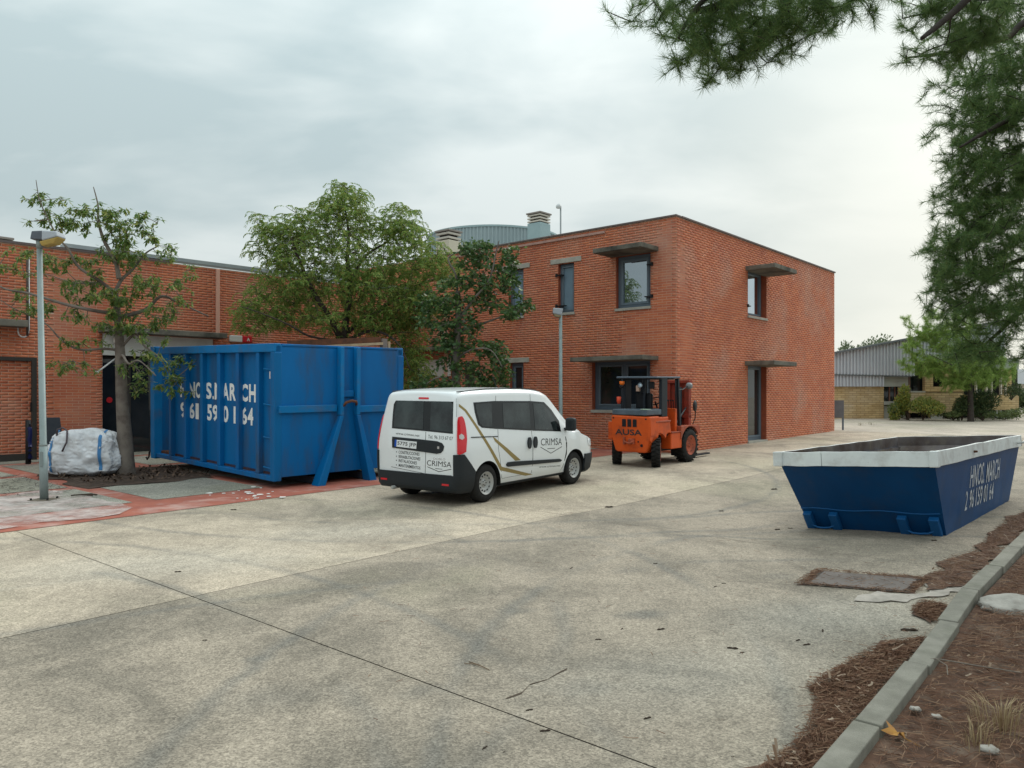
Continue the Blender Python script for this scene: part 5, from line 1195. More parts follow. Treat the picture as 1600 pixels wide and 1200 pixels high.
mb = MB(); mb.hexa([(ln-.10, -.09, 4.13), (ln+.09, -.09, 4.12), (ln+.09, .09, 4.12), (ln-.10, .09, 4.13)], [(ln-.08, -.08, 4.26), (ln+.10, -.09, 4.265), (ln+.10, .09, 4.265), (ln-.08, .08, 4.26)]); mb.build('gear_box', mat('dark lamp housing', (.10, .115, .14), rough=.5), lp, bevel=.015)
mb = MB(); mb.hexa([(ln+.10, -.12, 4.10), (ln+.36, -.13, 4.165), (ln+.36, .13, 4.165), (ln+.10, .12, 4.10)], [(ln+.09, -.10, 4.265), (ln+.33, -.11, 4.25), (ln+.33, .11, 4.25), (ln+.09, .10, 4.265)]); mb.build('lamp_head', mat('pale lamp shell', (.36, .39, .43), rough=.5), lp, bevel=.02)
mb = MB(); mb.hexa([(ln+.08, -.08, 4.02), (ln+.28, -.09, 4.06), (ln+.28, .09, 4.06), (ln+.08, .08, 4.02)], [(ln+.05, -.11, 4.09), (ln+.365, -.125, 4.165), (ln+.365, .125, 4.165), (ln+.05, .11, 4.09)]); mb.build('lamp_cover', mat('yellowed diffuser', (.50, .36, .10), (.40, .30, .10), 5, .35), lp, bevel=.02)
p2 = Vector((pt(876, 600, 19.3).x, 19.3, G(1.2, 19.3)))
l2 = thing('street_lamp', p2, 'slim grey street lamp behind the bonnet of the white van', 'street lamp')
H2 = EYE+(HOR-492)/F*19.3-p2.z
mb = MB(); mb.tube([(0, 0, 0), (0, 0, .9), (0, 0, .92), (0, 0, H2)], [.06, .058, .05, .04], 16); mb.build('pole', M_GALV, l2, smooth=True)
mb = MB(); mb.hexa([(-.20, -.09, H2+.03), (.02, -.07, H2-.02), (.02, .07, H2-.02), (-.20, .09, H2+.03)], [(-.19, -.09, H2+.17), (.06, -.08, H2+.15), (.06, .08, H2+.15), (-.19, .09, H2+.17)]); mb.build('lamp_head', MATS['pale lamp shell'], l2, bevel=.02)
mb = MB(); mb.hexa([(-.14, -.06, H2-.05), (0, -.05, H2-.07), (0, .05, H2-.07), (-.14, .06, H2-.05)], [(-.20, -.08, H2+.028), (.02, -.07, H2-.022), (.02, .07, H2-.022), (-.20, .08, H2+.028)]); mb.build('lamp_cover', mat('tan diffuser', (.32, .26, .16), rough=.4), l2, bevel=.012)

# big bag and its small neighbour
M_BAG = mat('white woven plastic', (.66, .67, .70), (.56, .57, .60), 4, .55, .25, 90, dirt=(.40, .37, .34), dscale=3, damt=.45)
def bag(nm, loc, dims, rz, label, amp, seed, stripes=True):
    e = thing(nm, loc, label, 'bag', rz); bm = bmesh.new(); bmesh.ops.create_icosphere(bm, subdivisions=6, radius=1.0)
    for v in bm.verts:
        p = v.co.copy(); k = 4.2; n = (abs(p.x)**k+abs(p.y)**k+abs(p.z)**k)**(1/k); q = p/n
        s3 = Vector((seed, 0, 0)); sag = 1-.16*max(0, q.z); w = 1+.16*noise.noise(q*1.3+s3)+.06*noise.noise(q*3.2+s3)
        cre = abs(noise.noise(Vector((q.x*3.5, q.y*3.5, q.z*1.6))+s3))+.5*abs(noise.noise(q*7+s3)); w -= amp*cre
        q = Vector((q.x*w*sag, q.y*w*sag, q.z*(1+.10*noise.noise(Vector((q.x*1.5, q.y*1.5, seed))))-(.10*abs(noise.noise(q*4+s3)) if q.z > .5 else 0)))
        v.co = Vector((q.x*dims[0]/2, q.y*dims[1]/2, max((q.z+1)*dims[2]/2, .0)))
    me = bpy.data.meshes.new('sack'); bm.to_mesh(me); me.materials.append(M_BAG); me.polygons.foreach_set('use_smooth', [True]*len(me.polygons)); o = bpy.data.objects.new('sack', me); COL.objects.link(o); o.parent = e
    tree = BVHTree.FromBMesh(bm); bm.free()
    if stripes:
        for x, w in ((.28, .045), (-.36, .045)):
            V0 = []
            for k in range(40):
                z = dims[2]*(.985-.97*k/39)
                for s in (-1, 1):
                    h = tree.ray_cast(Vector((x*dims[0]+s*w*.5*1.3+.05*(1-z)*(1 if x > 0 else .1), -2, z)), Vector((0, 1, 0)))
                    V0.append(h[0]+Vector((0, -.014, 0)) if h[0] is not None else Vector((x*dims[0]+s*w/2, 0, z)))
            for _ in range(3):
                V0 = [V0[i] if i < 2 or i > 77 else (V0[i-2]+V0[i]*2+V0[i+2])/4 for i in range(80)]
            mb = MB(); mb.add(V0, [(2*i, 2*i+1, 2*i+3, 2*i+2) for i in range(39)]); mb.build('blue_strap', mat('blue strap', (.06, .20, .42), rough=.6), e, smooth=True)
        mb = MB(); mb.tube([(-.30*dims[0], -.30, dims[2]*.88), (-.27*dims[0], -.36, dims[2]*1.01), (-.20*dims[0], -.36, dims[2]*1.05), (-.14*dims[0], -.38, dims[2]*.98), (-.12*dims[0], -.47, dims[2]*.75), (-.17*dims[0], -.50, dims[2]*.55)], .018, 8); mb.build('lifting_loop', mat('dark loop', (.10, .08, .09), rough=.8), e, smooth=True)
    return e
bag('big_bag', (-8.55, 15.55, G(-8.5, 15.55)+.01), (1.42, .95, .92), .12, 'crumpled white big bag with blue straps leaning at the foot of the left tree', .13, 3.0)
bag('small_bag', (-9.28, 15.75, G(-9.3, 15.75)+.01), (.42, .5, .62), .4, 'small white sack squeezed between the dark board and the big bag', .15, 9.0, False)
e = thing('dark_board', at(85, 723), 'dark grey board leaning on the brick wall behind the lamp pole', 'board', math.atan2(LD[1], LD[0]))
mb = MB(); mb.hexa([(-.17, -.1, 0), (.22, -.1, 0), (.22, .02, 0), (-.17, .02, 0)], [(-.17, .05, 1.05), (.13, .05, 1.05), (.13, .13, 1.05), (-.17, .13, 1.05)]); mb.build('board', mat('charcoal board', (.035, .042, .055), (.05, .055, .065), 3, .6), e, bevel=.01)
e = thing('wrapped_post', at(44, 727), 'short black post wrapped in dark blue sheet beside the door frame', 'post')
mb = MB(); mb.lathe([(.22, 0), (.22, .012), (.03, .03)], (0, 0, 0), (0, 0, 1), 20); mb.build('base_plate', mat('dull plate', (.22, .16, .14), rough=.7), e)
mb = MB(); mb.tube([(0, 0, .02), (0, 0, 1.02)], .055, 12); mb.build('post', M_BLACK, e, smooth=True)
mb = MB(); mb.tube([(.045+.012*math.sin(i*1.9), -.01, .08+.085*i) for i in range(11)], [.045+.008*math.sin(i*2.3) for i in range(11)], 10); mb.build('blue_wrap', mat('navy film', (.010, .014, .075), rough=.35), e, smooth=True)
# alarm lamp on the low building
mb = MB(); a0, a1, a2 = fw_.t(357), fw_.t(376), fw_.t(391); zz0, zz1 = fw_.z(375, 535), fw_.z(375, 525)
fw_.box(mb, a0, a1, .012, .12, zz0, zz1); al = mb.build('alarm_box', MATS['white panel'], lowb, world=True, bevel=.02)
mb = MB(); fw_.box(mb, a1+.002, a2, .012, .115, zz0, zz1); o = mb.build('red_cover', mat('alarm red', (.50, .02, .03), rough=.4), lowb, world=True, bevel=.02); o.parent = al
mb = MB(); c = fw_.pt((a1+a2)/2+.05, (zz0+zz1)/2, .118); r = .05
V = [fw_.pt((a1+a2)/2+.03+dx*r, (zz0+zz1)/2+dz_*r, .119) for dx, dz_ in ((-1, -1), (-.5, .2), (0, 1), (.5, .2), (1, -1), (.35, -1), (0, -.2), (-.35, -1))]; mb.add(V, [tuple(range(8))]); o = mb.build('flame_mark', MATS['white panel'], lowb, world=True); o.parent = al
mb = MB(); mb.tube([fw_.pt(fw_.t(177), fw_.z(177, 561), .12), fw_.pt(fw_.t(147), fw_.z(147, 581), .30)], .022, 8); mb.lathe([(.03, -.02), (.05, .03), (.03, .06)], fw_.pt(fw_.t(146), fw_.z(146, 582), .30), (-.7, -.5, -.3), 10); mb.build('lamp_arm', MATS['pale plastic pipe'], lowb, world=True, smooth=True)
mb = MB(); q = fw_.t(181); fw_.box(mb, q-.08, q+.08, .02, .16, fw_.z(181, 536), fw_.z(181, 528)); mb.build('door_sensor', MATS['white panel'], lowb, world=True, bevel=.01)

# manhole cover, its dirt border and the cement repair
mh = thing('manhole_cover', (3.2, 7.3, G(3.2, 7.3)), 'worn grey manhole cover edged with pine needles near the kerb', 'manhole cover')
cv = [(2.74, 7.19), (3.08, 7.66), (3.88, 7.36), (3.52, 6.92)]
M_COV = mat('worn cover steel', (.13, .11, .10), (.08, .065, .055), 2.0, .6, .3, 60, dirt=(.07, .045, .035), dscale=2, damt=.6)
def shrink(poly, f): cx = sum(p[0] for p in poly)/len(poly); cy = sum(p[1] for p in poly)/len(poly); return [(cx+(x-cx)*f, cy+(y-cy)*f) for x, y in poly]
o = sheet('cover_plate', shrink(cv, .97), .016, M_COV, None, .3, thick=.03); o.parent = mh; o.matrix_parent_inverse = mh.matrix_basis.inverted()
o = sheet('frame', shrink(cv, 1.07), .009, mat('cover frame', (.10, .085, .075), rough=.8), None, .3); o.parent = mh; o.matrix_parent_inverse = mh.matrix_basis.inverted()
tag(sheet('dirt_border', shrink(cv, 1.20), .005, M_NEED, None, .2, jag=.14), 'brown needle litter round the manhole cover', kind='structure')
cem = sheet('cement_repair', [(2.95, 6.72), (3.35, 6.62), (3.75, 6.78), (4.12, 7.02), (4.35, 7.32), (4.15, 7.42), (3.8, 7.05), (3.5, 6.86), (3.15, 6.86)], .010, M_CEM, None, .2, jag=.12, zf=lambda x, y: .012*noise.noise(Vector((x*9, y*9, 1))))
tag(cem, 'cracked pale cement repair beside the manhole cover', kind='structure')
# needle drifts against the kerb
dr1 = [at(x, y)[:2] for x, y in ((1180, 1215), (1258, 1150), (1275, 1095), (1262, 1075), (1330, 1035), (1385, 1008), (1446, 998), (1425, 1025), (1340, 1120), (1285, 1215))]
dr2 = [at(x, y)[:2] for x, y in ((1455, 925), (1448, 905), (1478, 876), (1520, 862), (1545, 838), (1575, 812), (1602, 800), (1612, 826), (1570, 856), (1510, 915))]
dr3 = [at(x, y)[:2] for x, y in ((1425, 955), (1440, 942), (1478, 948), (1462, 975), (1430, 962))]
for i, d_ in enumerate((dr1, dr2, dr3)):
    tag(sheet('needle_drift', d_, .007, M_NEED, None, .2, jag=.13, zf=lambda x, y: .008+.008*noise.noise(Vector((x*5, y*5, 2)))), ('wide brown needle drift against the near kerb', 'brown needle drift between the skip and the kerb', 'small needle drift below the cement repair')[i], kind='structure')
def inpoly(x, y, poly):
    r = np.zeros(len(x), bool); n = len(poly)
    for i in range(n):
        x0, y0 = poly[i]; x1, y1 = poly[(i+1) % n]; c = ((y0 > y) != (y1 > y)) & (x < (x1-x0)*(y-y0)/(y1-y0+1e-12)+x0); r ^= c
    return r
def litter(name, pts, zb, L0, L1, W0, m, label, tilt=.35, kind='stuff'):
    n = len(pts); a = rng.uniform(0, 2*math.pi, n); L = rng.uniform(L0, L1, n)/2; z = zb+rng.uniform(.002, .022, n); ti = rng.normal(0, tilt, n)*L
    gz = np.array([G(*p) for p in pts]); dx, dy = np.cos(a)*L, np.sin(a)*L; nx_, ny_ = -np.sin(a)*W0/2, np.cos(a)*W0/2; cb = rng.normal(0, .25, n)
    V = np.zeros((n, 6, 3)); mx_, my_ = nx_/W0*L*cb*.6, ny_/W0*L*cb*.6
    for k, (s, q) in enumerate(((-1, -1), (-1, 1), (0, -1), (0, 1), (1, -1), (1, 1))):
        V[:, k, 0] = pts[:, 0]+dx*s+nx_*q+(mx_*2 if s == 0 else 0); V[:, k, 1] = pts[:, 1]+dy*s+ny_*q+(my_*2 if s == 0 else 0); V[:, k, 2] = gz+z+np.abs(ti)*(s+1)*.5+(.002 if q > 0 else 0)
    Fq = (np.arange(n)[:, None, None]*6+np.array([(0, 1, 3, 2), (2, 3, 5, 4)])[None]).reshape(-1, 4)
    return tag(mesh_np(name, V.reshape(-1, 3), Fq, m, kind=kind), label)
def rpts(n, poly, near=None):
    xs_ = [p[0] for p in poly]; ys_ = [p[1] for p in poly]; x = rng.uniform(min(xs_), max(xs_), n*3); y = rng.uniform(min(ys_), max(ys_), n*3); k = inpoly(x, y, poly); return np.stack([x[k], y[k]], 1)[:n]
M_NB = leafmat('brown needles', (.10, .045, .025), (.17, .085, .05), (.30, .19, .12), .1, .8); M_DL = leafmat('dry leaves', (.08, .04, .025), (.17, .10, .06), (.34, .26, .19), .15, .8)
bedv = [(1.60, 3.55), (4.08, 6.62), (6.4, 9.3), (9.4, 12.9), (11.5, 12.0), (7.8, 9.2), (4.2, 4.6), (2.6, 2.6), (1.0, 2.6)]
litter('needle_litter', rpts(52000, bedv), .045, .05, .11, .0026, M_NB, 'thick layer of fallen brown pine needles on the bed')
litter('needle_litter', np.concatenate([rpts(9000, dr1), rpts(6500, dr2), rpts(900, dr3), (lambda q: q[~inpoly(q[:, 0], q[:, 1], shrink(cv, .99))])(rpts(2600, shrink(cv, 1.2))), rpts(90, cv)]), .008, .04, .09, .0026, M_NB, 'loose brown pine needles drifted over the concrete edge')
sp = np.concatenate([rpts(500, shrink(dr1, 1.45)), rpts(500, shrink(dr2, 1.35)), rpts(250, [(-1, 4), (1.4, 3.7), (5, 9), (3, 14), (-2, 10)])])
litter('scattered_needles', sp, -.001, .03, .08, .003, M_NB, 'sparse pine needles scattered over the grey concrete', .05)
litter('leaf_litter', np.concatenate([rpts(1500, bedv), rpts(160, dr1), rpts(120, dr2)]), .04, .02, .055, .014, M_DL, 'dry curled leaves and bark chips among the needles', .9)
M_BK = leafmat('black bits', (.02, .015, .012), (.04, .03, .025), (.09, .07, .05), .0, .9)
pp_ = rpts(700, [AB(1.9, 3.6), AB(4.0, 3.4), AB(4.3, 5.8), AB(1.95, 6.2)]); litter('soil_litter', pp_, .035, .03, .08, .03, leafmat('pit leaves', (.03, .018, .012), (.07, .045, .03), (.16, .10, .07), .1, .9), 'dark leaf litter on the soil under the left tree', .9)
pp_ = rpts(260, [at(x, y)[:2] for x, y in ((0, 742), (60, 748), (120, 765), (90, 775), (0, 778))]); litter('twig_litter', pp_, .012, .05, .16, .008, M_BK, 'thin black twigs strewn over the paving by the lamp', .3)
# stones and leaf in the bed
def rock(loc, r, m, label, sq=(1, 1, .45)):
    bm = bmesh.new(); bmesh.ops.create_icosphere(bm, subdivisions=4, radius=1)
    for v in bm.verts:
        p = v.co; w = 1+.35*noise.noise(p*1.2+Vector(loc))+.12*noise.noise(p*3.5+Vector(loc)); v.co = Vector((p.x*r*sq[0]*w, p.y*r*sq[1]*w, p.z*r*sq[2]*w))
    me = bpy.data.meshes.new('rock'); bm.to_mesh(me); bm.free(); me.materials.append(m); me.polygons.foreach_set('use_smooth', [True]*len(me.polygons)); o = bpy.data.objects.new('rock', me); COL.objects.link(o); o.location = loc; tag(o, label, 'rock'); return o
M_ROCK = mat('pale rock', (.42, .39, .35), (.27, .25, .22), 6, .9, .8, 40, dirt=(.12, .08, .06), dscale=5, damt=.6)
p = at(1590, 948, .05); rock((p.x, p.y, p.z+.05), .23, M_ROCK, 'large pale grey stone lying in the pine needles right of the kerb', (1.4, .8, .38))
for x, y, r, l in ((1430, 1108, .03, 'small grey pebble by the kerb foot'), (1545, 1172, .045, 'grey pebble at the lower edge of the needle bed'), (1463, 1120, .028, 'tiny pale pebble next to the kerb')): p = at(x, y, .06); rock((p.x, p.y, p.z+.06), r, M_ROCK, l)
p = at(1400, 1148, .06); mb = MB(); n = 14; V = [Vector((0, 0, .012))]
outl = [(.0, -.05), (.02, -.02), (.06, -.03), (.045, .01), (.075, .04), (.03, .035), (.01, .08), (-.015, .04), (-.06, .05), (-.035, .01), (-.05, -.03), (-.01, -.015)]
V += [Vector((x, y, .01+.02*math.sin(i*1.3))) for i, (x, y) in enumerate(outl)]; mb.add(V, [(0, 1+i, 1+(i+1) % len(outl)) for i in range(len(outl))]); mb.beam((0, -.04, .012), (.01, -.12, .02), .004, .004)
o = mb.build('yellow_leaf', mat('orange yellow leaf', (.42, .22, .05), (.30, .14, .04), 20, .7)); o.location = (p.x, p.y, p.z+.06); o.rotation_euler = (.3, .2, .6); tag(o, 'orange yellow lobed leaf lying beside the kerb', 'leaf')
# dry grass tuft
def tuft(loc, n, h, m, label, name='grass_tuft', sp=.10):
    mb = MB()
    for k in range(n):
        a = random.uniform(0, 6.283); r = random.uniform(0, sp); b = Vector((r*math.cos(a), r*math.sin(a), 0)); l = h*random.uniform(.5, 1); d = Vector((math.cos(a), math.sin(a), 0))*random.uniform(.1, .8)*l; w = Vector((-math.sin(a), math.cos(a), 0))*.002
        P = [b, b+d*.3+Vector((0, 0, l*.6)), b+d+Vector((0, 0, l*.8))]; mb.add([P[0]-w, P[0]+w, P[1]-w, P[1]+w, P[2]], [(0, 1, 3, 2), (2, 3, 4)])
    o = mb.build(name, m); o.location = loc; return tag(o, label, 'grass tuft')
M_DG = leafmat('dry grass', (.24, .16, .09), (.34, .25, .14), (.42, .33, .20), .2, .8)
p = at(1565, 1140, .05); tuft((p.x, p.y, p.z+.05), 130, .22, M_DG, 'dry straw coloured grass tuft in the lower right of the needle bed', sp=.16)
p = at(1525, 1165, .05); tuft((p.x, p.y, p.z+.05), 50, .16, M_DG, 'thin pale dry grass blades just left of the bigger straw tuft')
for x, y in ((1362, 664), (1345, 665)): p = at(x, y); tuft((p.x, p.y, p.z), 40, .22, leafmat('grey green weed', (.10, .11, .06), (.16, .16, .09), (.26, .24, .15), .2, .8), 'small weed tuft at the pale wall foot beyond the sign' if x < 1350 else 'weed tuft at the edge of the road before the yellow hall', sp=.25)
# loose twigs and pods on the concrete
TW = [(278, 894, 9, .1), (935, 1000, 9, .0), (1033, 984, 12, .25), (827, 1110, 11, 2.2), (852, 1143, 15, .1), (1012, 1123, 13, .3), (758, 1169, 12, .6), (1145, 1014, 15, -.2), (1160, 1020, 7, .1), (1285, 986, 12, 2.7), (1247, 1001, 10, .4), (1261, 1008, 12, .2), (1421, 986, 22, -.1), (893, 888, 7, .6), (1024, 881, 6, 0), (788, 1175, 5, .5), (320, 1001, 7, .1), (972, 983, 7, .6), (1118, 917, 6, .4), (1131, 912, 6, 0), (1215, 828, 9, .2), (1235, 826, 7, 0), (365, 797, 8, .1), (1127, 799, 7, 0), (952, 793, 12, .1), (1037, 1185, 4, 0), (1145, 1183, 5, 0), (1460, 845, 9, .1), (1210, 765, 10, .2)]
tp = None
TWL = {(278, 894): 'lone dark twig on the pale concrete near the long joint, below the left tree', (852, 1143): 'thick short twig nearest the bottom edge of the concrete, below the joint crossing', (827, 1110): 'stubby twig just below the crossing of joint and crack', (1033, 984): 'twig beside the dark oil spot in the middle of the yard',
 (1012, 1123): 'twig lying alone between the long joint and the needle drift', (758, 1169): 'thin twig below the long joint, close to the bottom edge', (1145, 1014): 'longer twig of the pair in the middle right of the yard', (1160, 1020): 'shorter twig of the pair in the middle right of the yard', (1285, 986): 'upper twig of the three lying left of the near needle drift',
 (1261, 1008): 'right lower twig of the three left of the near needle drift', (1247, 1001): 'left lower twig of the three left of the near needle drift', (1421, 986): 'longest dark twig, lying just above the near needle drift by the kerb', (935, 1000): 'twig left of the dark oil spot in the middle of the yard', (365, 797): 'dark twig just off the red paving in front of the blue container', (952, 793): 'flat dark twig to the right of the van, in front of the forklift', (1460, 845): 'dark twig in front of the skip near its lifting lugs', (1210, 765): 'dark twig on the concrete left of the skip'}
for i, (x, y, l, a) in enumerate(TW):
    p = at(x, y); sc = l/F*p.y*1.15
    if tp is None:
        mb = MB(); mb.tube([(-.5, 0, .05), (-.28, .04, .07), (0, -.02, .08), (.25, .05, .08), (.5, .02, .05)], [.05, .09, .06, .10, .03], 6); mb.tube([(0, 0, .06), (.12, .14, .10)], [.04, .02], 5); o = tp = mb.build('twig', mat('dark bark', (.055, .040, .030), rough=.9))
    else: o = tp.copy(); COL.objects.link(o)
    o.location = (p.x, p.y, p.z+.001); o.scale = (sc, sc, sc); o.rotation_euler = (0, 0, a*1.6); tag(o, TWL.get((x, y), 'small dark broken twig lying on the grey concrete'), 'twig', 'twigs scattered over the concrete')
p = at(748, 1043); mb = MB(); mb.tube([(-.07, .10, .006), (.0, .02, .010), (.07, -.06, .007)], [.003, .004, .003], 5); mb.tube([(-.01, .03, .01), (-.10, .06, .008)], .003, 5); o = mb.build('twig', mat('tan bark', (.16, .11, .07), rough=.9)); o.location = p; tag(o, 'longer tan forked twig on the concrete near the crack crossing', 'twig')
p = at(1468, 1042, .06); mb = MB(); mb.tube([(-.12, .10, .02), (.0, .04, .05), (.2, -.06, .04), (.42, -.16, .03)], [.004, .005, .004, .003], 5); mb.tube([(0, .04, .05), (-.02, -.12, .06), (-.06, -.2, .03)], .003, 5); o = mb.build('twig', mat('grey bark', (.20, .17, .14), rough=.9)); o.location = p+Vector((0, 0, .05)); tag(o, 'long thin grey branch lying on the needles beside the kerb joint', 'twig')
p = at(66, 762); 
for (x, y, s_) in ((128, 777, .35), (140, 776, .25)): p = at(x, y); mb = MB(); mb.tube([(-s_/2, 0, .02), (0, .03, .03), (s_/2, -.01, .02)], .012, 6); o = mb.build('twig', MATS['dark bark']); o.location = p+Vector((0, 0, .012)); tag(o, 'dark stick on the paving between the lamp and the left tree, %s' % ('the longer one' if s_ > .3 else 'the shorter one'), 'twig')

# ------------------------------------------------------------------ trees
M_BARKG = mat('grey smooth bark', (.20, .17, .145), (.13, .11, .095), 3, .85, .5, 30, dirt=(.06, .035, .03), dscale=3, damt=.6)
M_BARKD = mat('dark bark', (.055, .04, .03), rough=.9); M_BARKP = mat('pine bark', (.055, .045, .038), (.03, .026, .023), 7, .9, .8, 25)
def smooth_line(P, n=6):
    P = [np.array(p, float) for p in P]; out_ = []
    for i in range(len(P)-1):
        p0 = P[max(i-1, 0)]; p1 = P[i]; p2 = P[i+1]; p3 = P[min(i+2, len(P)-1)]
        for k in range(n):
            t = k/n; out_.append(.5*((2*p1)+(-p0+p2)*t+(2*p0-5*p1+4*p2-p3)*t*t+(-p0+3*p1-3*p2+p3)*t**3))
    out_.append(P[-1]); return np.array(out_)
def grow(e, limbs, targets, bark, r_twig=.012, r_tip=.004, sag=.0, step=.12, part='branch', upness=0.0):
    """limbs: (points, r0, r1) in world space, first one is the trunk. Twigs grow from the nearest wood to every target."""
    nodes = []; sides = 14
    for i, (P, r0, r1) in enumerate(limbs):
        S = smooth_line(P, 8); rr = np.linspace(0, 1, len(S)); rad = r0*(1-rr)+r1*rr
        if i == 0: rad = rad*(1+.35*np.exp(-rr*14))
        mb = MB(); mb.tube([Vector(p) for p in S], list(rad), sides if i == 0 else 8); mb.build('trunk' if i == 0 else 'limb', bark, e, smooth=True, world=True)
        nodes.append(S[len(S)//3:] if i == 0 else S[1:])
    nodes = np.concatenate(nodes); T = np.array(targets); d0 = np.array([np.min(np.linalg.norm(nodes-t, axis=1)) for t in T]); order = np.argsort(d0)
    buf = np.zeros((len(nodes)+len(T)*14+10, 3)); n = len(nodes); buf[:n] = nodes; mb = MB(); ends = [None]*len(T)
    for i in order:
        t = T[i]; dd = np.linalg.norm(buf[:n]-t, axis=1)+upness*np.maximum(0, buf[:n, 2]-t[2]); j = int(np.argmin(dd)); a = buf[j]; L = np.linalg.norm(t-a)
        if L < 1e-4: ends[i] = np.array([0, 0, -1.]); continue
        k = int(min(12, max(2, L/step))); mid = (a+t)/2+rng.normal(0, .10*L, 3); mid[2] += .06*L-sag*L*0
        u = np.linspace(0, 1, k+1)[:, None]; P = (1-u)**2*a+2*u*(1-u)*mid+u*u*t; P[:, 2] -= sag*L*(u[:, 0]**2)*0
        r = r_tip+(r_twig-r_tip)*min(1, L/1.2); mb.tube([Vector(p) for p in P], list(np.linspace(r, r_tip, k+1)), 4, cap=False); buf[n:n+k] = P[1:]; n += k; v = P[-1]-P[-2]; ends[i] = v/(np.linalg.norm(v)+1e-9)
    mb.build(part, bark, e, world=True)['kind'] = 'stuff'; return np.array(ends)
def leaf_quads(P, D, Nn, L, W, fold=.15):
    """one folded diamond leaf per row; P base, D direction, Nn side vector"""
    P = np.asarray(P); n = len(P); up = np.cross(Nn, D); V = np.zeros((n, 4, 3)); L = np.asarray(L).reshape(-1, 1); W = np.asarray(W).reshape(-1, 1)
    V[:, 0] = P; V[:, 1] = P+D*L*.5+Nn*W/2+up*W*fold; V[:, 2] = P+D*L; V[:, 3] = P+D*L*.5-Nn*W/2+up*W*fold
    return V.reshape(-1, 3), np.arange(n*4).reshape(-1, 4)
def unit(v): return v/(np.linalg.norm(v, axis=-1, keepdims=True)+1e-9)
def side(D):
    r = rng.normal(0, 1, D.shape); s = np.cross(D, r); return unit(s)
def blobs(lst, Y, dep):
    """(px, py, rx, ry, n) ellipses of foliage seen at depth Y +- dep -> points through the crown's volume"""
    out_ = []
    for px, py, rx, ry, n in lst:
        k = 0
        while k < n:
            u = rng.uniform(-1, 1, 3)
            if u@u > 1: continue
            k += 1; YY = Y+u[2]*dep*max(.35, min(1, rx/70)); out_.append(((px+u[0]*rx-800)/F*Y*(1+.0*u[2]), YY, EYE+(HOR-py-u[1]*ry)/F*Y))
    return out_
# -- left tree: pale trunk, open crown of drooping leaf rosettes
Y1_ = 15.64
t1 = thing('rosette_tree', tuple(at(197, 742)), 'open crowned tree with pale thick trunk and drooping leaf rosettes beside the big bag', 'tree')
def w1p(x, y, dy=0.0): return ((x-800)/F*Y1_, Y1_+dy, EYE+(HOR-y)/F*Y1_)
c1 = lambda x, y: (x/5, 280+y/5)
def L1(pts, dys): return [w1p(*c1(x, y), d) for (x, y), d in zip(pts, dys)]
limbs = [([w1p(197, 748), w1p(196, 700), w1p(192, 640), w1p(189, 580), w1p(187, 535), w1p(184, 495), w1p(180, 455)], .165, .05),
 (L1([(890, 880), (800, 800), (660, 700), (600, 570), (530, 490), (480, 370), (430, 220), (400, 60)], [0, -.1, -.2, -.3, -.3, -.4, -.5, -.5]), .034, .006),
 (L1([(900, 880), (930, 780), (1000, 690), (1080, 560), (1170, 490)], [0, .1, .2, .3, .4]), .042, .01),
 (L1([(930, 780), (900, 640), (830, 480), (790, 330), (765, 200), (730, 60)], [0, 0, -.1, -.1, 0, 0]), .05, .008),
 (L1([(900, 1050), (800, 1040), (620, 1000), (400, 930), (200, 880), (60, 690)], [0, -.3, -.5, -.7, -.8, -.9]), .04, .012),
 (L1([(890, 900), (760, 810), (600, 780), (430, 770), (250, 720)], [0, .3, .5, .7, .9]), .035, .01),
 (L1([(930, 1080), (1100, 1010), (1210, 900), (1330, 950), (1510, 1040)], [0, .2, .3, .5, .8]), .045, .012),
 ([w1p(190, 548), w1p(165, 545), w1p(125, 546), w1p(97, 532), w1p(70, 505), w1p(22, 482), w1p(0, 468)], .03, .007),
 ([w1p(192, 540), w1p(212, 522), w1p(225, 540), w1p(250, 560), w1p(268, 590), w1p(285, 612)], .03, .006),
 ([w1p(190, 560), w1p(215, 558, -.6), w1p(240, 572, -1.0), w1p(262, 568, -1.2), w1p(290, 590, -1.3)], .03, .008)]
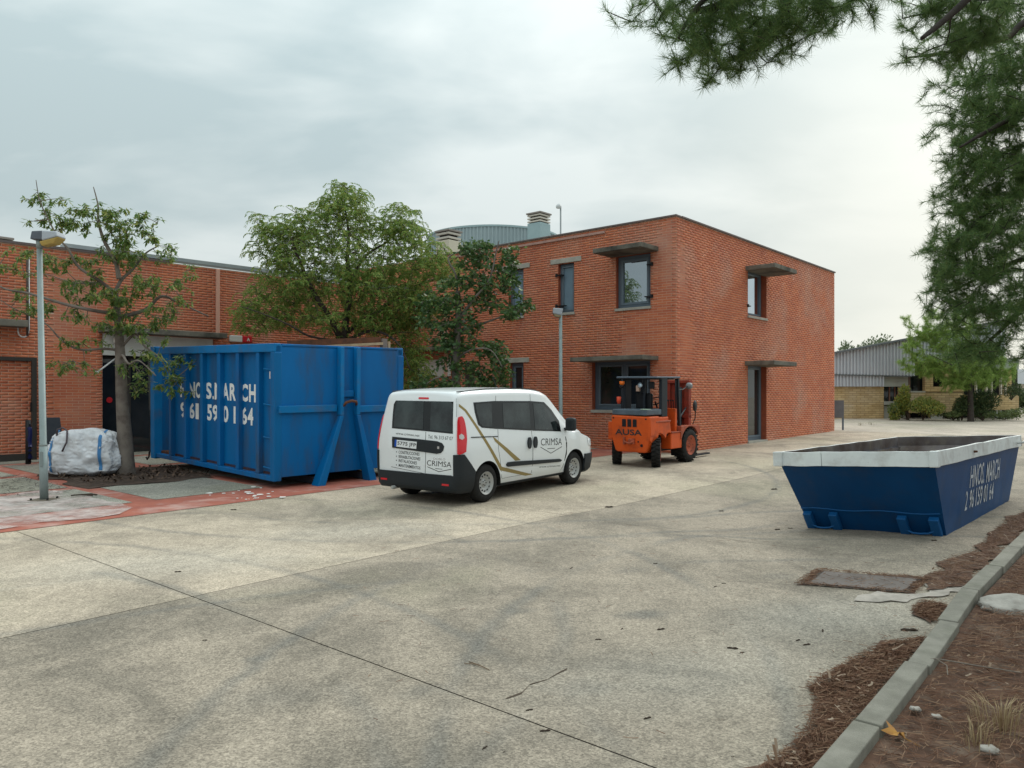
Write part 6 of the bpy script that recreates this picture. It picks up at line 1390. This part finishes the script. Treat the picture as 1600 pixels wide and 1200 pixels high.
bl = [(50+10, 320, 14, 8, 5), (75, 318, 20, 14, 9), (90, 345, 22, 14, 11), (115, 322, 14, 12, 8), (120, 340, 20, 12, 9), (138, 335, 14, 14, 8), (62, 350, 12, 8, 4), (105, 352, 10, 8, 4), (125, 358, 12, 8, 4), (160, 336, 20, 10, 9), (176, 323, 12, 8, 6), (178, 350, 20, 22, 22), (195, 370, 22, 20, 24), (212, 336, 12, 8, 4), (228, 334, 10, 8, 4), (222, 355, 16, 10, 8), (238, 368, 12, 8, 5), (252, 378, 16, 8, 8), (268, 392, 8, 8, 3), (262, 400, 14, 6, 4), (240, 400, 14, 8, 4), (170, 385, 20, 16, 14), (200, 395, 20, 14, 14), (190, 410, 22, 12, 14),
 (22, 395, 14, 10, 7), (28, 420, 24, 8, 10), (55, 400, 14, 10, 5), (78, 405, 14, 8, 5), (100, 408, 22, 12, 14), (82, 424, 14, 12, 8), (130, 410, 20, 12, 10), (150, 425, 16, 8, 8), (32, 458, 12, 10, 6), (48, 482, 14, 8, 6), (70, 478, 18, 8, 7), (35, 488, 14, 6, 4), (120, 455, 22, 18, 16), (145, 450, 20, 18, 14), (105, 440, 14, 10, 6), (170, 465, 18, 14, 12), (195, 462, 22, 18, 18), (220, 448, 24, 20, 24), (250, 440, 12, 10, 5), (272, 440, 14, 8, 4), (285, 425, 12, 8, 4), (298, 418, 6, 5, 2), (284, 452, 8, 6, 3), (280, 470, 14, 8, 6), (258, 478, 18, 12, 9), (240, 490, 14, 10, 6), (115, 488, 20, 14, 11), (190, 492, 22, 12, 16), (210, 510, 26, 12, 18), (235, 508, 18, 12, 10), (266, 498, 10, 8, 4), (185, 515, 18, 10, 9), (152, 505, 14, 10, 6),
 (115, 540, 20, 14, 9), (100, 568, 14, 8, 6), (125, 570, 18, 8, 7), (145, 580, 10, 6, 3), (80, 578, 5, 4, 2), (150, 535, 14, 8, 5), (222, 560, 14, 14, 7), (230, 582, 14, 14, 8), (215, 605, 14, 8, 6), (205, 575, 12, 14, 6), (250, 555, 16, 10, 6), (270, 565, 16, 12, 7), (262, 585, 16, 14, 8), (282, 588, 14, 12, 6), (285, 610, 12, 8, 5), (255, 608, 14, 10, 6), (300, 562, 8, 8, 3), (240, 530, 18, 10, 6)]
T = np.array(blobs(bl, Y1_, 1.5)); en = grow(t1, limbs, T, M_BARKG, .020, .005, upness=.3)
P, D, Lh = [], [], []
for t_, v in zip(T, en):
    k = int(rng.integers(11, 16)); a = rng.uniform(0, 6.28, k); el = rng.uniform(-1.25, .2, k); d = np.stack([np.cos(a)*np.cos(el), np.sin(a)*np.cos(el), np.sin(el)], 1); P.append(np.repeat(t_[None], k, 0)+rng.normal(0, .03, (k, 3))); D.append(d); Lh.append(rng.uniform(.09, .15, k))
P = np.concatenate(P); D = np.concatenate(D); Lh = np.concatenate(Lh); S = np.cross(D, np.array([0, 0, 1.])); S = unit(S)
V, Fq = leaf_quads(P, D, S, Lh, Lh*.36, -.2); mesh_np('crown', V, Fq, leafmat('rosette leaf', (.10, .18, .05), (.16, .26, .07), (.32, .33, .09), .4), t1, world=True)
# -- middle tree: dense feathery drooping foliage
Y2_ = 20.6
t2 = thing('feathery_tree', (pt(527, 700, Y2_).x, Y2_, G(-4.6, Y2_)), 'big feathery green tree with drooping sprays rising behind the blue container', 'tree')
def w2p(x, y, dy=0.0): return ((x-800)/F*Y2_, Y2_+dy, EYE+(HOR-y)/F*Y2_)
def L2(*p): return [w2p(a, b, c) for a, b, c in p]
limbs = [([w2p(532, 712), w2p(530, 640), w2p(531, 570), w2p(534, 525)], .22, .15), (L2((532, 530, 0), (520, 500, -.2), (502, 470, -.4), (490, 445, -.5), (478, 415, -.6), (465, 380, -.6)), .09, .03), (L2((538, 525, 0), (542, 490, 0), (546, 455, .1), (543, 410, 0), (545, 370, 0), (540, 330, 0)), .10, .02),
 (L2((540, 520, 0), (575, 490, .5), (612, 460, .8), (650, 435, 1.0), (690, 424, 1.1), (710, 428, 1.2)), .07, .02), (L2((540, 535, 0), (500, 530, -1), (475, 515, -1.4), (440, 500, -1.6), (410, 490, -1.7)), .035, .008), (L2((545, 450, 0), (565, 400, .3), (600, 370, .6), (622, 345, .8)), .05, .012), (L2((545, 530, 0), (590, 520, -.6), (630, 540, -1.0), (650, 580, -1.2)), .05, .012)]
bl = [(540, 312, 34, 24, 120), (545, 345, 46, 26, 150), (462, 352, 38, 26, 110), (430, 385, 32, 34, 110), (480, 395, 55, 40, 190), (560, 400, 62, 45, 240), (625, 350, 34, 32, 140), (650, 400, 50, 45, 210), (690, 420, 26, 30, 70), (600, 450, 60, 40, 220), (520, 455, 60, 40, 190), (450, 440, 48, 34, 140), (420, 470, 45, 28, 90), (385, 495, 18, 24, 34), (420, 505, 34, 18, 40), (470, 495, 50, 22, 80), (540, 505, 55, 22, 90), (600, 500, 40, 26, 110), (635, 530, 26, 45, 120), (650, 575, 22, 30, 80), (670, 470, 28, 28, 60), (640, 480, 40, 34, 120), (640, 610, 30, 18, 50), (505, 325, 22, 14, 34), (415, 355, 22, 22, 40)]
T = np.array(blobs(bl, Y2_, 2.1)); T[:, 1] = np.clip(T[:, 1], 18.4, 99); en = grow(t2, limbs, T, mat('brown bark', (.085, .062, .05), (.05, .04, .033), 5, .9, .5, 30), .024, .004, upness=.15)
P, D, Lh = [], [], []
for t_, v in zip(T, en):
    for r_ in range(2):
        a = rng.uniform(0, 6.28); h = np.array([math.cos(a), math.sin(a), 0]); nl = 15; u = np.linspace(.08, 1, nl); Ls = rng.uniform(.24, .42)
        R = t_+h*Ls*.95*np.sin(u*1.35)[:, None]+np.array([0, 0, 1.])*(Ls*(.34*u-.66*u**2.0))[:, None]; tg = unit(np.gradient(R, axis=0)); sd_ = unit(np.cross(tg, np.array([0, 0, 1.])+h*.2))
        for sg in (1, -1): P.append(R+rng.normal(0, .004, R.shape)); D.append(unit(sd_*sg*.85+tg*.7+np.array([0, 0, -.35])+rng.normal(0, .15, R.shape))); Lh.append(rng.uniform(.045, .078, nl))
P = np.concatenate(P); D = np.concatenate(D); Lh = np.concatenate(Lh); V, Fq = leaf_quads(P, D, side(D), Lh, Lh*.34); print('t2 leaves', len(P)); mesh_np('crown', V, Fq, leafmat('feather leaf', (.13, .235, .05), (.20, .315, .07), (.38, .37, .10), .42), t2, world=True)
# -- right of it: dark broad leaved tree
Y3_ = 18.8
t3 = thing('broadleaf_tree', (pt(716, 700, Y3_).x, Y3_, G(-1.3, Y3_)), 'dark broad leaved tree with upright trunk behind the roof of the white van', 'tree')
def w3p(x, y, dy=0.0): return ((x-800)/F*Y3_, Y3_+dy, EYE+(HOR-y)/F*Y3_)
def L3(*p): return [w3p(a, b, c) for a, b, c in p]
limbs = [([w3p(716, 715), w3p(714, 640), w3p(712, 570), w3p(716, 500), w3p(715, 455)], .13, .06), (L3((716, 500, 0), (740, 470, -.2), (765, 440, -.3), (775, 400, -.3), (780, 380, -.3)), .04, .01), (L3((716, 520, 0), (750, 505, .3), (790, 490, .4), (820, 480, .5)), .035, .01), (L3((715, 470, 0), (712, 430, .1), (700, 400, .2), (735, 385, .2)), .035, .01), (L3((714, 560, 0), (740, 548, -.5), (768, 550, -.7), (785, 575, -.8)), .03, .008), (L3((714, 540, 0), (690, 510, .4), (672, 490, .6)), .03, .008), (L3((714, 600, 0), (690, 590, -.4), (670, 600, -.5)), .03, .008)]
bl = [(745, 385, 26, 16, 26), (730, 400, 22, 20, 24), (755, 410, 22, 16, 22), (798, 400, 16, 18, 22), (790, 420, 20, 18, 24), (770, 445, 24, 16, 22), (795, 440, 22, 14, 18), (740, 440, 28, 20, 28), (710, 450, 24, 20, 24), (720, 480, 34, 20, 34), (760, 468, 26, 14, 18), (780, 480, 22, 14, 16), (800, 488, 16, 10, 14), (818, 478, 12, 10, 11), (826, 470, 8, 6, 4), (806, 462, 10, 6, 4), (690, 478, 22, 18, 22), (672, 470, 18, 18, 14), (700, 510, 28, 18, 26), (730, 510, 26, 16, 22), (668, 500, 14, 14, 10), (690, 535, 22, 16, 18), (722, 540, 30, 18, 26), (750, 545, 26, 14, 20), (775, 545, 18, 16, 20), (780, 565, 16, 16, 18), (735, 572, 26, 16, 22), (700, 572, 20, 16, 16), (765, 585, 22, 16, 18), (790, 585, 14, 16, 14), (728, 600, 34, 16, 24), (690, 602, 30, 14, 24), (765, 605, 26, 12, 16), (655, 600, 16, 16, 12)]
T = np.array(blobs(bl, Y3_, 1.5)); en = grow(t3, limbs, T, M_BARKG, .02, .005, upness=.2)
P, D, Lh = [], [], []
for t_, v in zip(T, en):
    k = int(rng.integers(8, 13)); a = rng.uniform(0, 6.28, k); el = rng.uniform(-1.0, .5, k); d = np.stack([np.cos(a)*np.cos(el), np.sin(a)*np.cos(el), np.sin(el)], 1); P.append(np.repeat(t_[None], k, 0)+rng.normal(0, .05, (k, 3))); D.append(d); Lh.append(rng.uniform(.09, .15, k))
P = np.concatenate(P); D = np.concatenate(D); Lh = np.concatenate(Lh); V, Fq = leaf_quads(P, D, side(D), Lh, Lh*.55); mesh_np('crown', V, Fq, leafmat('broad dark leaf', (.045, .095, .03), (.07, .14, .045), (.15, .22, .065), .25, .4), t3, world=True)

# -- the big pine on the right, its near boughs hang into the top of the view
pine = thing('pine_tree', (8.6, 9.6, G(8.6, 9.6)), 'large dark pine on the right whose boughs hang over the top of the view', 'tree')
def wp(x, y, Y): return ((x-800)/F*Y, Y, EYE+(HOR-y)/F*Y)
limbs = [([(8.6, 9.6, -.1), (8.5, 9.6, 2.5), (8.3, 9.5, 5.0), (8.4, 9.3, 8.0), (8.5, 9.2, 11.0)], .26, .09),
 ([(8.35, 9.5, 4.6), (6.6, 8.2, 5.3), (4.6, 6.8, 5.6), (3.0, 5.9, 5.2), wp(1180, -10, 5.5), wp(1080, 20, 5.3)], .09, .02),
 ([(8.4, 9.4, 5.6), (6.4, 7.6, 6.0), (4.6, 6.2, 5.7), wp(1500, 10, 6.2), wp(1440, 60, 6.1)], .07, .015),
 ([wp(1250, -40, 5.7), wp(1230, 10, 5.6), wp(1190, 60, 5.5), wp(1160, 90, 5.5)], .03, .008), ([wp(1140, -30, 5.4), wp(1090, 10, 5.3), wp(1060, 60, 5.2)], .025, .008), ([wp(1180, -40, 5.5), wp(1060, -30, 5.1), wp(985, -8, 5.0)], .025, .006),
 ([(8.4, 9.4, 5.0), wp(1640, 160, 9.0), wp(1570, 190, 8.8), wp(1500, 230, 8.6)], .06, .012), ([(8.4, 9.4, 4.0), wp(1640, 300, 9.3), wp(1560, 320, 9.2), wp(1480, 390, 9.2)], .06, .012),
 ([(8.5, 9.6, 2.6), wp(1640, 455, 9.8), wp(1590, 490, 9.8), wp(1560, 520, 9.8), wp(1530, 545, 9.9)], .055, .012), ([(8.4, 9.4, 5.3), wp(1640, 40, 8.2), wp(1570, 60, 8.0), wp(1490, 80, 7.9), wp(1420, 90, 7.8)], .05, .01), ([(8.4, 9.5, 3.3), wp(1640, 400, 9.6), wp(1560, 420, 9.6), wp(1480, 460, 9.7)], .05, .01)]
blA = [(1090, 20, 60, 35, 60), (1150, 40, 60, 45, 90), (1080, 70, 34, 28, 34), (1060, 98, 18, 12, 8), (1130, 85, 40, 22, 30), (1175, 88, 26, 18, 18), (1205, 45, 40, 40, 46), (1240, 55, 28, 26, 20), (1260, 20, 40, 28, 34), (1300, 15, 40, 20, 22), (1020, 8, 46, 12, 24), (1290, 45, 22, 10, 5), (1345, 8, 30, 14, 10), (1370, 20, 20, 10, 4), (1150, -20, 160, 30, 130), (1330, -30, 90, 30, 50), (970, -6, 30, 6, 6)]
blB = [(1430, 15, 36, 26, 22), (1480, 25, 36, 32, 34), (1420, 88, 14, 9, 5), (1465, 85, 20, 12, 9), (1500, 75, 26, 26, 26), (1540, 40, 40, 34, 50)]
blC = [(1560, 60, 44, 60, 120), (1590, 130, 50, 60, 170), (1530, 130, 30, 30, 40), (1490, 150, 30, 14, 12), (1450, 150, 16, 8, 5), (1460, 195, 16, 8, 5), (1520, 190, 40, 40, 80), (1580, 220, 55, 55, 190), (1500, 240, 26, 26, 34), (1530, 280, 44, 36, 100), (1500, 290, 22, 16, 20), (1590, 310, 50, 50, 160), (1500, 330, 26, 14, 16), (1530, 340, 44, 34, 90), (1470, 385, 18, 10, 8), (1500, 380, 36, 26, 60), (1560, 390, 60, 44, 190), (1470, 440, 20, 14, 12), (1510, 430, 40, 30, 80), (1570, 460, 55, 34, 130), (1490, 480, 26, 24, 26), (1530, 500, 40, 28, 60), (1560, 545, 44, 22, 60), (1520, 555, 26, 14, 24), (1660, 200, 70, 200, 200), (1660, 420, 60, 120, 120), (1700, -40, 160, 90, 120), (1540, -10, 70, 40, 60)]
blA = [(a, b, c, d, max(3, int(n*.68))) for a, b, c, d, n in blA]; TA = blobs(blA, 5.5, .9); TB = blobs(blB, 6.6, .6); blC = [(a, b, c, d, max(3, int(n*.72))) for a, b, c, d, n in blC]; TC = blobs(blC, 9.3, 1.6)
TD = [tuple(np.array([8.8, 9.6, 5.9])+unit(rng.normal(0, 1, 3))*rng.uniform(.5, 1, 3)*np.array([3.0, 3.0, 2.8])) for _ in range(760)]
T = np.array(TA+TB+TC+TD); en = grow(pine, limbs, T, M_BARKP, .016, .0035, upness=.0, step=.15)
def needles(T, en, k, L0, L1, W, spread=.5, tuftl=.16):
    n = len(T); e = unit(en+rng.normal(0, .35, en.shape)+np.array([0, 0, .08])); u = rng.uniform(-1, .35, (n, k, 1)); base = T[:, None, :]+e[:, None, :]*u*tuftl
    d = unit(e[:, None, :]*rng.uniform(.15, 1.0, (n, k, 1))+rng.normal(0, spread, (n, k, 3))); L = rng.uniform(L0, L1, (n*k)); base = base.reshape(-1, 3); d = d.reshape(-1, 3); s = side(d); V = np.zeros((n*k, 3, 3)); V[:, 0] = base-s*W/2; V[:, 1] = base+s*W/2; V[:, 2] = base+d*L[:, None]
    return V.reshape(-1, 3), np.arange(n*k*3).reshape(-1, 3)
nA = len(TA)+len(TB); V1_, F1_ = needles(T[:nA], en[:nA], 120, .07, .125, .0032); V2_, F2_ = needles(T[nA:], en[nA:], 110, .08, .135, .0052, .55, .24)
M_PIN = leafmat('pine needle', (.075, .15, .05), (.12, .205, .065), (.20, .27, .085), .38, .5)
mesh_np('crown', np.concatenate([V1_, V2_]), np.concatenate([F1_, F2_+len(V1_)]), M_PIN, pine, world=True); print('needles', len(F1_)+len(F2_))
# -- smaller pine in front of the yellow hall
Y5 = 37.0
p5 = thing('young_pine', (pt(1517, 650, Y5).x, Y5, G(19, Y5)), 'smaller lighter green pine standing in front of the yellow brick hall', 'tree')
def w5(x, y, dy=0.0): return ((x-800)/F*Y5, Y5+dy, EYE+(HOR-y)/F*Y5)
limbs = [([w5(1517, 668), w5(1516, 620), w5(1514, 570), w5(1510, 520)], .15, .06), ([w5(1514, 580), w5(1470, 570, -.8), w5(1430, 555, -1.2)], .05, .012), ([w5(1514, 560), w5(1470, 530, .4), w5(1430, 510, .6)], .05, .012), ([w5(1516, 590), w5(1550, 575, .4), w5(1585, 560, .6)], .05, .012)]
bl = [(1440, 520, 22, 14, 46), (1425, 545, 18, 14, 34), (1460, 500, 20, 22, 46), (1475, 530, 36, 26, 130), (1440, 570, 30, 18, 80), (1480, 575, 40, 24, 150), (1515, 560, 40, 26, 160), (1520, 590, 40, 18, 100), (1555, 590, 30, 18, 80), (1565, 572, 20, 18, 46), (1490, 600, 26, 12, 46), (1415, 500, 8, 10, 8), (1412, 575, 8, 14, 8), (1500, 510, 30, 26, 90)]
T = np.array(blobs(bl, Y5, 1.6)); en = grow(p5, limbs, T, M_BARKP, .02, .006, step=.3)
V, Fq = needles(T, en, 110, .12, .22, .010, .6, .35); mesh_np('crown', V, Fq, leafmat('light pine needle', (.17, .29, .065), (.26, .39, .09), (.36, .46, .13), .42, .5), p5, world=True)
# -- shrubs by the hall and distant greenery
def shrub(nm, loc, r, h, n, L, m, label, wd=.45, cat='shrub', squash=(1, 1), trunk=False):
    e = thing(nm, loc, label, cat); c = []
    for i in range(max(5, n//500)): u = rng.normal(0, .42, 3); c.append(np.array([u[0]*r*squash[0], u[1]*r*squash[1], h*(.5+.33*u[2])]))
    k = n; ci = np.array(c)[rng.integers(0, len(c), k)]; off = unit(rng.normal(0, 1, (k, 3)))*rng.uniform(.3, 1, (k, 1))**.6*np.array([r*.42*squash[0], r*.42*squash[1], h*.30]); P = ci+off; P[:, 2] = np.clip(P[:, 2], .03 if not trunk else h*.3, None); D = unit(off/np.array([r, r, h])+rng.normal(0, .5, (k, 3))+np.array([0, 0, .3])); Ls = rng.uniform(.6, 1.2, k)*L
    V, Fq = leaf_quads(P, D, side(D), Ls, Ls*wd); mesh_np('crown', V, Fq, m, e)
    mb = MB()
    for q in c[:9]: mb.tube([(0, 0, 0), tuple(q*.5+rng.normal(0, .05, 3)), tuple(q)], [.03*h/2+.01, .02, .008], 5)
    mb.build('trunk' if trunk else 'stem', M_BARKD, e); return e
LY = leafmat('yellow green leaf', (.13, .19, .045), (.24, .29, .07), (.42, .36, .08), .35); LD2 = leafmat('dark shrub leaf', (.035, .06, .02), (.05, .085, .03), (.10, .13, .05), .2); LM = leafmat('mid green leaf', (.08, .12, .04), (.12, .165, .055), (.20, .23, .09), .3)
def onr(px, Y): x = (px-800)/F*Y; return (x, Y, G(x, Y))
shrub('shrub', onr(1420, 38.2), .85, 1.6, 3200, .13, LY, 'tall yellow green shrub against the corner of the yellow hall', squash=(.75, .7)); shrub('shrub', onr(1442, 38.0), 1.3, 1.05, 3000, .12, LY, 'low yellowing shrub spreading in front of the brick band'); shrub('shrub', onr(1405, 38.4), .6, .8, 900, .11, LM, 'small green shrub at the foot of the grey pilaster')
shrub('shrub', onr(1536, 37.6), 1.0, 1.7, 3600, .13, LD2, 'dark dense shrub beside the trunk of the smaller pine'); shrub('shrub', onr(1503, 37.6), .7, 1.35, 1500, .12, LD2, 'dark shrub just left of the smaller pine trunk', squash=(.7, .7)); shrub('shrub', onr(1490, 37.8), .8, .5, 700, .11, LM, 'low green shrub in front of the gap under the brick band')
shrub('shrub', onr(1570, 38.3), 1.6, .5, 1500, .12, LM, 'low ground shrub below the second brick band')
shrub('shrub', onr(1580, 36.8), .5, .9, 900, .1, LD2, 'dark hanging shrub over the end of the second brick band').location.z += 1.0
shrub('hedge', onr(1632, 48.0), 3.2, 1.5, 6500, .2, LD2, 'dark green hedge at the right edge past the hall', cat='hedge', squash=(1.0, .5))
for k, (px, Y, r, h, py_) in enumerate(((1352, 74, 2.3, 2.3, 536), (1380, 76, 2.2, 2.0, 538), (1333, 72, 1.7, 1.4, 543))):
    top = EYE+(HOR-py_+4)/F*Y; g0 = .66; shrub('far_tree', onr(px, Y), r*1.15, top-g0, 9000, .34, leafmat('far leaf', (.10, .135, .075), (.14, .18, .10), (.21, .24, .15), .3), ('round treetop above the grey gable, the tallest', 'treetop above the grey gable, right hand lower one', 'small treetop above the gable nearest the red building')[k], cat='tree', trunk=True)
